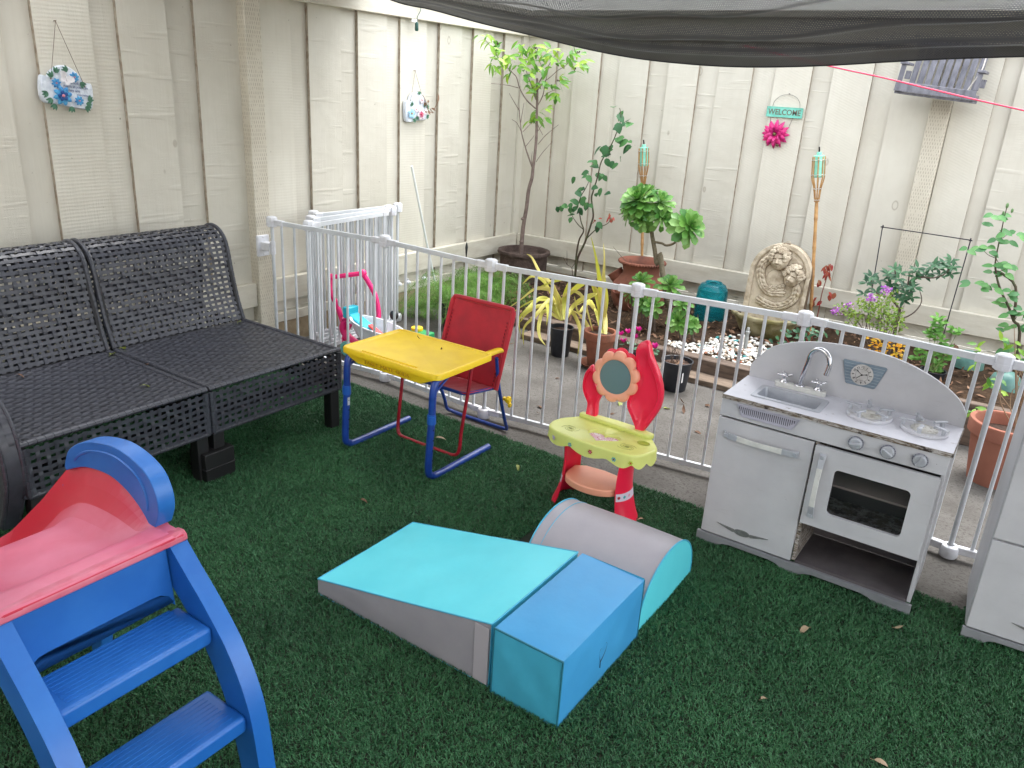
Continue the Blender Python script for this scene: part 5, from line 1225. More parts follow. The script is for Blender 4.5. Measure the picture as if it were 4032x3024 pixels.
SH = [(-.784, .378), (-.747, .346), (-.711, .380), (-.686, .437), (-.648, .426), (-.619, .399), (-.584, .374), (-.544, .350), (-.643, .459), (-.609, .491), (-.657, .352), (-.594, .339), (-.549, .400), (-.733, .428), (-.583, .426), (-.815, .379)]
SF = [(-.855, .374), (-.790, .410), (-.700, .474), (-.683, .480), (-.639, .524), (-.625, .527), (-.838, .367)]
SG = [(-.643, .297), (-.614, .297), (-.605, .253), (-.608, .213), (-.585, .297), (-.543, .294), (-.509, .295), (-.485, .288), (-.497, .239), (-.503, .212), (-.578, .240), (-.534, .250)]
MI = [(-.363, .436), (-.342, .416), (-.371, .397), (-.345, .378), (-.385, .363), (-.380, .338), (-.325, .338), (-.288, .390), (-.270, .382), (-.401, .282), (-.406, .255), (-.335, .285), (-.294, .301), (-.273, .280), (-.308, .266), (-.287, .245), (-.349, .250), (-.371, .225), (-.416, .221), (-.326, .197), (-.314, .219), (-.324, .165), (-.383, .202), (-.273, .255)]
RS = [(-.991, .281), (-.992, .388), (-.984, .474), (-.985, .529)]
RSL = [(-.999, .548), (-.987, .556), (-.976, .565), (-1.003, .533), (-.973, .517), (-.983, .502), (-1.023, .467), (-1.008, .455), (-.952, .410), (-.919, .409), (-.956, .395), (-1.017, .362), (-1.020, .340), (-.980, .348)]
RP = [(.066, .191), (.041, .249), (.006, .325), (-.021, .377), (.022, .372), (.061, .298), (.021, .405), (-.009, .469), (-.036, .524)]
RPL = [(-.134, .438), (-.138, .517), (-.125, .507), (-.074, .397), (-.051, .387), (-.062, .375), (-.023, .356), (-.114, .476), (-.091, .465), (-.035, .408), (-.055, .269), (-.083, .253), (-.096, .245), (-.045, .563), (-.023, .555), (-.063, .550), (.019, .496), (.018, .483), (-.010, .530)]
SP0 = [(-2.086, .202), (-2.108, .298), (-2.139, .346), (-2.178, .393), (-2.248, .426), (-2.313, .507), (-2.351, .523)]
SP1 = [(-2.095, .204), (-2.114, .266), (-2.152, .344), (-2.220, .354), (-2.290, .333), (-2.368, .263), (-2.463, .188)]
SP2 = [(-2.099, .203), (-2.132, .274), (-2.188, .294), (-2.303, .264), (-2.428, .171)]
SP3 = [(-2.095, .200), (-2.123, .265), (-2.179, .300), (-2.269, .187), (-2.337, .100), (-2.329, -.004)]
SP4 = [(-2.091, .205), (-2.104, .299), (-2.066, .360), (-2.011, .370), (-1.964, .327), (-1.887, .156)]
SP5 = [(-2.082, .207), (-2.082, .303), (-2.053, .363), (-1.976, .437), (-1.909, .438), (-1.857, .407)]
SP6 = [(-2.082, .207), (-2.090, .340), (-2.061, .437), (-2.137, .415), (-2.256, .355)]
SP7 = [(-2.095, .200), (-2.169, .286), (-2.242, .296), (-2.327, .208), (-2.373, .142), (-2.352, .048)]
SP8 = [(-2.073, .205), (-2.034, .255), (-1.985, .192), (-1.970, .133), (-1.976, .022)]
SP9 = [(-2.078, .208), (-2.026, .299), (-1.959, .358), (-1.899, .381), (-2.049, .272)]
SP10 = [(-2.095, .200), (-2.209, .231), (-2.239, .154), (-2.228, .076), (-2.183, .033)]
SP11 = [(-2.082, .207), (-2.108, .252), (-2.187, .283), (-2.185, .213), (-2.188, .149)]
SP12 = [(-2.095, .200), (-2.143, .292), (-2.223, .392), (-2.305, .408), (-2.365, .351)]
SP13 = [(-2.086, .206), (-2.103, .292), (-2.130, .340)]
SP14 = [(-2.090, .201), (-2.176, .262), (-2.256, .246), (-2.325, .192), (-2.367, .127)]
SQ0 = [(-1.793, .173), (-1.828, .222), (-1.834, .315), (-1.854, .422), (-1.862, .566), (-1.877, .660)]
SQ1 = [(-1.826, .169), (-1.850, .274), (-1.887, .379), (-1.927, .446), (-1.974, .419), (-2.048, .348)]
SQ2 = [(-1.814, .172), (-1.826, .279), (-1.824, .369), (-1.846, .460), (-1.860, .548)]
SQ3 = [(-1.830, .169), (-1.844, .294), (-1.866, .420), (-1.906, .559), (-1.952, .681)]
SQ4 = [(-1.810, .173), (-1.828, .298), (-1.880, .395), (-1.918, .440)]
SQ5 = [(-1.879, .158), (-1.918, .203), (-1.970, .257), (-2.032, .275)]
SQ6 = [(-1.826, .169), (-1.898, .332), (-1.940, .332), (-1.943, .198)]
SQ7 = [(-1.822, .170), (-1.849, .260), (-1.927, .334), (-1.984, .270), (-2.018, .354)]
# =============== POTS, PLANTS AND GARDEN ORNAMENTS ===============
def P3(p, Y, k=1.0): return Vector((p[0] * k, Y * k, 1.373 + (p[1] - 1.373) * k))
def islmat(name, cols, rough=.5, transl=.25, spec=.4, bump=0):
    if name in MATS: return MATS[name]
    b = NB(name); g_ = b.n('ShaderNodeNewGeometry'); r = b.n('ShaderNodeValToRGB'); e = r.color_ramp.elements
    r.color_ramp.interpolation = 'LINEAR'
    while len(e) < len(cols): e.new(.5)
    for i, c in enumerate(cols): e[i].position = i / max(1, len(cols) - 1); e[i].color = c
    b.l(g_.outputs['Random Per Island'], r.inputs[0]); c = b.mix(b.math('MULTIPLY', b.ramp(b.noise(90, 3), .4, .75), .35), r.outputs[0], cols[0])
    b.set(col=c, rough=rough, spec=spec)
    if bump: b.bump(b.noise(150, 4), bump, .002)
    if transl:
        tr = b.n('ShaderNodeBsdfTranslucent'); mx = b.n('ShaderNodeMixShader'); mx.inputs[0].default_value = transl
        b.l(c, tr.inputs[0]); b.l(b.b.outputs[0], mx.inputs[1]); b.l(tr.outputs[0], mx.inputs[2]); b.l(mx.outputs[0], b.out.inputs[0])
    MATS[name] = b.m; return b.m
ROSEG = islmat('rose_leaf', [lin(50, 92, 62), lin(66, 116, 66), lin(84, 134, 72)]); TREEG = islmat('tree_leaf', [lin(74, 128, 50), lin(112, 160, 54), lin(158, 190, 60), lin(92, 142, 78)]); AEOG = islmat('succulent_leaf', [lin(66, 120, 52), lin(104, 152, 66), lin(142, 180, 104)], .38, .15)
YELG = islmat('yellowing_strap_leaf', [lin(170, 172, 62), lin(196, 190, 92), lin(206, 190, 116), lin(150, 166, 58)]); FERNG = islmat('fern_needles', [lin(66, 120, 44), lin(98, 146, 54), lin(124, 166, 66)], .5, .3)
SHRG = islmat('small_shrub_leaf', [lin(104, 136, 44), lin(136, 160, 58), lin(84, 122, 48)]); DKG = islmat('glossy_dark_leaf', [lin(46, 84, 62), lin(62, 104, 72), lin(80, 124, 84)], .35, .15); ORL = islmat('orange_yellow_leaf', [lin(212, 142, 24), lin(226, 178, 40), lin(190, 170, 50)])
MING = islmat('mint_leaf', [lin(92, 148, 62), lin(120, 172, 76), lin(104, 158, 84)]); REDL = islmat('red_new_leaf', [lin(156, 44, 44), lin(176, 84, 66), lin(150, 110, 76)]); BRN = islmat('dry_brown_leaf', [lin(112, 82, 62), lin(142, 108, 84), lin(86, 64, 50), lin(166, 134, 108)], .8, .1)
BARK = M('grey_brown_bark', lin(112, 98, 88), .85, col2=lin(84, 70, 62), ns=40, bump=.6, bs=160, bd=.002); STEM = M('dark_rose_stem', lin(78, 62, 50), .7, col2=lin(70, 84, 50), ns=25); GSTM = M('green_stem', lin(110, 132, 70), .6)
TERRA = M('terracotta', lin(176, 106, 80), .85, col2=lin(156, 90, 66), ns=9, bump=.35, bs=120, col3=lin(120, 84, 66), ns3=7, lo3=.55, hi3=.7, spec=.25); OLDT = M('old_terracotta', lin(140, 88, 68), .85, col2=lin(104, 66, 52), ns=9, bump=.4, bs=100, col3=lin(84, 66, 54), ns3=6, lo3=.5, hi3=.65, spec=.25)
BPOT = M('black_nursery_plastic', lin(34, 36, 42), .45, col2=lin(52, 54, 60), ns=14, spec=.4); PSOIL = M('potting_soil', lin(76, 54, 42), .95, col2=lin(44, 32, 26), ns=70, bump=1, bs=150, bd=.006)

def bark(b, pts, r0, r1, n=7):
    m = len(pts); b.tube(pts, [r0 + (r1 - r0) * i / (m - 1) for i in range(m)], n)
def line(pts, Y, k=5, jit=0.0):
    return catmull([P3(p, Y, 1 + random.uniform(-jit, jit)) for p in pts], k)
def lf(b, p, L, W, shape='ovate', d=None, n=None, curl=.4, fold=.18, segs=4, toward=True):
    if d is None: d = Vector((random.uniform(-1, 1), random.uniform(-.6, .3), random.uniform(-.75, .45)))
    if n is None: n = Vector((random.uniform(-.4, .4), random.uniform(-.9, -.2), random.uniform(.4, 1)))
    b.leaf(p, d, n, L, W, curl=random.uniform(.3, 1.2) * curl, fold=fold, segs=segs, shape=shape)
def pot(root, x, y, z, rt, rb, h, mat, rim=.0, rimh=.0, soil=.02, soilm=PSOIL, n=40):
    b = MB()
    if rim: prof = [(rb, 0), (rt - .006, h - rimh), (rt - .001, h - rimh - .001), (rt + rim - .001, h - rimh + .003), (rt + rim, h - .004), (rt + rim - .003, h), (rt - .008, h), (rt - .012, h - .006), (rb * .9, .01), (0, .01)]
    else: prof = [(rb - .003, 0), (rb, .003), (rt, h - .006), (rt + .004, h - .005), (rt + .0045, h - .001), (rt + .001, h), (rt - .003, h - .002), (rb * .9, .01), (0, .01)]
    b.lathe(prof, n, (x, y, z)); obj('pot', b, mat, root, angle=40)
    b = MB(); rs = rt - .010; vs = [(x, y, z + h - soil + .004)]; N = 28
    for f in (.5, 1.0): vs += [(x + rs * f * math.cos(2 * PI * q / N), y + rs * f * math.sin(2 * PI * q / N), z + h - soil + random.uniform(-.003, .004) * (f < 1)) for q in range(N)]
    b.add(vs, [(0, 1 + q, 1 + (q + 1) % N) for q in range(N)] + [(1 + q, 1 + N + q, 1 + N + (q + 1) % N, 1 + (q + 1) % N) for q in range(N)])
    obj('soil', b, soilm, root, angle=180)

# ---- potted tree in the corner ----
t = thing('potted_tree', 'slim young tree with bright green leaves in a rough brown pot in the fence corner', 'tree', (-3.05, 4.66, .04))
RPOT = M('rough_brown_pot', lin(98, 84, 78), .9, col2=lin(70, 58, 54), ns=16, bump=1, bs=70, bd=.012, spec=.2)
b = MB(); b.lathe([(.150, 0), (.165, .10), (.168, .22), (.170, .235), (.184, .240), (.188, .252), (.184, .264), (.170, .268), (.160, .262), (.150, .225), (.14, .22), (0, .225)], 56, (-3.05, 4.66, .04)); obj('pot', b, RPOT, t, angle=40)
b = MB()
def kk(x): return 1 - .10 * max(0, (-3.05 - x) / .42)
def TP(p, dy=0): return P3(p, 4.66, kk(p[0]))
trunk = [Vector((-3.075, 4.66, .26)), Vector((-3.072, 4.66, .42)), Vector((-3.066, 4.66, .50)), Vector((-3.052, 4.66, .60)), Vector((-3.044, 4.66, .72))] + [TP(p) for p in TB0]
tp = catmull(trunk, 5); bark(b, tp, .0155, .0070, 10)
for q in (.36, .52): b.ball((-3.071, 4.655, q), (.018, .018, .012), 8, 6)
for i in range(1, 21):
    pts = globals()['TB%d' % i]; big = i in (1, 7, 10, 12, 9)
    bark(b, catmull([TP(p) + rvec(.004) for p in pts], 4), .0062 if i == 1 else (.0045 if big else .0028), .0014, 6)
obj('trunk', b, M('smooth_grey_bark', lin(128, 112, 104), .75, col2=lin(96, 80, 74), ns=30, bump=.4, bs=140), t, angle=60)
b = MB()
for p in TL:
    for q in range(random.choice((3, 4, 4))):
        c = P3(p, 4.66, kk(p[0]) * (1 + random.uniform(-.018, .018))) + rvec(.012)
        lf(b, c, random.uniform(.05, .085), random.uniform(.020, .030), 'lance', d=Vector((random.uniform(-1, 1), random.uniform(-.7, .4), random.uniform(-.8, .4))), curl=.7, segs=5)
obj('leaves', b, TREEG, t, angle=180)
b = MB()
for p in [TL[i] for i in (4, 7, 25, 27, 29, 47, 52, 53)]:
    for q in range(4): b.ball(P3(p, 4.66, kk(p[0])) + rvec(.012), (.0045, .0045, .006), 6, 5)
obj('dried_fruit', b, M('dark_dried_fruit', lin(70, 50, 48), .8), t)

# ---- tall rose by the back fence ----
def compound(b, p, L=.035, d=None):
    d = d or Vector((random.uniform(-1, 1), random.uniform(-.6, .1), random.uniform(-.3, .2))); d.normalize(); sd = d.cross(Vector((0, 0, 1))).normalized()
    for k in range(3):
        o = p + d * L * .55 * (k - 1); 
        if k == 2: lf(b, o, L * 1.05, L * .72, 'ovate', d=d + rvec(.2), curl=.5)
        else:
            for s_ in (1, -1): lf(b, o, L * .85, L * .6, 'ovate', d=sd * s_ + d * .45 + rvec(.25), curl=.5)
t = thing('rose_bush', 'tall thin rose with large dark green leaves against the back fence', 'plant', (-2.58, 4.6, .08))
b = MB()
base = Vector((-2.585, 4.6, .09)); R0p = [base] + [P3(p, 4.6) for p in R0]; bark(b, catmull(R0p, 5), .0085, .0022)
bark(b, catmull([base + Vector((.012, 0, 0))] + [P3(p, 4.58) for p in R1], 5), .008, .003)
for q in (R2, R3, R4): bark(b, line(q, 4.59, 4), .0042, .0016, 6)
obj('stem', b, STEM, t, angle=60)
b = MB()
for p in RL:
    hi = p[1] > 1.0; lf(b, P3(p, 4.6, 1 + random.uniform(-.015, .010)), .072 if hi else .058, .050 if hi else .040, 'ovate', d=Vector((random.uniform(-1, 1), random.uniform(-.5, 0), random.uniform(-.9, .15))), curl=.55, segs=6)
    if random.random() < .5: lf(b, P3(p, 4.6, .995) + rvec(.02), .045, .034, 'ovate', curl=.5)
obj('leaves', b, ROSEG, t, angle=180)
b = MB()
for q in range(9): lf(b, P3(R4[-1], 4.59) + rvec(.016), .032, .014, 'lance')
for q in range(4): lf(b, P3((-2.462, .60), 4.59) + rvec(.012), .034, .014, 'lance')
obj('young_red_leaves', b, REDL, t, angle=180)
t = thing('bare_twig', 'small leafless forked shrub below the tall rose', 'plant', (-2.64, 4.6, .08)); b = MB(); bark(b, [Vector((-2.58, 4.6, .10)), P3(R5[1], 4.6), P3(R5[2], 4.6), P3(R5[3], 4.6)], .004, .0015, 6); bark(b, [P3(R5[1], 4.6), Vector((-2.575, 4.61, .33))], .003, .001, 5); bark(b, [P3(R5[2], 4.6), Vector((-2.66, 4.59, .37))], .003, .001, 5); obj('stem', b, BARK, t)

# ---- succulent tree (rosettes on a bare stem) ----
def rosette(b, c, ax, R, n=34, fl=.0, mn=.22, wide=.40):
    n = int(n * 1.45)
    ax = Vector(ax).normalized(); e1 = ax.orthogonal().normalized(); e2 = ax.cross(e1); off = random.uniform(0, 6)
    for k in range(n):
        f = (k + .5) / n; a = off + k * 2.39996; el = math.radians(84 - 86 * f ** .75 - fl * f * 34)
        rad = e1 * math.cos(a) + e2 * math.sin(a); L = R * (mn + (1 - mn) * f ** .7) * random.uniform(.92, 1.06)
        d = rad * math.cos(el) + ax * math.sin(el); nn = ax * math.cos(el) - rad * math.sin(el)
        b.leaf(c + ax * (R * .16 * (1 - f)), d, nn, L, L * wide * 1.12, curl=-.30 + .55 * f, fold=.30, segs=7, shape='spoon')
t = thing('succulent_tree', 'branching green rosette succulent on a bent bare stem', 'plant', (-1.5, 4.1, .1))
b = MB(); tr = [Vector((-1.93, 4.3, .619)), Vector((-1.90, 4.3, .53)), Vector((-1.875, 4.3, .45))] + [Vector((p[0], 4.3 - .10 * (i / 7), p[1])) for i, p in enumerate(AT2[1:])]
bark(b, catmull([Vector((-1.965, 4.3, .74))] + tr, 4), .011, .022, 10); bark(b, line(AT2br, 4.3, 4), .0075, .007, 8)
for a in ((-1.70, .28), (-1.75, .22)): bark(b, catmull([Vector((-1.68, 4.2, .24)), Vector((a[0], 4.2, a[1])), Vector((a[0] - .12, 4.18, a[1] - .04))], 4), .006, .004, 6)
obj('stem', b, M('ringed_succulent_stem', lin(122, 112, 92), .8, col2=lin(92, 84, 66), ns=60, bump=.7, bs=90, bd=.003, stretch=(1, 1, 3)), t, angle=60)
for c, ax, R, n_ in (((-2.015, 4.26, .800), (-.15, -.62, .8), .150, 46), ((-1.905, 4.30, .800), (.45, -.3, .9), .120, 26), ((-2.08, 4.30, .735), (-.9, -.4, .35), .112, 22), ((-1.97, 4.24, .705), (.1, -.95, -.1), .105, 20), ((-1.87, 4.27, .725), (.7, -.6, .1), .10, 18), ((-2.0, 4.34, .84), (-.1, .2, 1), .10, 24), ((-1.700, 4.27, .695), (.75, -.5, .45), .130, 32), ((-1.735, 4.30, .665), (-.1, -.7, .1), .085, 20)):
    b = MB(); rosette(b, Vector(c), ax, R, n_, fl=.6); obj('rosette', b, AEOG, t, angle=180)
for i, (c, ax, R) in enumerate((((-1.905, 4.18, .355), (-.2, -.5, .9), .085), ((-1.735, 4.20, .360), (.2, -.5, .9), .090), ((-1.84, 4.10, .27), (-.2, -.8, .5), .075), ((-1.775, 4.08, .255), (.1, -.85, .5), .075), ((-1.605, 4.10, .300), (.2, -.6, .8), .062), ((-1.598, 4.06, .205), (0, -.85, .5), .085), ((-1.545, 4.12, .185), (.6, -.6, .4), .06), ((-1.95, 4.15, .29), (-.8, -.5, .3), .07))):
    tt = thing('rosette_succulent', ['bright green rosette behind the succulent stem, on its left', 'bright green rosette beside the blue glass vase', 'small rosette low on the left of the bare stem', 'small rosette low on the right of the bare stem', 'yellow green rosette in front of the blue vase', 'large pale green rosette above the white pebbles', 'smallest rosette tucked beside the stone basin', 'rosette next to the dark side of the clay jar'][i], 'succulent', c, 0, 'succulents growing low in the bed')
    b = MB(); cc = Vector(c); rosette(b, cc, ax, R * 1.1, 22, fl=.3); obj('leaves', b, AEOG, tt, angle=180)
    b = MB(); bark(b, [cc, cc + Vector((.01, .02, -.08)), Vector((c[0] + .02, c[1] + .03, .09))], .008, .009, 7); obj('stem', b, BARK, tt)

# ---- yellow strap leaved plants in pots ----
def strap(b, pts, Y, w_, shape='strap', k=4):
    P = [P3(p, Y, 1 + .03 * math.sin(i * 1.3) * (i > 0)) for i, p in enumerate(pts)]; C_ = catmull(P, k); m = len(C_); vs = []
    tw = random.uniform(-.5, .5)
    for i, p in enumerate(C_):
        f = i / (m - 1); d = (C_[min(m - 1, i + 1)] - C_[max(0, i - 1)]).normalized(); v = (p - Vector((0, 0, 1.373))).normalized(); sd = d.cross(v)
        sd = sd.normalized() if sd.length > 1e-5 else Vector((1, 0, 0)); sd = (Matrix.Rotation(tw + .5 * math.sin(f * 5), 3, d) @ sd); nn = sd.cross(d)
        wd = w_ * .5 * min(1, .45 + 3 * f) * (1 - max(0, f - .5) / .5) ** .7 + .0006
        vs += [p - sd * wd + nn * wd * .25, p, p + sd * wd + nn * wd * .25]
    b.add(vs, [q for i in range(m - 1) for q in ((i * 3, i * 3 + 1, i * 3 + 4, i * 3 + 3), (i * 3 + 1, i * 3 + 2, i * 3 + 5, i * 3 + 4))])
t = thing('potted_plant', 'yellow green drooping strap leaved plant in a black nursery pot', 'potted plant', (-2.09, 3.62, 0))
pot(t, -2.09, 3.62, .0, .064, .050, .165, BPOT)
b = MB()
for i in range(15): strap(b, globals()['SP%d' % i], 3.62, .021 if i not in (2, 13) else .014)
obj('leaves', b, YELG, t, angle=180)
t = thing('potted_plant', 'tall pale yellow strap leaved plant in a terracotta pot with saucer', 'potted plant', (-1.84, 3.60, 0))
b = MB(); b.lathe([(0, .0), (.070, .0), (.092, .018), (.096, .024), (.090, .024), (.070, .008), (0, .008)], 36, (-1.845, 3.60, 0)); obj('saucer', b, OLDT, t, angle=40)
pot(t, -1.84, 3.60, .010, .082, .056, .190, OLDT, rim=.008, rimh=.042)
b = MB()
for i in range(8): strap(b, globals()['SQ%d' % i], 3.60, .026 if i in (0, 3, 4) else .018)
obj('leaves', b, YELG, t, angle=180)
t = thing('potted_plant', 'black nursery pot of bare twigs beside the toy mirror', 'potted plant', (-1.385, 3.57, 0))
pot(t, -1.385, 3.57, .0, .076, .058, .155, BPOT)
b = MB()
for q in range(7): a = Vector((-1.40 + random.uniform(-.02, .02), 3.57, .14)); bark(b, catmull([a, a + Vector((random.uniform(-.03, .01), 0, .035)), a + Vector((random.uniform(-.05, .02), 0, random.uniform(.06, .10)))], 3), .0025, .001, 5)
obj('twigs', b, BARK, t); b = MB(); b.box(-1.328, -1.3275, 3.512, 3.530, .06, .11, None); obj('pot_label', b, M('white_pot_label', lin(216, 216, 214), .6), t)
b = MB()
for q in range(30): a = random.uniform(0, 6.28); r_ = random.uniform(0, .06); lf(b, Vector((-1.385 + r_ * math.cos(a), 3.57 + r_ * math.sin(a), .143)), .018, .007, 'lance', d=rvec() * Vector((1, 1, .2)), n=(0, 0, 1))
obj('mulch', b, BRN, t, angle=180)
# cyclamen
t = thing('cyclamen', 'magenta cyclamen flowering against the timber edging', 'potted plant', (-1.72, 3.775, .03))
pot(t, -1.71, 3.772, .03, .040, .032, .055, BPOT); b = MB(); f_ = MB()
for x, z in ((-1.798, .150), (-1.762, .166), (-1.704, .19), (-1.711, .15), (-1.781, .111), (-1.735, .135), (-1.604, .112), (-1.594, .126)):
    c = Vector((x, 3.775 + random.uniform(-.02, .01), z)); bark(b, catmull([Vector((-1.71, 3.775, .08)), c + Vector((.0, 0, -.04)), c], 3), .0014, .0012, 5)
    for q in range(5):
        a = q * 1.256 + random.uniform(0, .5); lf(f_, c, .030, .019, 'round', d=Vector((.55 * math.cos(a), .4 * math.sin(a), .85)), n=Vector((math.cos(a), math.sin(a), .2)), curl=-.3)
obj('stems', b, M('cyclamen_stem', lin(130, 74, 74), .6), t); obj('flowers', f_, M('magenta_petal', lin(200, 20, 134), .5, col2=lin(176, 12, 112), ns=40, transl=.3), t, angle=180)
b = MB()
for q in range(16): a = random.uniform(0, 6.28); lf(b, Vector((-1.70 + random.uniform(-.09, .11), 3.765 + random.uniform(-.03, .03), random.uniform(.075, .105))), .034, .032, 'round', d=Vector((math.cos(a), math.sin(a), .1)), n=(0, -.3, 1), curl=.2)
obj('leaves', b, islmat('cyclamen_leaf', [lin(70, 112, 80), lin(110, 148, 120), lin(60, 98, 70)]), t, angle=180)
# big terracotta pot on the right
t = thing('potted_plant', 'large orange terracotta pot with twiggy plant at the right edge', 'potted plant', (.035, 3.50, 0))
pot(t, .035, 3.50, 0, .126, .092, .255, M('orange_terracotta', lin(160, 106, 88), .85, col2=lin(146, 94, 78), ns=8, bump=.25, bs=120, col3=lin(132, 92, 76), ns3=6, lo3=.58, hi3=.72, spec=.25), rim=.010, rimh=.055, soil=.05)
b = MB(); bs_ = Vector((.075, 3.52, .20))
for i, p in enumerate([(-.040, .62), (.0, .75), (.05, .70), (.09, .80), (-.07, .50), (.03, .56), (.12, .62), (.08, .52), (.0, .48), (.14, .74), (-.09, .40)]):
    e_ = P3(p, 3.56) ; mid = bs_.lerp(e_, .45) + rvec(.025); bark(b, catmull([bs_ + rvec(.015) * Vector((1, 1, 0)), mid, e_], 5), .0045 if i < 4 else .0028, .001, 6)
    bark(b, catmull([mid, mid + rvec(.05) + Vector((0, 0, .05)), mid + rvec(.07) + Vector((0, 0, .09))], 3), .002, .0008, 5)
obj('stems', b, M('pale_twig', lin(150, 124, 98), .8), t, angle=60); b = MB()
for p in RPL:
    for q in range(2): lf(b, P3(p, 3.56, 1 + random.uniform(-.01, .01)) + rvec(.008), random.uniform(.038, .052), .017, 'lance', curl=.8)
obj('leaves', b, TREEG, t, angle=180)

# ---- clay jar with pockets ----
t = thing('clay_jar', 'reddish clay strawberry jar with a twisted rope rim and side pockets', 'garden pot', (-2.085, 4.55, .05))
b = MB(); cx, cy = -2.085, 4.55
b.lathe([(.10, 0), (.145, .05), (.172, .11), (.178, .16), (.165, .21), (.135, .245), (.118, .265), (.114, .285), (.120, .315), (.134, .338), (.144, .345), (.146, .352), (.138, .356), (.124, .346), (.110, .31), (.104, .28), (.12, .24), (.15, .18), (0, .10)], 56, (cx, cy, .05)); jar = obj('body', b, M('clay_jar_clay', lin(142, 88, 70), .85, col2=lin(112, 70, 56), ns=7, bump=.3, bs=90, col3=lin(58, 46, 42), ns3=3.5, lo3=.50, hi3=.72), t, angle=60)
b = MB(); N = 52; vs = []; R1 = .141; 
for q in range(N * 6):
    a = 2 * PI * q / (N * 6); r_ = .0085 * (1 + .32 * math.sin(q * 2 * PI / 6))
    for k in range(8):
        th = 2 * PI * k / 8 + a * 1.0; vs.append((cx + (R1 + r_ * math.cos(th)) * math.cos(a), cy + (R1 + r_ * math.cos(th)) * math.sin(a), .05 + .345 + r_ * math.sin(th)))
m_ = N * 6; b.add(vs, [(q * 8 + k, ((q + 1) % m_) * 8 + k, ((q + 1) % m_) * 8 + (k + 1) % 8, q * 8 + (k + 1) % 8) for q in range(m_) for k in range(8)]); obj('rope_rim', b, MATS['clay_jar_clay'], t, angle=70)
for ang, z, s_ in ((3.35, .235, 1), (4.35, .165, .9), (5.05, .085, .9), (2.6, .12, .8)):
    b = MB(); o_ = Vector((cx + .150 * math.cos(ang), cy + .150 * math.sin(ang), .05 + z)); q_ = Matrix.Rotation(ang, 3, 'Z') @ Matrix.Rotation(math.radians(38), 3, 'Y')
    n0 = len(b.v); b.lathe([(.0, -.075), (.030 * s_, -.06), (.046 * s_, -.02), (.050 * s_, .025), (.053 * s_, .032), (.050 * s_, .036), (.043 * s_, .030), (.040 * s_, .0), (0, -.01)], 26)
    b.v = [tuple(o_ + q_ @ Vector(v)) for v in b.v]; obj('pocket', b, MATS['clay_jar_clay'], t, angle=60)
    b = MB()
    for k in range(6): lf(b, o_ + q_ @ Vector((random.uniform(-.02, .02), random.uniform(-.02, .02), .005)), .03, .014, 'lance', n=(0, 0, 1))
    obj('dead_leaves', b, BRN, t, angle=180)
b = MB(); bark(b, [Vector((-2.13, 4.50, .36)), Vector((-2.20, 4.48, .42)), Vector((-2.26, 4.47, .475))], .0022, .0012, 5); obj('twig', b, BARK, t)

# ---- blue glass vase ----
t = thing('glass_vase', 'turquoise ribbed glass vase upside down among the succulents', 'vase', (-1.622, 4.6, .1))
b = MB(); prof = [(.030, .232), (.050, .236), (.072, .228), (.086, .206)]
for q in range(1, 40): z = .200 - q * .005; prof.append((.088 + .004 * math.sin(min(1, q / 12) * PI / 2) + .0015 * (q % 2), z))
b.lathe(prof[::-1], 48, (-1.622, 4.6, .1)); b.lathe([(.046, .235), (.051, .239), (.049, .242), (.044, .238)], 40, (-1.622, 4.6, .1))
vg = NB('turquoise_glass'); vg.set(col=lin(40, 176, 192), rough=.12, trans=.75, ior=1.3, spec=.6); obj('body', b, vg.m, t, angle=50)

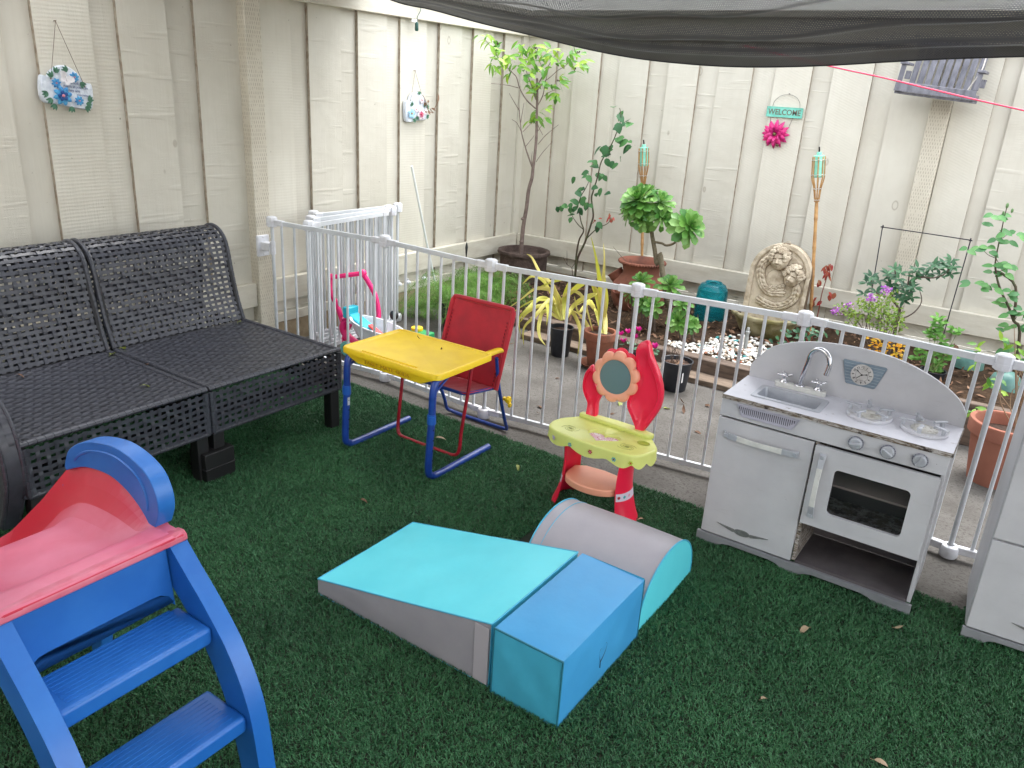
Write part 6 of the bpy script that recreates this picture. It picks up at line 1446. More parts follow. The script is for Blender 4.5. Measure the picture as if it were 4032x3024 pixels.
# ---- bamboo torches ----
CANE = M('bamboo_cane', lin(196, 152, 96), .5, col2=lin(150, 108, 66), ns=6, stretch=(1, 1, 3), col3=lin(60, 44, 34), ns3=5, lo3=.62, hi3=.7); MGC = M('mint_canister', lin(150, 216, 194), .4, col2=lin(120, 196, 172), ns=20); WIRE = M('galvanised_wire', lin(206, 204, 196), .4, metal=.4)
def torch(base, top, label, splay):
    t = thing('garden_torch', label, 'garden torch', base, 0, 'bamboo torches along the back fence'); A, B_ = Vector(base), Vector(top); ax = (B_ - A).normalized(); L = (B_ - A).length; q_ = ax.to_track_quat('Z', 'Y').to_matrix().to_4x4(); q_ = Matrix.Translation(A) @ q_
    J = L - .275; C0 = L - .155; C1 = L - .045
    def ap(b): b.v = [tuple(q_ @ Vector(v)) for v in b.v]
    b = MB(); pts = []; rs = []; z = -.02
    while z < J + .01:
        for dz, r_ in ((0, .0098), (.02, .0090), (.085, .0092), (.100, .0112), (.104, .0114), (.108, .0100)): pts.append((0, 0, min(J + .012, z + dz))); rs.append(r_)
        z += .16
    b.tube(pts, rs, 12); ap(b); obj('pole', b, CANE, t, angle=50)
    b = MB(); b.lathe([(0, C0), (.024, C0), (.0275, C0 + .004), (.0285, C1), (.0285, C1 + .003), (.025, C1 + .006), (.013, C1 + .007), (.013, C1 + .022), (.011, C1 + .024), (0, C1 + .024)], 28); ap(b); obj('canister', b, MGC, t, angle=40)
    b = MB(); b.tube([(0, 0, C1 + .022), (.002, 0, C1 + .036), (.006, 0, C1 + .050)], .0042, 8); ap(b); obj('wick', b, M('charred_wick', lin(30, 26, 26), .9), t)
    for k in range(8):
        a = 2 * PI * k / 8 + .2; c_, s_ = math.cos(a), math.sin(a); b = MB(); b.tube(catmull([(.0315 * c_, .0315 * s_, C1 - .0), (.0325 * c_, .0325 * s_, C0 + .03), (.0310 * c_, .0310 * s_, C0 - .01), (splay * c_, splay * s_, C0 - .05), (.0125 * c_, .0125 * s_, J + .01), (.011 * c_, .011 * s_, J - .01)], 3), .0034, 6, sq=(.7, 1)); ap(b); obj('cane_strip', b, CANE, t, angle=60)
    b = MB()
    for z, r_ in ((C1 - .018, .0365), (C0 + .014, .0365), (C0 - .060, splay + .0035), (J, .0140)):
        b.tube([(r_ * math.cos(2 * PI * k / 32), r_ * math.sin(2 * PI * k / 32), z + .0022 * math.sin(k * PI / 2)) for k in range(32)], .0017, 5, closed=True)
    ap(b); obj('wire_band', b, WIRE, t)
torch((-2.172, 4.80, .06), (-2.285, 4.80, 1.105), 'bamboo torch with mint canister behind the succulent tree', .022)
torch((-1.005, 4.60, .08), (-1.152, 4.60, 1.165), 'bamboo torch with mint canister right of the stone cherub fountain', .020)

# ---- cherub wall fountain ----
STN = NB('mottled_cast_stone'); cav = STN.n('ShaderNodeNewGeometry'); st1 = STN.ramp(STN.noise(16, 6, .7), .42, .68)
cc = STN.mix(st1, lin(206, 194, 172), lin(160, 144, 122)); cc = STN.mix(STN.ramp(cav.outputs['Pointiness'], .44, .50, (1, 1, 1, 1), (0, 0, 0, 1)), cc, lin(112, 96, 78)); cc = STN.mix(STN.ramp(STN.noise(9, 5, .65), .58, .72), cc, lin(150, 134, 96)); STN.set(col=cc, rough=.85, spec=.2); STN.bump(STN.noise(120, 4, .7), .35, .002); STN = STN.m  # darker brown mixed into the creases, buff patches scattered at random
BSN = M('green_stained_stone', lin(180, 172, 144), .85, col2=lin(120, 112, 66), ns=7, lo=.3, hi=.6, bump=.4, bs=60, col3=lin(90, 84, 50), ns3=12, lo3=.5, hi3=.7)
t = thing('cherub_fountain', 'pale stone wall fountain with two cherub heads above a mossy basin', 'fountain', (-1.228, 4.5, .08))
def sm(x, a, b_): x = np.clip((x - a) / (b_ - a), 0, 1); return x * x * (3 - 2 * x)
def relief():
    hw, z0, z1 = .172, .20, .637; nu, nv = 230, 290; u = np.linspace(-hw, hw, nu + 1); z = np.linspace(z0, z1, nv + 1); U, Z_ = np.meshgrid(u, z, indexing='ij')
    H = np.zeros_like(U)
    # raised border, dished field
    cz = z1 - hw; dist = np.where(Z_ > cz, hw - np.hypot(U, Z_ - cz), hw - np.abs(U)); H += .010 * (1 - sm(dist, .020, .032)) - .006 * np.exp(-((dist - .040) / .004) ** 2)
    H += .0025 * np.sin(U * 60 + 3 * np.sin(Z_ * 31)) * np.sin(Z_ * 47)
    def dome(cx, cz_, rx, rz, h, rot=0, pw=.5):
        c, s = math.cos(rot), math.sin(rot); x = (U - cx) * c + (Z_ - cz_) * s; y = -(U - cx) * s + (Z_ - cz_) * c; q = 1 - (x / rx) ** 2 - (y / rz) ** 2; return h * np.clip(q, 0, 1) ** pw
    def g(cx, cz_, sx, sz, h, rot=0):
        c, s = math.cos(rot), math.sin(rot); x = (U - cx) * c + (Z_ - cz_) * s; y = -(U - cx) * s + (Z_ - cz_) * c; return h * np.exp(-(x / sx) ** 2 - (y / sz) ** 2)
    def head(cx, cz_, r, rot, turn):
        Hh_ = dome(cx, cz_, r * .92, r * 1.12, r * .95, rot)
        c, s = math.cos(rot), math.sin(rot)
        def L(a, b_): return cx + (a * c - b_ * s) * r, cz_ + (a * s + b_ * c) * r
        F = np.zeros_like(U)
        for a, b_, sx, sz, h in ((turn, -.12, .10, .17, .30), (turn, -.26, .15, .09, .24), (turn - .36, -.36, .24, .20, .16), (turn + .36, -.36, .24, .20, .16), (turn, -.56, .17, .055, .14), (turn, -.66, .14, .05, .12), (turn, -.61, .17, .018, -.10), (turn, -.86, .18, .13, .14),
                                  (turn - .33, .10, .15, .075, -.20), (turn + .33, .10, .15, .075, -.20), (turn - .33, .08, .085, .045, .17), (turn + .33, .08, .085, .045, .17), (turn - .33, .24, .20, .05, .09), (turn + .33, .24, .20, .05, .09), (turn, .42, .45, .2, .06), (turn - .33, .08, .03, .02, -.06), (turn + .33, .08, .03, .02, -.06)):
            p = L(a, b_); F += g(p[0], p[1], sx * r, sz * r, h * r, rot)
        M_ = Hh_ > 0; Hh_ = Hh_ + np.where(M_, F, 0)
        rs = np.random.RandomState(int(1000 * cx) % 97); hair = np.zeros_like(U)
        for k in range(64):
            a = rs.uniform(-.25, PI + .25); rad = rs.uniform(.62, 1.06); p = L(math.cos(a) * rad * .98, .10 + math.sin(a) * rad * 1.08)
            if rad < .72 and abs(math.cos(a)) < .5 and rs.rand() < .5: continue
            rr_ = r * rs.uniform(.13, .22); base_ = r * (.95 * math.sqrt(max(0, 1 - min(1, rad * .93) ** 2)) + .16); D_ = np.hypot((U - p[0]), (Z_ - p[1]) * 1.1); an = np.arctan2(Z_ - p[1], U - p[0]); sw = .22 * np.sin(an * 1 + D_ / rr_ * 7)
            hh = (base_ + rr_ * .8 * np.sqrt(np.clip(1 - (D_ / rr_) ** 2, 0, 1)) * (1 + sw)) * (D_ < rr_); hair = np.maximum(hair, hh)
        ears = 0
        return np.maximum(Hh_, hair)
    H = np.maximum(H, head(-.014, .552, .057, .12, -.02)); H = np.maximum(H, head(.080, .468, .054, -.30, -.18))
    def wing(pts, w_, h):
        C_ = catmull([(a, b_, 0) for a, b_ in pts], 8); n_ = len(C_); out_ = np.zeros_like(U)
        for i in range(0, n_, 1):
            f = i / (n_ - 1); p = C_[i]; d = (C_[min(n_ - 1, i + 1)] - C_[max(0, i - 1)]).normalized(); a = math.atan2(d.y, d.x)
            for o_, l_ in ((.0, 1.0), (w_ * .42, .9), (-w_ * .42, .9)):
                if (i + (o_ != 0)) % 2: continue
                cx_, cz_ = p.x - math.sin(a) * o_, p.y + math.cos(a) * o_; ww = w_ * (.42 - .10 * f); out_ = np.maximum(out_, dome(cx_, cz_, w_ * .85 * l_, ww, h * (1.05 - .35 * f) - .0022 * (i % 4), a + .35 * (1 if o_ > 0 else -1 if o_ < 0 else 0), .45))
        return out_
    H = np.maximum(H, wing([(-.070, .545), (-.104, .505), (-.106, .450), (-.080, .392), (-.035, .362), (.030, .368)], .030, .026)); H = np.maximum(H, wing([(-.055, .380), (-.01, .392), (.035, .405)], .016, .022))
    H = np.maximum(H, wing([(.112, .41), (.108, .355), (.075, .312), (.015, .285), (-.03, .288), (-.085, .305)], .028, .026)); H = np.maximum(H, dome(-.02, .43, .05, .06, .012)); 
    return u, z, H, hw, z1
u, z, H, hw, z1 = relief(); cz = z1 - hw; b = MB(); vs = []; ok = {}
tilt = .10
for i in range(len(u)):
    for j in range(len(z)):
        x, zz = u[i], z[j]
        lim = math.sqrt(max(0, hw * hw - (zz - cz) ** 2)) if zz > cz else hw
        e_ = abs(x) - lim; xx = x; dep = 0
        if e_ > 0: xx = math.copysign(lim, x); dep = min(.045, e_ * 3)
        vs.append((-1.228 + xx, 4.52 - H[i, j] * (dep == 0) + dep + (zz - .2) * tilt, zz))
nz = len(z); b.add(vs, [(i * nz + j, (i + 1) * nz + j, (i + 1) * nz + j + 1, i * nz + j + 1) for i in range(len(u) - 1) for j in range(nz - 1)])
out_ = [(-hw, .2), (hw, .2), (hw, cz)] + [(hw * math.cos(a), cz + hw * math.sin(a)) for a in [PI * q / 30 for q in range(1, 30)]] + [(-hw, cz)]
obj('relief_panel', b, STN, t, angle=180)
b = MB(); b.prism(out_, lambda u_, v_2, d: Vector((-1.228 + u_ * .995, 4.523 + d + (v_2 - .2) * tilt, v_2)), .004, .05); obj('back_slab', b, STN, t, angle=40)
b = MB(); b.tube([(-1.215 + .014 * math.cos(a), 4.565, .640 + .014 * math.sin(a)) for a in [2 * PI * q / 16 for q in range(16)]], .0022, 6, closed=True); obj('hanging_ring', b, STN, t)
b = MB(); prof = [(.03, 0), (.085, .02), (.14, .07), (.172, .13), (.184, .150), (.196, .155), (.200, .162), (.200, .174), (.194, .180), (.184, .180), (.176, .168), (.14, .11), (0, .08)]
b.lathe(prof, 48, (-1.250, 4.50, .065), a0=PI, a1=2 * PI, sy=.86); obj('basin', b, BSN, t, angle=40)
b = MB(); b.lathe([(.030, 0), (.12, .0), (.165, .05), (.0, .06)], 20, (-1.25, 4.5, .05), a0=PI * .98, a1=2.02 * PI); 

# ---- shrub with purple flowers and trailing orange leaves ----
t = thing('flowering_shrub', 'yellow green shrub with purple flowers above trailing orange leaves', 'plant', (-.66, 4.35, .1))
b = MB(); root_ = Vector((-.60, 4.36, .13))
for p in SH: bark(b, catmull([root_ + rvec(.02), root_.lerp(P3(p, 4.35), .5) + rvec(.02), P3(p, 4.35)], 3), .003, .001, 5)
obj('stems', b, BARK, t); b = MB()
for p in SH:
    for q in range(34): lf(b, P3(p, 4.35, 1 + random.uniform(-.012, .012)) + rvec(.034), random.uniform(.014, .022), random.uniform(.009, .013), 'ovate', segs=3)
obj('leaves', b, SHRG, t, angle=180); b = MB()
for p in SF:
    for q in range(24): lf(b, P3(p, 4.33) + rvec(.019), .013, .009, 'round', segs=2)
obj('flowers', b, islmat('purple_petal', [lin(140, 60, 168), lin(184, 92, 196), lin(222, 170, 224)]), t, angle=180); b = MB()
for p in SG:
    for q in range(15): lf(b, P3(p, 4.25) + rvec(.022), random.uniform(.014, .020), .010, 'ovate', d=Vector((random.uniform(-1, 1), -.3, random.uniform(-.4, .2))), segs=3)
obj('trailing_leaves', b, ORL, t, angle=180)
pot(t, -.60, 4.28, .09, .075, .06, .10, BPOT)
# ---- broad leaved shrub ----
t = thing('evergreen_shrub', 'shrub with glossy pointed dark leaves behind the purple flowers', 'plant', (-.57, 4.5, .1)); b = MB(); r0 = Vector((-.575, 4.5, .12))
for q in (RD, RD3): bark(b, catmull([r0] + [P3(p, 4.5) for p in q], 4), .008, .003)
for q in (RD2, RD4): bark(b, line(q, 4.5, 4), .005, .0018, 6)
bark(b, line(RD5, 4.5, 4), .004, .002, 6); obj('stems', b, BARK, t, angle=60); b = MB()
for p in RDL:
    c = P3(p, 4.5, 1 + random.uniform(-.008, .008)); n_ = 5
    for q in range(n_): a = 2 * PI * q / n_ + random.uniform(0, 1); lf(b, c, random.uniform(.038, .052), .017, 'lance', d=Vector((math.cos(a), -.35 + .5 * math.sin(a), .15 + .45 * math.sin(a))), n=Vector((0, -.6, .8)), curl=.35)
obj('leaves', b, DKG, t, angle=180)
# ---- mint in a black pot, second herb ----
t = thing('potted_plant', 'bright green mint in a black pot behind the toy kitchen', 'potted plant', (-.325, 4.28, .1)); pot(t, -.325, 4.27, .10, .058, .048, .085, BPOT); b = MB(); r0 = Vector((-.335, 4.28, .18))
for p in MI[::2]: bark(b, catmull([r0 + rvec(.02) * Vector((1, 1, 0)), r0.lerp(P3(p, 4.3), .5) + rvec(.015), P3(p, 4.3)], 3), .002, .001, 5)
obj('stems', b, GSTM, t); b = MB()
for p in MI:
    for q in range(9): a = random.uniform(0, 6.28); lf(b, P3(p, 4.3) + rvec(.014), random.uniform(.024, .034), .020, 'ovate', d=Vector((math.cos(a), -.2, .3 + .6 * math.sin(a) * .5)), n=(0, -.5, .85), curl=.3)
obj('leaves', b, MING, t, angle=180)
# ---- rose on the right ----
t = thing('rose_bush', 'rose with drooping green leaflets and a bud at the far right fence', 'plant', (-.02, 4.45, .1)); b = MB(); bark(b, catmull([Vector((.02, 4.45, .1))] + [P3(p, 4.45) for p in RR], 4), .008, .0018)
bark(b, catmull([P3(RR[1], 4.45), Vector((-.09, 4.45, .62)), Vector((-.165, 4.45, .675))], 4), .007, .006)
for q in range(10):
    p = P3(RRL[q * 5 % len(RRL)], 4.45); k = min(range(len(RR)), key=lambda i: (P3(RR[i], 4.45) - p).length); bark(b, catmull([P3(RR[k], 4.45), P3(RR[k], 4.45).lerp(p, .5) + Vector((0, 0, -.01)), p], 3), .002, .001, 5)
obj('stem', b, STEM, t, angle=60); b = MB()
for p in RRL:
    for q in range(2): lf(b, P3(p, 4.45, 1 + random.uniform(-.01, .01)) + rvec(.008), random.uniform(.040, .055), random.uniform(.028, .036), 'ovate', d=Vector((random.choice((-1, 1)) * random.uniform(.4, 1), -.2, random.uniform(-.35, .1))), n=(0, -.55, .8), curl=.4, segs=5)
for q in range(26): lf(b, Vector((random.uniform(-.1, .14), 4.43, random.uniform(.25, .52))), .045, .03, 'ovate')
obj('leaves', b, islmat('mid_green_leaf', [lin(70, 124, 76), lin(92, 146, 84), lin(112, 164, 94)]), t, angle=180)
b = MB(); b.ball(P3(RR[-1], 4.45), (.007, .007, .013), 8, 8); b.ball(P3(RR[-1], 4.45) + Vector((.025, 0, -.02)), (.006, .006, .011), 8, 8); b.ball(P3(RR[-1], 4.45) + Vector((-.008, 0, -.035)), (.005, .005, .009), 8, 8); obj('bud', b, M('rose_bud', lin(96, 128, 80), .6), t)
# ---- red leaved sapling ----
t = thing('red_sapling', 'thin sapling with red and bronze new leaves beside the torch', 'plant', (-1.0, 4.6, .1)); b = MB(); bark(b, catmull([Vector((-1.0, 4.6, .09))] + [P3(p, 4.6) for p in RS], 4), .0045, .0015, 6); obj('stem', b, M('red_brown_stem', lin(130, 74, 62), .7), t); b = MB()
for i, p in enumerate(RSL):
    for q in range(3 if i < 6 else 1): lf(b, P3(p, 4.6) + rvec(.006), .040, .014 if i < 6 else .026, 'lance' if i < 6 else 'ovate', d=Vector((random.uniform(-.8, .8), -.2, -.8)))
obj('leaves', b, REDL, t, angle=180)
t = thing('low_shrub', 'low grey green shrub between the stone basin and the gate hub', 'plant', (-.95, 4.2, .1)); b = MB(); s_ = MB()
for q in range(70):
    c = Vector((-.95 + random.gauss(0, .07), 4.2 + random.gauss(0, .04), random.uniform(.12, .30))); lf(b, c, .034, .018, 'ovate')
    if q % 4 == 0: bark(s_, [Vector((-.95 + random.uniform(-.03, .03), 4.2, .09)), c], .003, .0012, 5)
obj('leaves', b, DKG, t, angle=180); obj('stems', s_, REDL, t)
# ---- ferns ----
def fern(cx, cy, cz, R, n, label, potted=False):
    t = thing('feathery_fern', label, 'fern', (cx, cy, .0), 0, 'feathery ferns along the left fence')
    if potted: pot(t, cx, cy, 0, .072, .055, .14, BPOT)
    b = MB(); s_ = MB()
    for k in range(n):
        a = 2 * PI * k / n + random.uniform(-.2, .2); L = R * random.uniform(.6, 1.1); up = random.uniform(.5, 1.5); p0 = Vector((cx, cy, cz)); d = Vector((math.cos(a), math.sin(a), 0))
        pts = catmull([p0 + d * .01, p0 + d * L * .4 + Vector((0, 0, L * .45 * up)), p0 + d * L * .85 + Vector((0, 0, L * .42 * up)), p0 + d * L * 1.15 + Vector((0, 0, L * (.1 * up - .1)))], 6)
        pts = [Vector((max(-3.27, p.x), p.y, max(.03, p.z))) for p in pts]; s_.tube(pts, .0012, 4)
        for i, p in enumerate(pts[3:]):
            for r_ in range(7):
                d2 = rvec(); d2.z *= .6; d2.normalize(); l2 = random.uniform(.020, .045); 
                for w_ in range(5):
                    o_ = p + d2 * l2 * (w_ + 1) / 5; d3 = (d2 + rvec(.9)).normalized(); b.leaf(o_, d3, Vector((0, 0, 1)), random.uniform(.012, .022), .0042, curl=.2, fold=0, segs=1, shape='strap')
    obj('fronds', b, FERNG, t, angle=180); obj('stems', s_, GSTM, t)
fern(-2.84, 3.60, .13, .26, 44, 'bright feathery fern in the black pot behind the red chair', True)
fern(-2.86, 4.02, .10, .24, 40, 'feathery fern spreading by the bricks in front of the corner pot')
fern(-3.12, 3.66, .04, .13, 14, 'wispy fern strands against the left fence footing')
fern(-3.08, 4.16, .14, .16, 18, 'small fern under the fence by the black stake')
# ---- bricks ----
BRK = M('red_brick', lin(150, 104, 88), .9, col2=lin(116, 82, 70), ns=14, bump=.5, bs=90, col3=lin(96, 90, 88), ns3=9, lo3=.5, hi3=.65)
for (x, y, z, rz, sx, lb) in ((-2.885, 4.33, .055, 2.1, .11, 'pink brick standing in front of the corner pot'), (-2.985, 4.42, .05, .6, .10, 'weathered brick lying beside the corner pot'), (-3.14, 4.50, .16, .9, .08, 'brick raised up against the left fence by the corner pot'), (-2.96, 4.30, .02, 1.2, .10, 'flat brick half hidden under the fern')):
    b = MB(); b.box(-sx, sx * .8, -.045, .045, -.032, .034, Matrix.Rotation(rz, 4, 'Z') @ Matrix.Rotation(.12, 4, 'X')); o = obj('brick', b, BRK, None, bevel=.004, smooth=True); o.location = (x, y, z); tag(o, lb, 'brick', 'bricks by the corner pot')
# ---- small garden bits ----
t = thing('wire_frame', 'thin black wire garden flag holder standing empty by the back fence', 'flag holder', (-.56, 4.7, .1)); b = MB(); b.tube(catmull([(-.735, 4.7, .09), (-.753, 4.7, .416), (-.771, 4.7, .765), (-.766, 4.7, .781), (-.75, 4.7, .783), (-.37, 4.7, .777), (-.349, 4.7, .772), (-.345, 4.7, .757), (-.353, 4.7, .40), (-.358, 4.7, .09)], 4), .0028, 6); obj('wire', b, M('black_wire', lin(40, 38, 48), .5), t)
b = MB(); b.tube([(-3.20, 3.626, .907), (-3.20, 3.779, .428), (-3.19, 3.87, .13)], .0075, 10); tag(obj('white_pole', b, M('pale_green_pole', lin(222, 226, 224), .5), None), 'thin white pole leaning on the left fence', 'pole')
t = thing('black_stake', 'small black metal stake with a pointed bulb among the ferns', 'stake', (-3.08, 4.03, .1)); b = MB(); b.tube([(-3.08, 4.03, .43), (-3.08, 4.03, .415), (-3.08, 4.03, .395), (-3.08, 4.03, .36), (-3.08, 4.03, .335), (-3.08, 4.03, .10)], [.001, .006, .009, .006, .0035, .003], 8); [b.tube([(-3.08, 4.03, .25), (-3.08 + .05 * math.cos(a), 4.03 + .05 * math.sin(a), .12)], .0022, 5) for a in (.3, 2.4, 4.5)]; obj('rod', b, M('black_iron', lin(26, 26, 30), .5), t)
for x, y, z, r_, lb in ((-3.315, 3.63, .176, .016, 'white plastic cap on the lower fence rail, nearest the folded gate'), (-3.315, 3.71, .176, .020, 'round white cap with a domed top on the lower fence rail'), (-3.315, 3.87, .176, .018, 'white plastic cap on the lower rail behind the fern')):
    b = MB(); b.lathe([(0, -.004), (r_, -.004), (r_, .008), (r_ * .8, .012), (r_ * .3, .013), (r_ * .3, .026), (0, .027)], 14); o = obj('plastic_cap', b, WP, None, angle=40); o.location = (x + .022, y, z + .001); tag(o, lb, 'plastic cap', 'white caps left on the fence rail')
t = thing('solar_light', 'small grey garden light stake in front of the stone basin', 'garden light', (-1.235, 4.15, .1)); b = MB(); b.lathe([(0, 0), (.010, 0), (.012, .06), (.010, .065), (.010, .085), (.013, .088), (.013, .096), (.009, .099), (.009, .112), (.006, .118), (0, .118)], 16, (-1.235, 4.15, .115)); obj('tube', b, M('grey_light_plastic', lin(158, 162, 160), .4, metal=.3), t, angle=40)
for x, y, z, r_, lb in ((-.20, 4.50, .215, .075, 'dull teal plastic dome on the soil under the back fence'), (-.02, 4.25, .215, .07, 'dark teal plastic dome behind the big terracotta pot')):
    b = MB(); b.lathe([(r_, -.04), (r_ * .97, -.01), (r_ * .8, .022), (r_ * .45, .040), (0, .046)], 28); o = obj('garden_dome', b, M('dull_teal_plastic', lin(92, 134, 126), .4, col2=lin(70, 110, 104), ns=12)); o.location = (x, y, z); tag(o, lb, 'plant cover')
# ---- pebbles, leaf litter ----
def stone(b, c, r_, M_):
    n0 = len(b.v); ph = (1 + 5 ** .5) / 2; V0 = [(-1, ph, 0), (1, ph, 0), (-1, -ph, 0), (1, -ph, 0), (0, -1, ph), (0, 1, ph), (0, -1, -ph), (0, 1, -ph), (ph, 0, -1), (ph, 0, 1), (-ph, 0, -1), (-ph, 0, 1)]
    F0 = [(0, 11, 5), (0, 5, 1), (0, 1, 7), (0, 7, 10), (0, 10, 11), (1, 5, 9), (5, 11, 4), (11, 10, 2), (10, 7, 6), (7, 1, 8), (3, 9, 4), (3, 4, 2), (3, 2, 6), (3, 6, 8), (3, 8, 9), (4, 9, 5), (2, 4, 11), (6, 2, 10), (8, 6, 7), (9, 8, 1)]
    b.add([c + M_ @ (Vector(v).normalized() * random.uniform(.88, 1.1) * Vector(r_).x if 0 else Vector([q * s_ * random.uniform(.92, 1.08) for q, s_ in zip(Vector(v).normalized(), r_)])) for v in V0], F0)
b = MB()
for q in range(1500):
    x = random.uniform(-1.76, -.80); y = random.uniform(3.93, 4.34)
    if x < -1.62 + (y - 3.93) * .5: continue
    if random.random() < max(0, (y - 4.22) * 6): continue
    s_ = random.uniform(.006, .0125); M_ = Euler((random.uniform(-.4, .4), random.uniform(-.4, .4), random.uniform(0, 6))).to_matrix(); stone(b, Vector((x, y, soil_h(x, y) + random.uniform(0, .008))), (s_ * 1.35, s_, s_ * .7), M_)
PEB = NB('mixed_white_pebbles'); g_ = PEB.n('ShaderNodeNewGeometry'); r_ = PEB.n('ShaderNodeValToRGB'); r_.color_ramp.interpolation = 'CONSTANT'; e = r_.color_ramp.elements
cols = [(0, lin(222, 220, 214)), (.45, lin(204, 200, 190)), (.62, lin(232, 232, 228)), (.80, lin(168, 150, 132)), (.88, lin(60, 140, 140)), (.92, lin(150, 92, 66)), (.96, lin(190, 172, 150))]
while len(e) < len(cols): e.new(.5)
for i, (p, c) in enumerate(cols): e[i].position = p; e[i].color = c
PEB.l(g_.outputs['Random Per Island'], r_.inputs[0]); PEB.set(col=r_.outputs[0], rough=.5); o = obj('pebbles', b, PEB.m, angle=180); tag(o, 'white decorative pebbles spread in the flower bed', 'pebbles', kind='stuff')
b = MB()
for q in range(2600):
    x = random.uniform(-2.9, 1.2); y = random.uniform(3.93, 4.9)
    if -1.6 < x < -.85 and 3.9 < y < 4.3 and random.random() < .82: continue
    L = random.uniform(.015, .05); lf(b, Vector((x, y, soil_h(x, y) + random.uniform(.001, .012))), L, L * random.uniform(.25, .5), 'lance', d=rvec() * Vector((1, 1, .25)), n=Vector((random.uniform(-.4, .4), random.uniform(-.4, .4), 1)), curl=random.uniform(-1, 1), segs=3)
tag(obj('leaf_litter', b, BRN, angle=180), 'dry brown leaves and bark covering the flower bed', 'leaf litter', kind='stuff')
# =============== FENCE ORNAMENTS ===============
STONE = M('white_cast_plaque', lin(222, 228, 236), .6, col2=lin(186, 196, 208), ns=26, bump=1, bs=34, bd=.006); LEAFP = M('painted_green_leaf', lin(80, 130, 104), .5, col2=lin(48, 92, 70), ns=60); BLP = M('painted_blue_petal', lin(84, 168, 214), .4, col2=lin(40, 110, 180), ns=60); PKC = M('painted_pink_centre', lin(222, 140, 160), .4)
TWINE = M('brown_string', lin(120, 104, 90), .8); INK = M('grey_blue_ink', lin(110, 124, 160), .6)
def onL(y, z, d): return Vector((FX + d, y, z))               # point on the left fence, d metres proud of the boards
def flower(root, c, R, petal, centre, ax=Vector((1, 0, 0)), n=8, inner=None, wide=.9):
    e1 = Vector((0, 1, 0)) if abs(ax.x) > .5 else Vector((1, 0, 0)); e2 = Vector((0, 0, 1)); b = MB()
    for k in range(n):
        a = 2 * PI * k / n + .2; d = e1 * math.cos(a) + e2 * math.sin(a); b.leaf(c + d * R * .12, d + ax * .35, ax, R * .95, R * wide * 4.6 / n, curl=.5, fold=.25, segs=5, shape='round')
    f_ = obj('flower', b, petal, root, angle=60, solid=.0012)
    if inner:
        b = MB()
        for k in range(5): a = 2 * PI * k / 5 + .5; d = e1 * math.cos(a) + e2 * math.sin(a); b.leaf(c + ax * .004 + d * R * .08, d + ax * .3, ax, R * .52, R * .40, curl=.3, fold=.3, segs=4, shape='round')
        obj('inner_petals', b, inner, f_, angle=60, solid=.001)
    b = MB(); b.ball(c + ax * R * .22, (R * .16, R * .16, R * .16), 10, 8); obj('centre', b, centre, f_)
def plaque(loc, W, H, label, n_str, apex, outline, rot):
    t = thing('garden_plaque', label, 'plaque', loc, 0, 'cast stone plaques hung on the left fence'); o = Vector(loc)
    c, s = math.cos(rot), math.sin(rot)
    def L(u, v, d): return Vector((FX + .004 + d, o.y + u * c - v * s, o.z + u * s + v * c))
    P = cat2(outline, 4, True); b = MB(); cx = sum(p[0] for p in P) / len(P); cz_ = sum(p[1] for p in P) / len(P); n_ = len(P)
    rg = lambda k, d: [L(cx + (u - cx) * k, cz_ + (v - cz_) * k, d) for u, v in P]; RR = [rg(1, .0), rg(1.0, .016), rg(.96, .021), rg(.7, .022), rg(.3, .021)]
    b.add([p for r in RR for p in r], [(a * n_ + i, a * n_ + (i + 1) % n_, (a + 1) * n_ + (i + 1) % n_, (a + 1) * n_ + i) for a in range(4) for i in range(n_)] + [tuple(range(4 * n_, 5 * n_))]); obj('slab', b, STONE, t, angle=40)
    b = MB()
    for e_ in n_str: b.tube([L(e_[0], e_[1], .024), Vector((FX + .012, apex[0], apex[1]))], .0011, 5); b.ball(L(e_[0], e_[1], .023), .0035, 8, 6)
    b.tube([(FX - .002, apex[0], apex[1]), (FX + .016, apex[0], apex[1] + .001)], .0018, 6); obj('string', b, TWINE, t)
    return t, L
out1 = [(-.098, .040), (-.095, -.046), (-.03, -.058), (.05, -.064), (.098, -.058), (.100, .030), (.070, .034), (.05, .062), (.01, .088), (-.03, .086), (-.062, .060), (-.072, .042)]
t, L = plaque((-3.31, 1.726, 1.262), .2, .15, 'white plaque with blue flowers and angel verse above the sofa', [(-.062, .036), (.068, .022)], (1.722, 1.510), out1, -.085)
for u, v, R, inn in ((-.022, -.022, .036, True), (-.044, .022, .018, None), (.026, .052, .019, None), (.042, -.034, .018, None)):
    flower(t, L(u, v, .026), R, BLP, PKC, n=8, inner=M('deep_blue_petal', lin(36, 84, 150), .35) if inn else None)
b = MB()
for u, v, a0 in ((-.058, .040, 2.0), (-.045, .058, 1.2), (.002, .070, 2.4), (.050, .036, -.8), (-.075, -.018, 3.4), (-.062, -.036, 3.9), (-.050, -.055, 4.2), (.012, -.058, 4.6), (.070, -.042, -.2), (.078, -.030, .6), (.066, -.054, -.7)):
    for k in (-.5, 0, .5): a = a0 + k; b.leaf(L(u, v, .024), Vector((.25, math.cos(a), math.sin(a))), Vector((1, 0, 0)), .026, .011, curl=.4, fold=.3, segs=4)
obj('leaves', b, LEAFP, t, angle=60)
b = MB()
for a, R in ((2.2, .034), (3.3, .026), (-.2, .034), (-1.4, .026)): b.leaf(L(-.006, .044, .026), Vector((.3, math.cos(a), math.sin(a))), Vector((1, 0, 0)), R, R * .75, curl=.2, fold=.1, segs=5, shape='round')
b.tube([L(-.008, .052, .03), L(-.004, .034, .03)], .002, 6); obj('butterfly', b, M('painted_white_butterfly', lin(232, 230, 232), .6, col2=lin(214, 208, 212), ns=80), t, angle=60)
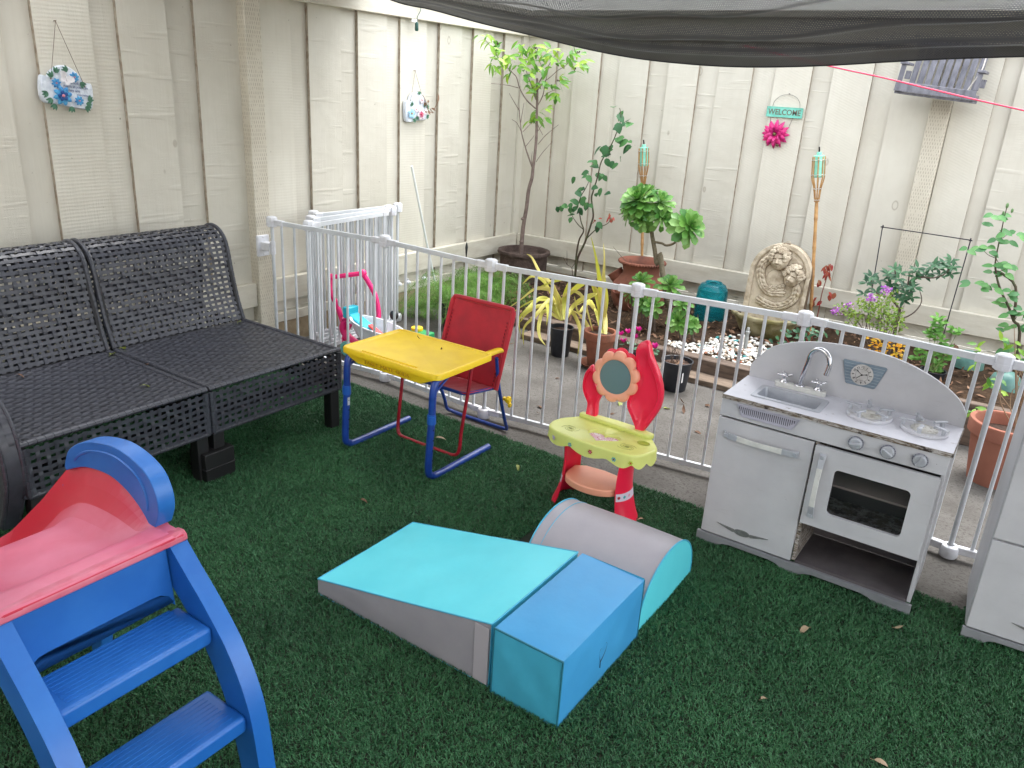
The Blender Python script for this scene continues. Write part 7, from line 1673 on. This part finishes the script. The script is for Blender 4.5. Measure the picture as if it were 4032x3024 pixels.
for i, (s_, u, v, sz) in enumerate((('Look for', .040, .030, .0150), ('Angels in your Life', .032, .016, .0150), ('they are', .024, .002, .0150), ('everywhere', .064, -.012, .0120))):
    c, s = math.cos(-.085), math.sin(-.085); text('lettering', s_, sz, frame(L(u, v, .0228), (0, c, s), (0, -s, c)), INK, t, extr=.0004, sx=.86 if i == 1 else 1)
out2 = [(-.098, .020), (-.092, -.086), (.0, -.088), (.095, -.078), (.096, -.040), (.086, .02), (.050, .062), (.0, .076), (-.045, .058), (-.068, .022)]
t, L = plaque((-3.31, 3.795, 1.240), .2, .16, 'small white plaque with pink and white flowers and a dry vine', [(-.058, .030), (.052, .034)], (3.79, 1.432), out2, .02)
WPP = M('painted_white_petal', lin(238, 232, 234), .4, col2=lin(222, 196, 204), ns=60); RC = M('painted_rose_centre', lin(206, 96, 104), .4)
for u, v, R in ((.030, -.050, .034), (-.012, -.022, .018), (.036, .030, .020), (.072, -.034, .018)): flower(t, L(u, v, .026), R, WPP, RC, n=6, inner=M('painted_pink_petal', lin(196, 92, 130), .4) if R > .03 else None)
flower(t, L(-.055, -.045, .026), .030, M('painted_pale_blue', lin(160, 204, 228), .4), M('painted_gold', lin(206, 160, 70), .4), n=5)
b = MB()
for u, v, a0 in ((.015, .060, 1.5), (.058, .010, -.6), (-.04, .0, 2.4), (.0, -.06, 4.4), (.085, -.06, -.4), (-.02, -.075, 4), (.085, -.01, .3)):
    for k in (-.6, 0, .6): a = a0 + k; b.leaf(L(u, v, .024), Vector((.25, math.cos(a), math.sin(a))), Vector((1, 0, 0)), .026, .012, curl=.4, fold=.3, segs=4)
obj('leaves', b, LEAFP, t, angle=60)
t = thing('dry_vine', 'curled dead vine clinging beside the small pink flowered plaque', 'dead vine', (-3.32, 3.9, 1.25)); b = MB(); b.tube(catmull([onL(3.85, 1.28, .03), onL(3.87, 1.245, .035), onL(3.90, 1.21, .03), onL(3.93, 1.20, .04), onL(3.925, 1.22, .02), onL(3.95, 1.225, .03), onL(3.98, 1.245, .02), onL(4.0, 1.27, .02)], 5), .0022, 5); b.tube(catmull([onL(3.84, 1.30, .03), onL(3.865, 1.265, .035), onL(3.885, 1.23, .03)], 4), .002, 5)
for q in range(9): lf(b, onL(random.uniform(3.85, 3.93), random.uniform(1.2, 1.29), .03), .03, .012, 'lance')
lf(b, onL(3.995, 1.26, .02), .055, .018, 'lance', d=Vector((.1, .1, 1)), n=Vector((1, 0, 0))); obj('tendril', b, BRN, t, angle=60)
t = thing('cable_clip', 'green light socket with a white tag dangling from a wire on the left fence', 'light socket', (-3.3, 3.74, 1.66)); b = MB(); b.tube(catmull([onL(3.80, 1.80, .04), onL(3.785, 1.755, .05), onL(3.765, 1.72, .045), onL(3.762, 1.69, .045)], 4), .0018, 6); obj('wire', b, M('dark_green_wire', lin(28, 80, 70), .5), t)
b = MB(); b.lathe([(0, .028), (.006, .028), (.010, .020), (.011, -.012), (.008, -.020), (.006, -.020), (0, -.016)], 12, onL(3.76, 1.665, .045)); obj('socket', b, M('dark_green_socket', lin(14, 70, 60), .4), t, angle=40); b = MB(); b.box(FX + .046, FX + .047, 3.715, 3.760, 1.690, 1.706); obj('paper_tag', b, M('white_tag', lin(226, 228, 228), .6), t)
# ---- welcome sign ----
def onB(x, z, d): return Vector((x, FY - d, z))
t = thing('welcome_sign', 'mint green sign with a pink metal flower hanging below it', 'sign', (-1.47, 4.94, 1.33)); MINT = M('mint_painted_tin', lin(126, 206, 188), .45, col2=lin(104, 184, 166), ns=20)
xa, xb, za, zb = -1.583, -1.372, 1.302, 1.357
b = MB(); b.box(xa, xb, FY - .014, FY - .009, za, zb); pl2 = obj('plate', b, MINT, t, bevel=.0015)
b = MB(); b.tube([(xa, FY - .0145, za), (xb, FY - .0145, za), (xb, FY - .0145, zb), (xa, FY - .0145, zb)], .0016, 6, closed=True); obj('rim', b, MINT, pl2)
text('lettering', 'WELCOME', .044, frame((-1.4775, FY - .0145, 1.3285), (1, 0, 0), (0, 0, 1)), M('cut_out_letters', lin(118, 110, 98), .7, col2=lin(86, 80, 70), ns=60), pl2, extr=.0006, sx=.90, off=.0006)
b = MB(); b.tube(catmull([(-1.553, FY - .012, zb), (-1.545, FY - .012, 1.390), (-1.515, FY - .012, 1.418), (-1.470, FY - .012, 1.428), (-1.425, FY - .012, 1.416), (-1.400, FY - .012, 1.388), (-1.393, FY - .012, zb)], 5), .0013, 5); b.tube([(-1.468, FY + .005, 1.432), (-1.468, FY - .018, 1.434)], .0022, 6); obj('hanging_wire', b, M('grey_wire', lin(120, 116, 108), .5), t)
b = MB()
for x0_, x1_ in ((-1.553, -1.550), (-1.425, -1.438)):
    for q in range(7): f = q / 7; c_ = Vector((x0_ + (x1_ - x0_) * f, FY - .013, za - .005 - q * .0075)); b.tube([c_ + Vector((.0022 * math.cos(a) * (1 if q % 2 else .3), .0022 * math.cos(a) * (.3 if q % 2 else 1), .0045 * math.sin(a))) for a in [2 * PI * k / 8 for k in range(8)]], .0007, 4, closed=True)
obj('chain', b, M('rusty_chain', lin(104, 84, 74), .6), t)
fc = Vector((-1.508, FY - .020, 1.205)); PT = M('pink_metal_petal', lin(222, 44, 128), .35, col2=lin(168, 30, 110), ns=30, spec=.6, metal=.15)
for ring_, (n_, L_, w_, lift, off) in enumerate(((12, .078, .030, .10, .0), (10, .066, .028, .30, .3), (8, .044, .022, .55, .1))):
    b = MB()
    for k in range(n_):
        a = 2 * PI * k / n_ + off; d = Vector((math.cos(a), -lift, math.sin(a))); b.leaf(fc + Vector((0, -.004 * ring_, 0)) + Vector((math.cos(a), 0, math.sin(a))) * .008, d, Vector((0, -1, 0)), L_, w_, curl=-.3 if ring_ == 2 else .35, fold=.35, segs=6, shape='ovate')
    obj('petals', b, PT, t, angle=60, solid=.0008)
b = MB(); b.ball(fc + Vector((0, -.020, 0)), (.010, .008, .010), 12, 8); obj('boss', b, M('brass_boss', lin(110, 100, 66), .4, metal=.7), t); b = MB(); b.ball(fc + Vector((.028, -.016, -.062)), (.010, .006, .008), 10, 8); obj('ladybird', b, M('dark_brown_bead', lin(80, 58, 36), .4), t)
# ---- little hanging bench ----
GW = M('silvered_grey_wood', lin(130, 130, 138), .8, col2=lin(96, 96, 104), ns=14, stretch=(3, 3, 1), bump=.5, bs=60, bd=.002, col3=lin(70, 68, 74), ns3=20, lo3=.62, hi3=.72)
t = thing('slatted_bench', 'miniature grey wooden slatted swing bench hung high on the back fence', 'hanging bench', (-.67, 4.80, 1.49)); RB = Matrix.Translation((-.672, 4.80, 1.482)) @ Matrix.Rotation(math.radians(4.6), 4, 'Y')
def bp(nm, *boxes, rot=None):
    b = MB()
    for q in boxes: b.box(*q, RB if rot is None else RB @ rot)
    return obj(nm, b, GW, t, bevel=.002)
bp('front_rail', (-.192, .186, -.088, -.072, -.024, .022)); bp('seat', (-.190, .184, -.0715, .095, -.036, -.0245)); 
for s_ in (-1, 1):
    x = .178 * s_; bp('side_rail', (x - .009, x + .009, -.071, .085, -.0242, .004)); bp('arm_post', (x - .011, x + .011, -.086, -.064, .0225, .105)); bp('armrest', (x - .018, x + .020, -.098, .075, .1055, .118)); bp('arm_support', (x + .0, x + .022, .02, .06, .04, .080))
BK = Matrix.Translation((0, .070, -.01)) @ Matrix.Rotation(math.radians(-9), 4, 'X')
for k in range(9): x = -.158 + k * .0372; bp('back_slat', (x, x + .0285, 0, .007, .0, .26), rot=BK)
bp('top_rail', (-.18, .18, .0075, .018, .215, .245), rot=BK)
b = MB(); pts = [RB @ Vector((.168, -.05, .13)), RB @ Vector((.150, -.055, .0)), ]; b.tube(catmull([RB @ Vector((.130, -.06, -.012)), RB @ Vector((.148, -.03, .05)), RB @ Vector((.170, -.02, .12)), RB @ Vector((.165, .03, .20)), RB @ Vector((.15, .13, .33))], 5), .0032, 6)
b.tube(catmull([RB @ Vector((-.172, -.06, .118)), RB @ Vector((-.165, .02, .20)), RB @ Vector((-.15, .13, .33))], 5), .0032, 6); obj('rope', b, M('pale_rope', lin(190, 184, 176), .8), t)

# =============== FALLEN LEAVES ===============
GRL = islmat('fallen_green_leaf', [lin(96, 110, 58), lin(150, 160, 80), lin(120, 130, 70)]); TANL = islmat('fallen_tan_leaf', [lin(168, 138, 104), lin(190, 168, 140), lin(134, 104, 78)])
protos = []
for i in range(6):
    b = MB(); L_ = .030 + .004 * i; b.leaf((-L_ / 2, 0, .003), (1, 0, .12), (0, 0, 1), L_, L_ * (.36 + .05 * (i % 3)), curl=(-.8, .9, 1.3, -1.2, .5, 1.0)[i], fold=.4, segs=6, shape='ovate', twist=.6 * (i % 3 - 1)); b.tube([(-L_ / 2, 0, .003), (-L_ * .75, .002, .002)], .0006, 4)
    protos.append(b)
def drop(i, x, y, z, kind, lab, grp, s_=1.0):
    me_n = 'fallen_leaf_%d_%s' % (i, kind)
    if me_n not in drop.c: drop.c[me_n] = obj('fallen_leaf', protos[i], {'g': GRL, 't': TANL, 'b': BRN}[kind], angle=180); o = drop.c[me_n]
    else: o = drop.c[me_n].copy(); SC.collection.objects.link(o)
    o.location = (x, y, z); o.rotation_euler = (random.uniform(-.15, .15), random.uniform(-.15, .15), random.uniform(0, 6.28)); o.scale = (s_,) * 3
    tag(o, lab, 'fallen leaf', grp)
drop.c = {}
for q in range(36):
    x = random.uniform(-2.6, -.75) if q < 38 else random.uniform(-.2, .1); y = random.uniform(2.78, 3.65)
    kd = random.choice('ggbb'); drop(random.randrange(6), x, y, .001, kd, ('greenish' if kd == 'g' else 'brown') + ' curled leaf on the concrete ' + ('by the black and clay pots' if y > 3.3 and x > -2.3 else 'below the ferns' if x < -2.2 else 'just behind the gate near the red chair' if x < -1.6 else 'just behind the gate near the toy vanity' if x < -.7 else 'right of the toy kitchen'), 'leaves fallen on the concrete', random.uniform(.7, 1.2))
for q in range(20):
    x = random.uniform(-2.0, .1); y = random.uniform(max(.75, 1.25 + .75 * (x + .4)), 2.45)
    if -1.48 < x < -.64 and 1.25 < y < 2.09: continue
    if -.75 < x and y > 2.2: continue
    if x < -1.0 and y < .85: continue
    kd = random.choice('gtbt'); drop(random.randrange(6), x, y, .018, kd, {'g': 'green', 't': 'tan', 'b': 'dark brown'}[kd] + ' leaf on the turf ' + ('between the sofa and the wedge' if x < -1.45 else 'in front of the desk and vanity' if y > 2.05 and x < -.7 else 'below the toy kitchen' if y > 1.85 else 'left of the wedge near the slide' if x < -.95 else 'in front of the foam blocks' if x < -.4 else 'at the lower right of the lawn'), 'leaves fallen on the turf', random.uniform(.6, 1.1))
for x, y, z, kd, lb, s_ in ((-2.80, 1.50, .352, 'g', 'curled green leaf on the sofa seat by the joint of the backrests', 1.2), (-2.83, 1.56, .354, 'g', 'green leaf at the foot of the right sofa backrest', 1.0), (-2.60, 1.515, .356, 'b', 'brown leaf lying in the gap between the two sofa seats', .8), (-2.79, 1.17, .352, 'b', 'dark leaf at the back of the left sofa seat', .9), (-2.42, 1.40, .350, 'g', 'small green leaf near the front of the left sofa seat', .8), (-2.82, 2.08, .354, 'g', 'green leaf at the far corner of the right sofa seat', .8)):
    drop(2, x, y, z, kd, lb, None, s_)
for x, y, z, lb in ((-1.93, 2.235, .4375, 'dried leaf crumb on the yellow desk, further from the chair'), (-1.775, 2.19, .4375, 'dried leaf clump in the middle of the yellow desk')):
    drop(3, x, y, z, 'b', lb, None, .5)
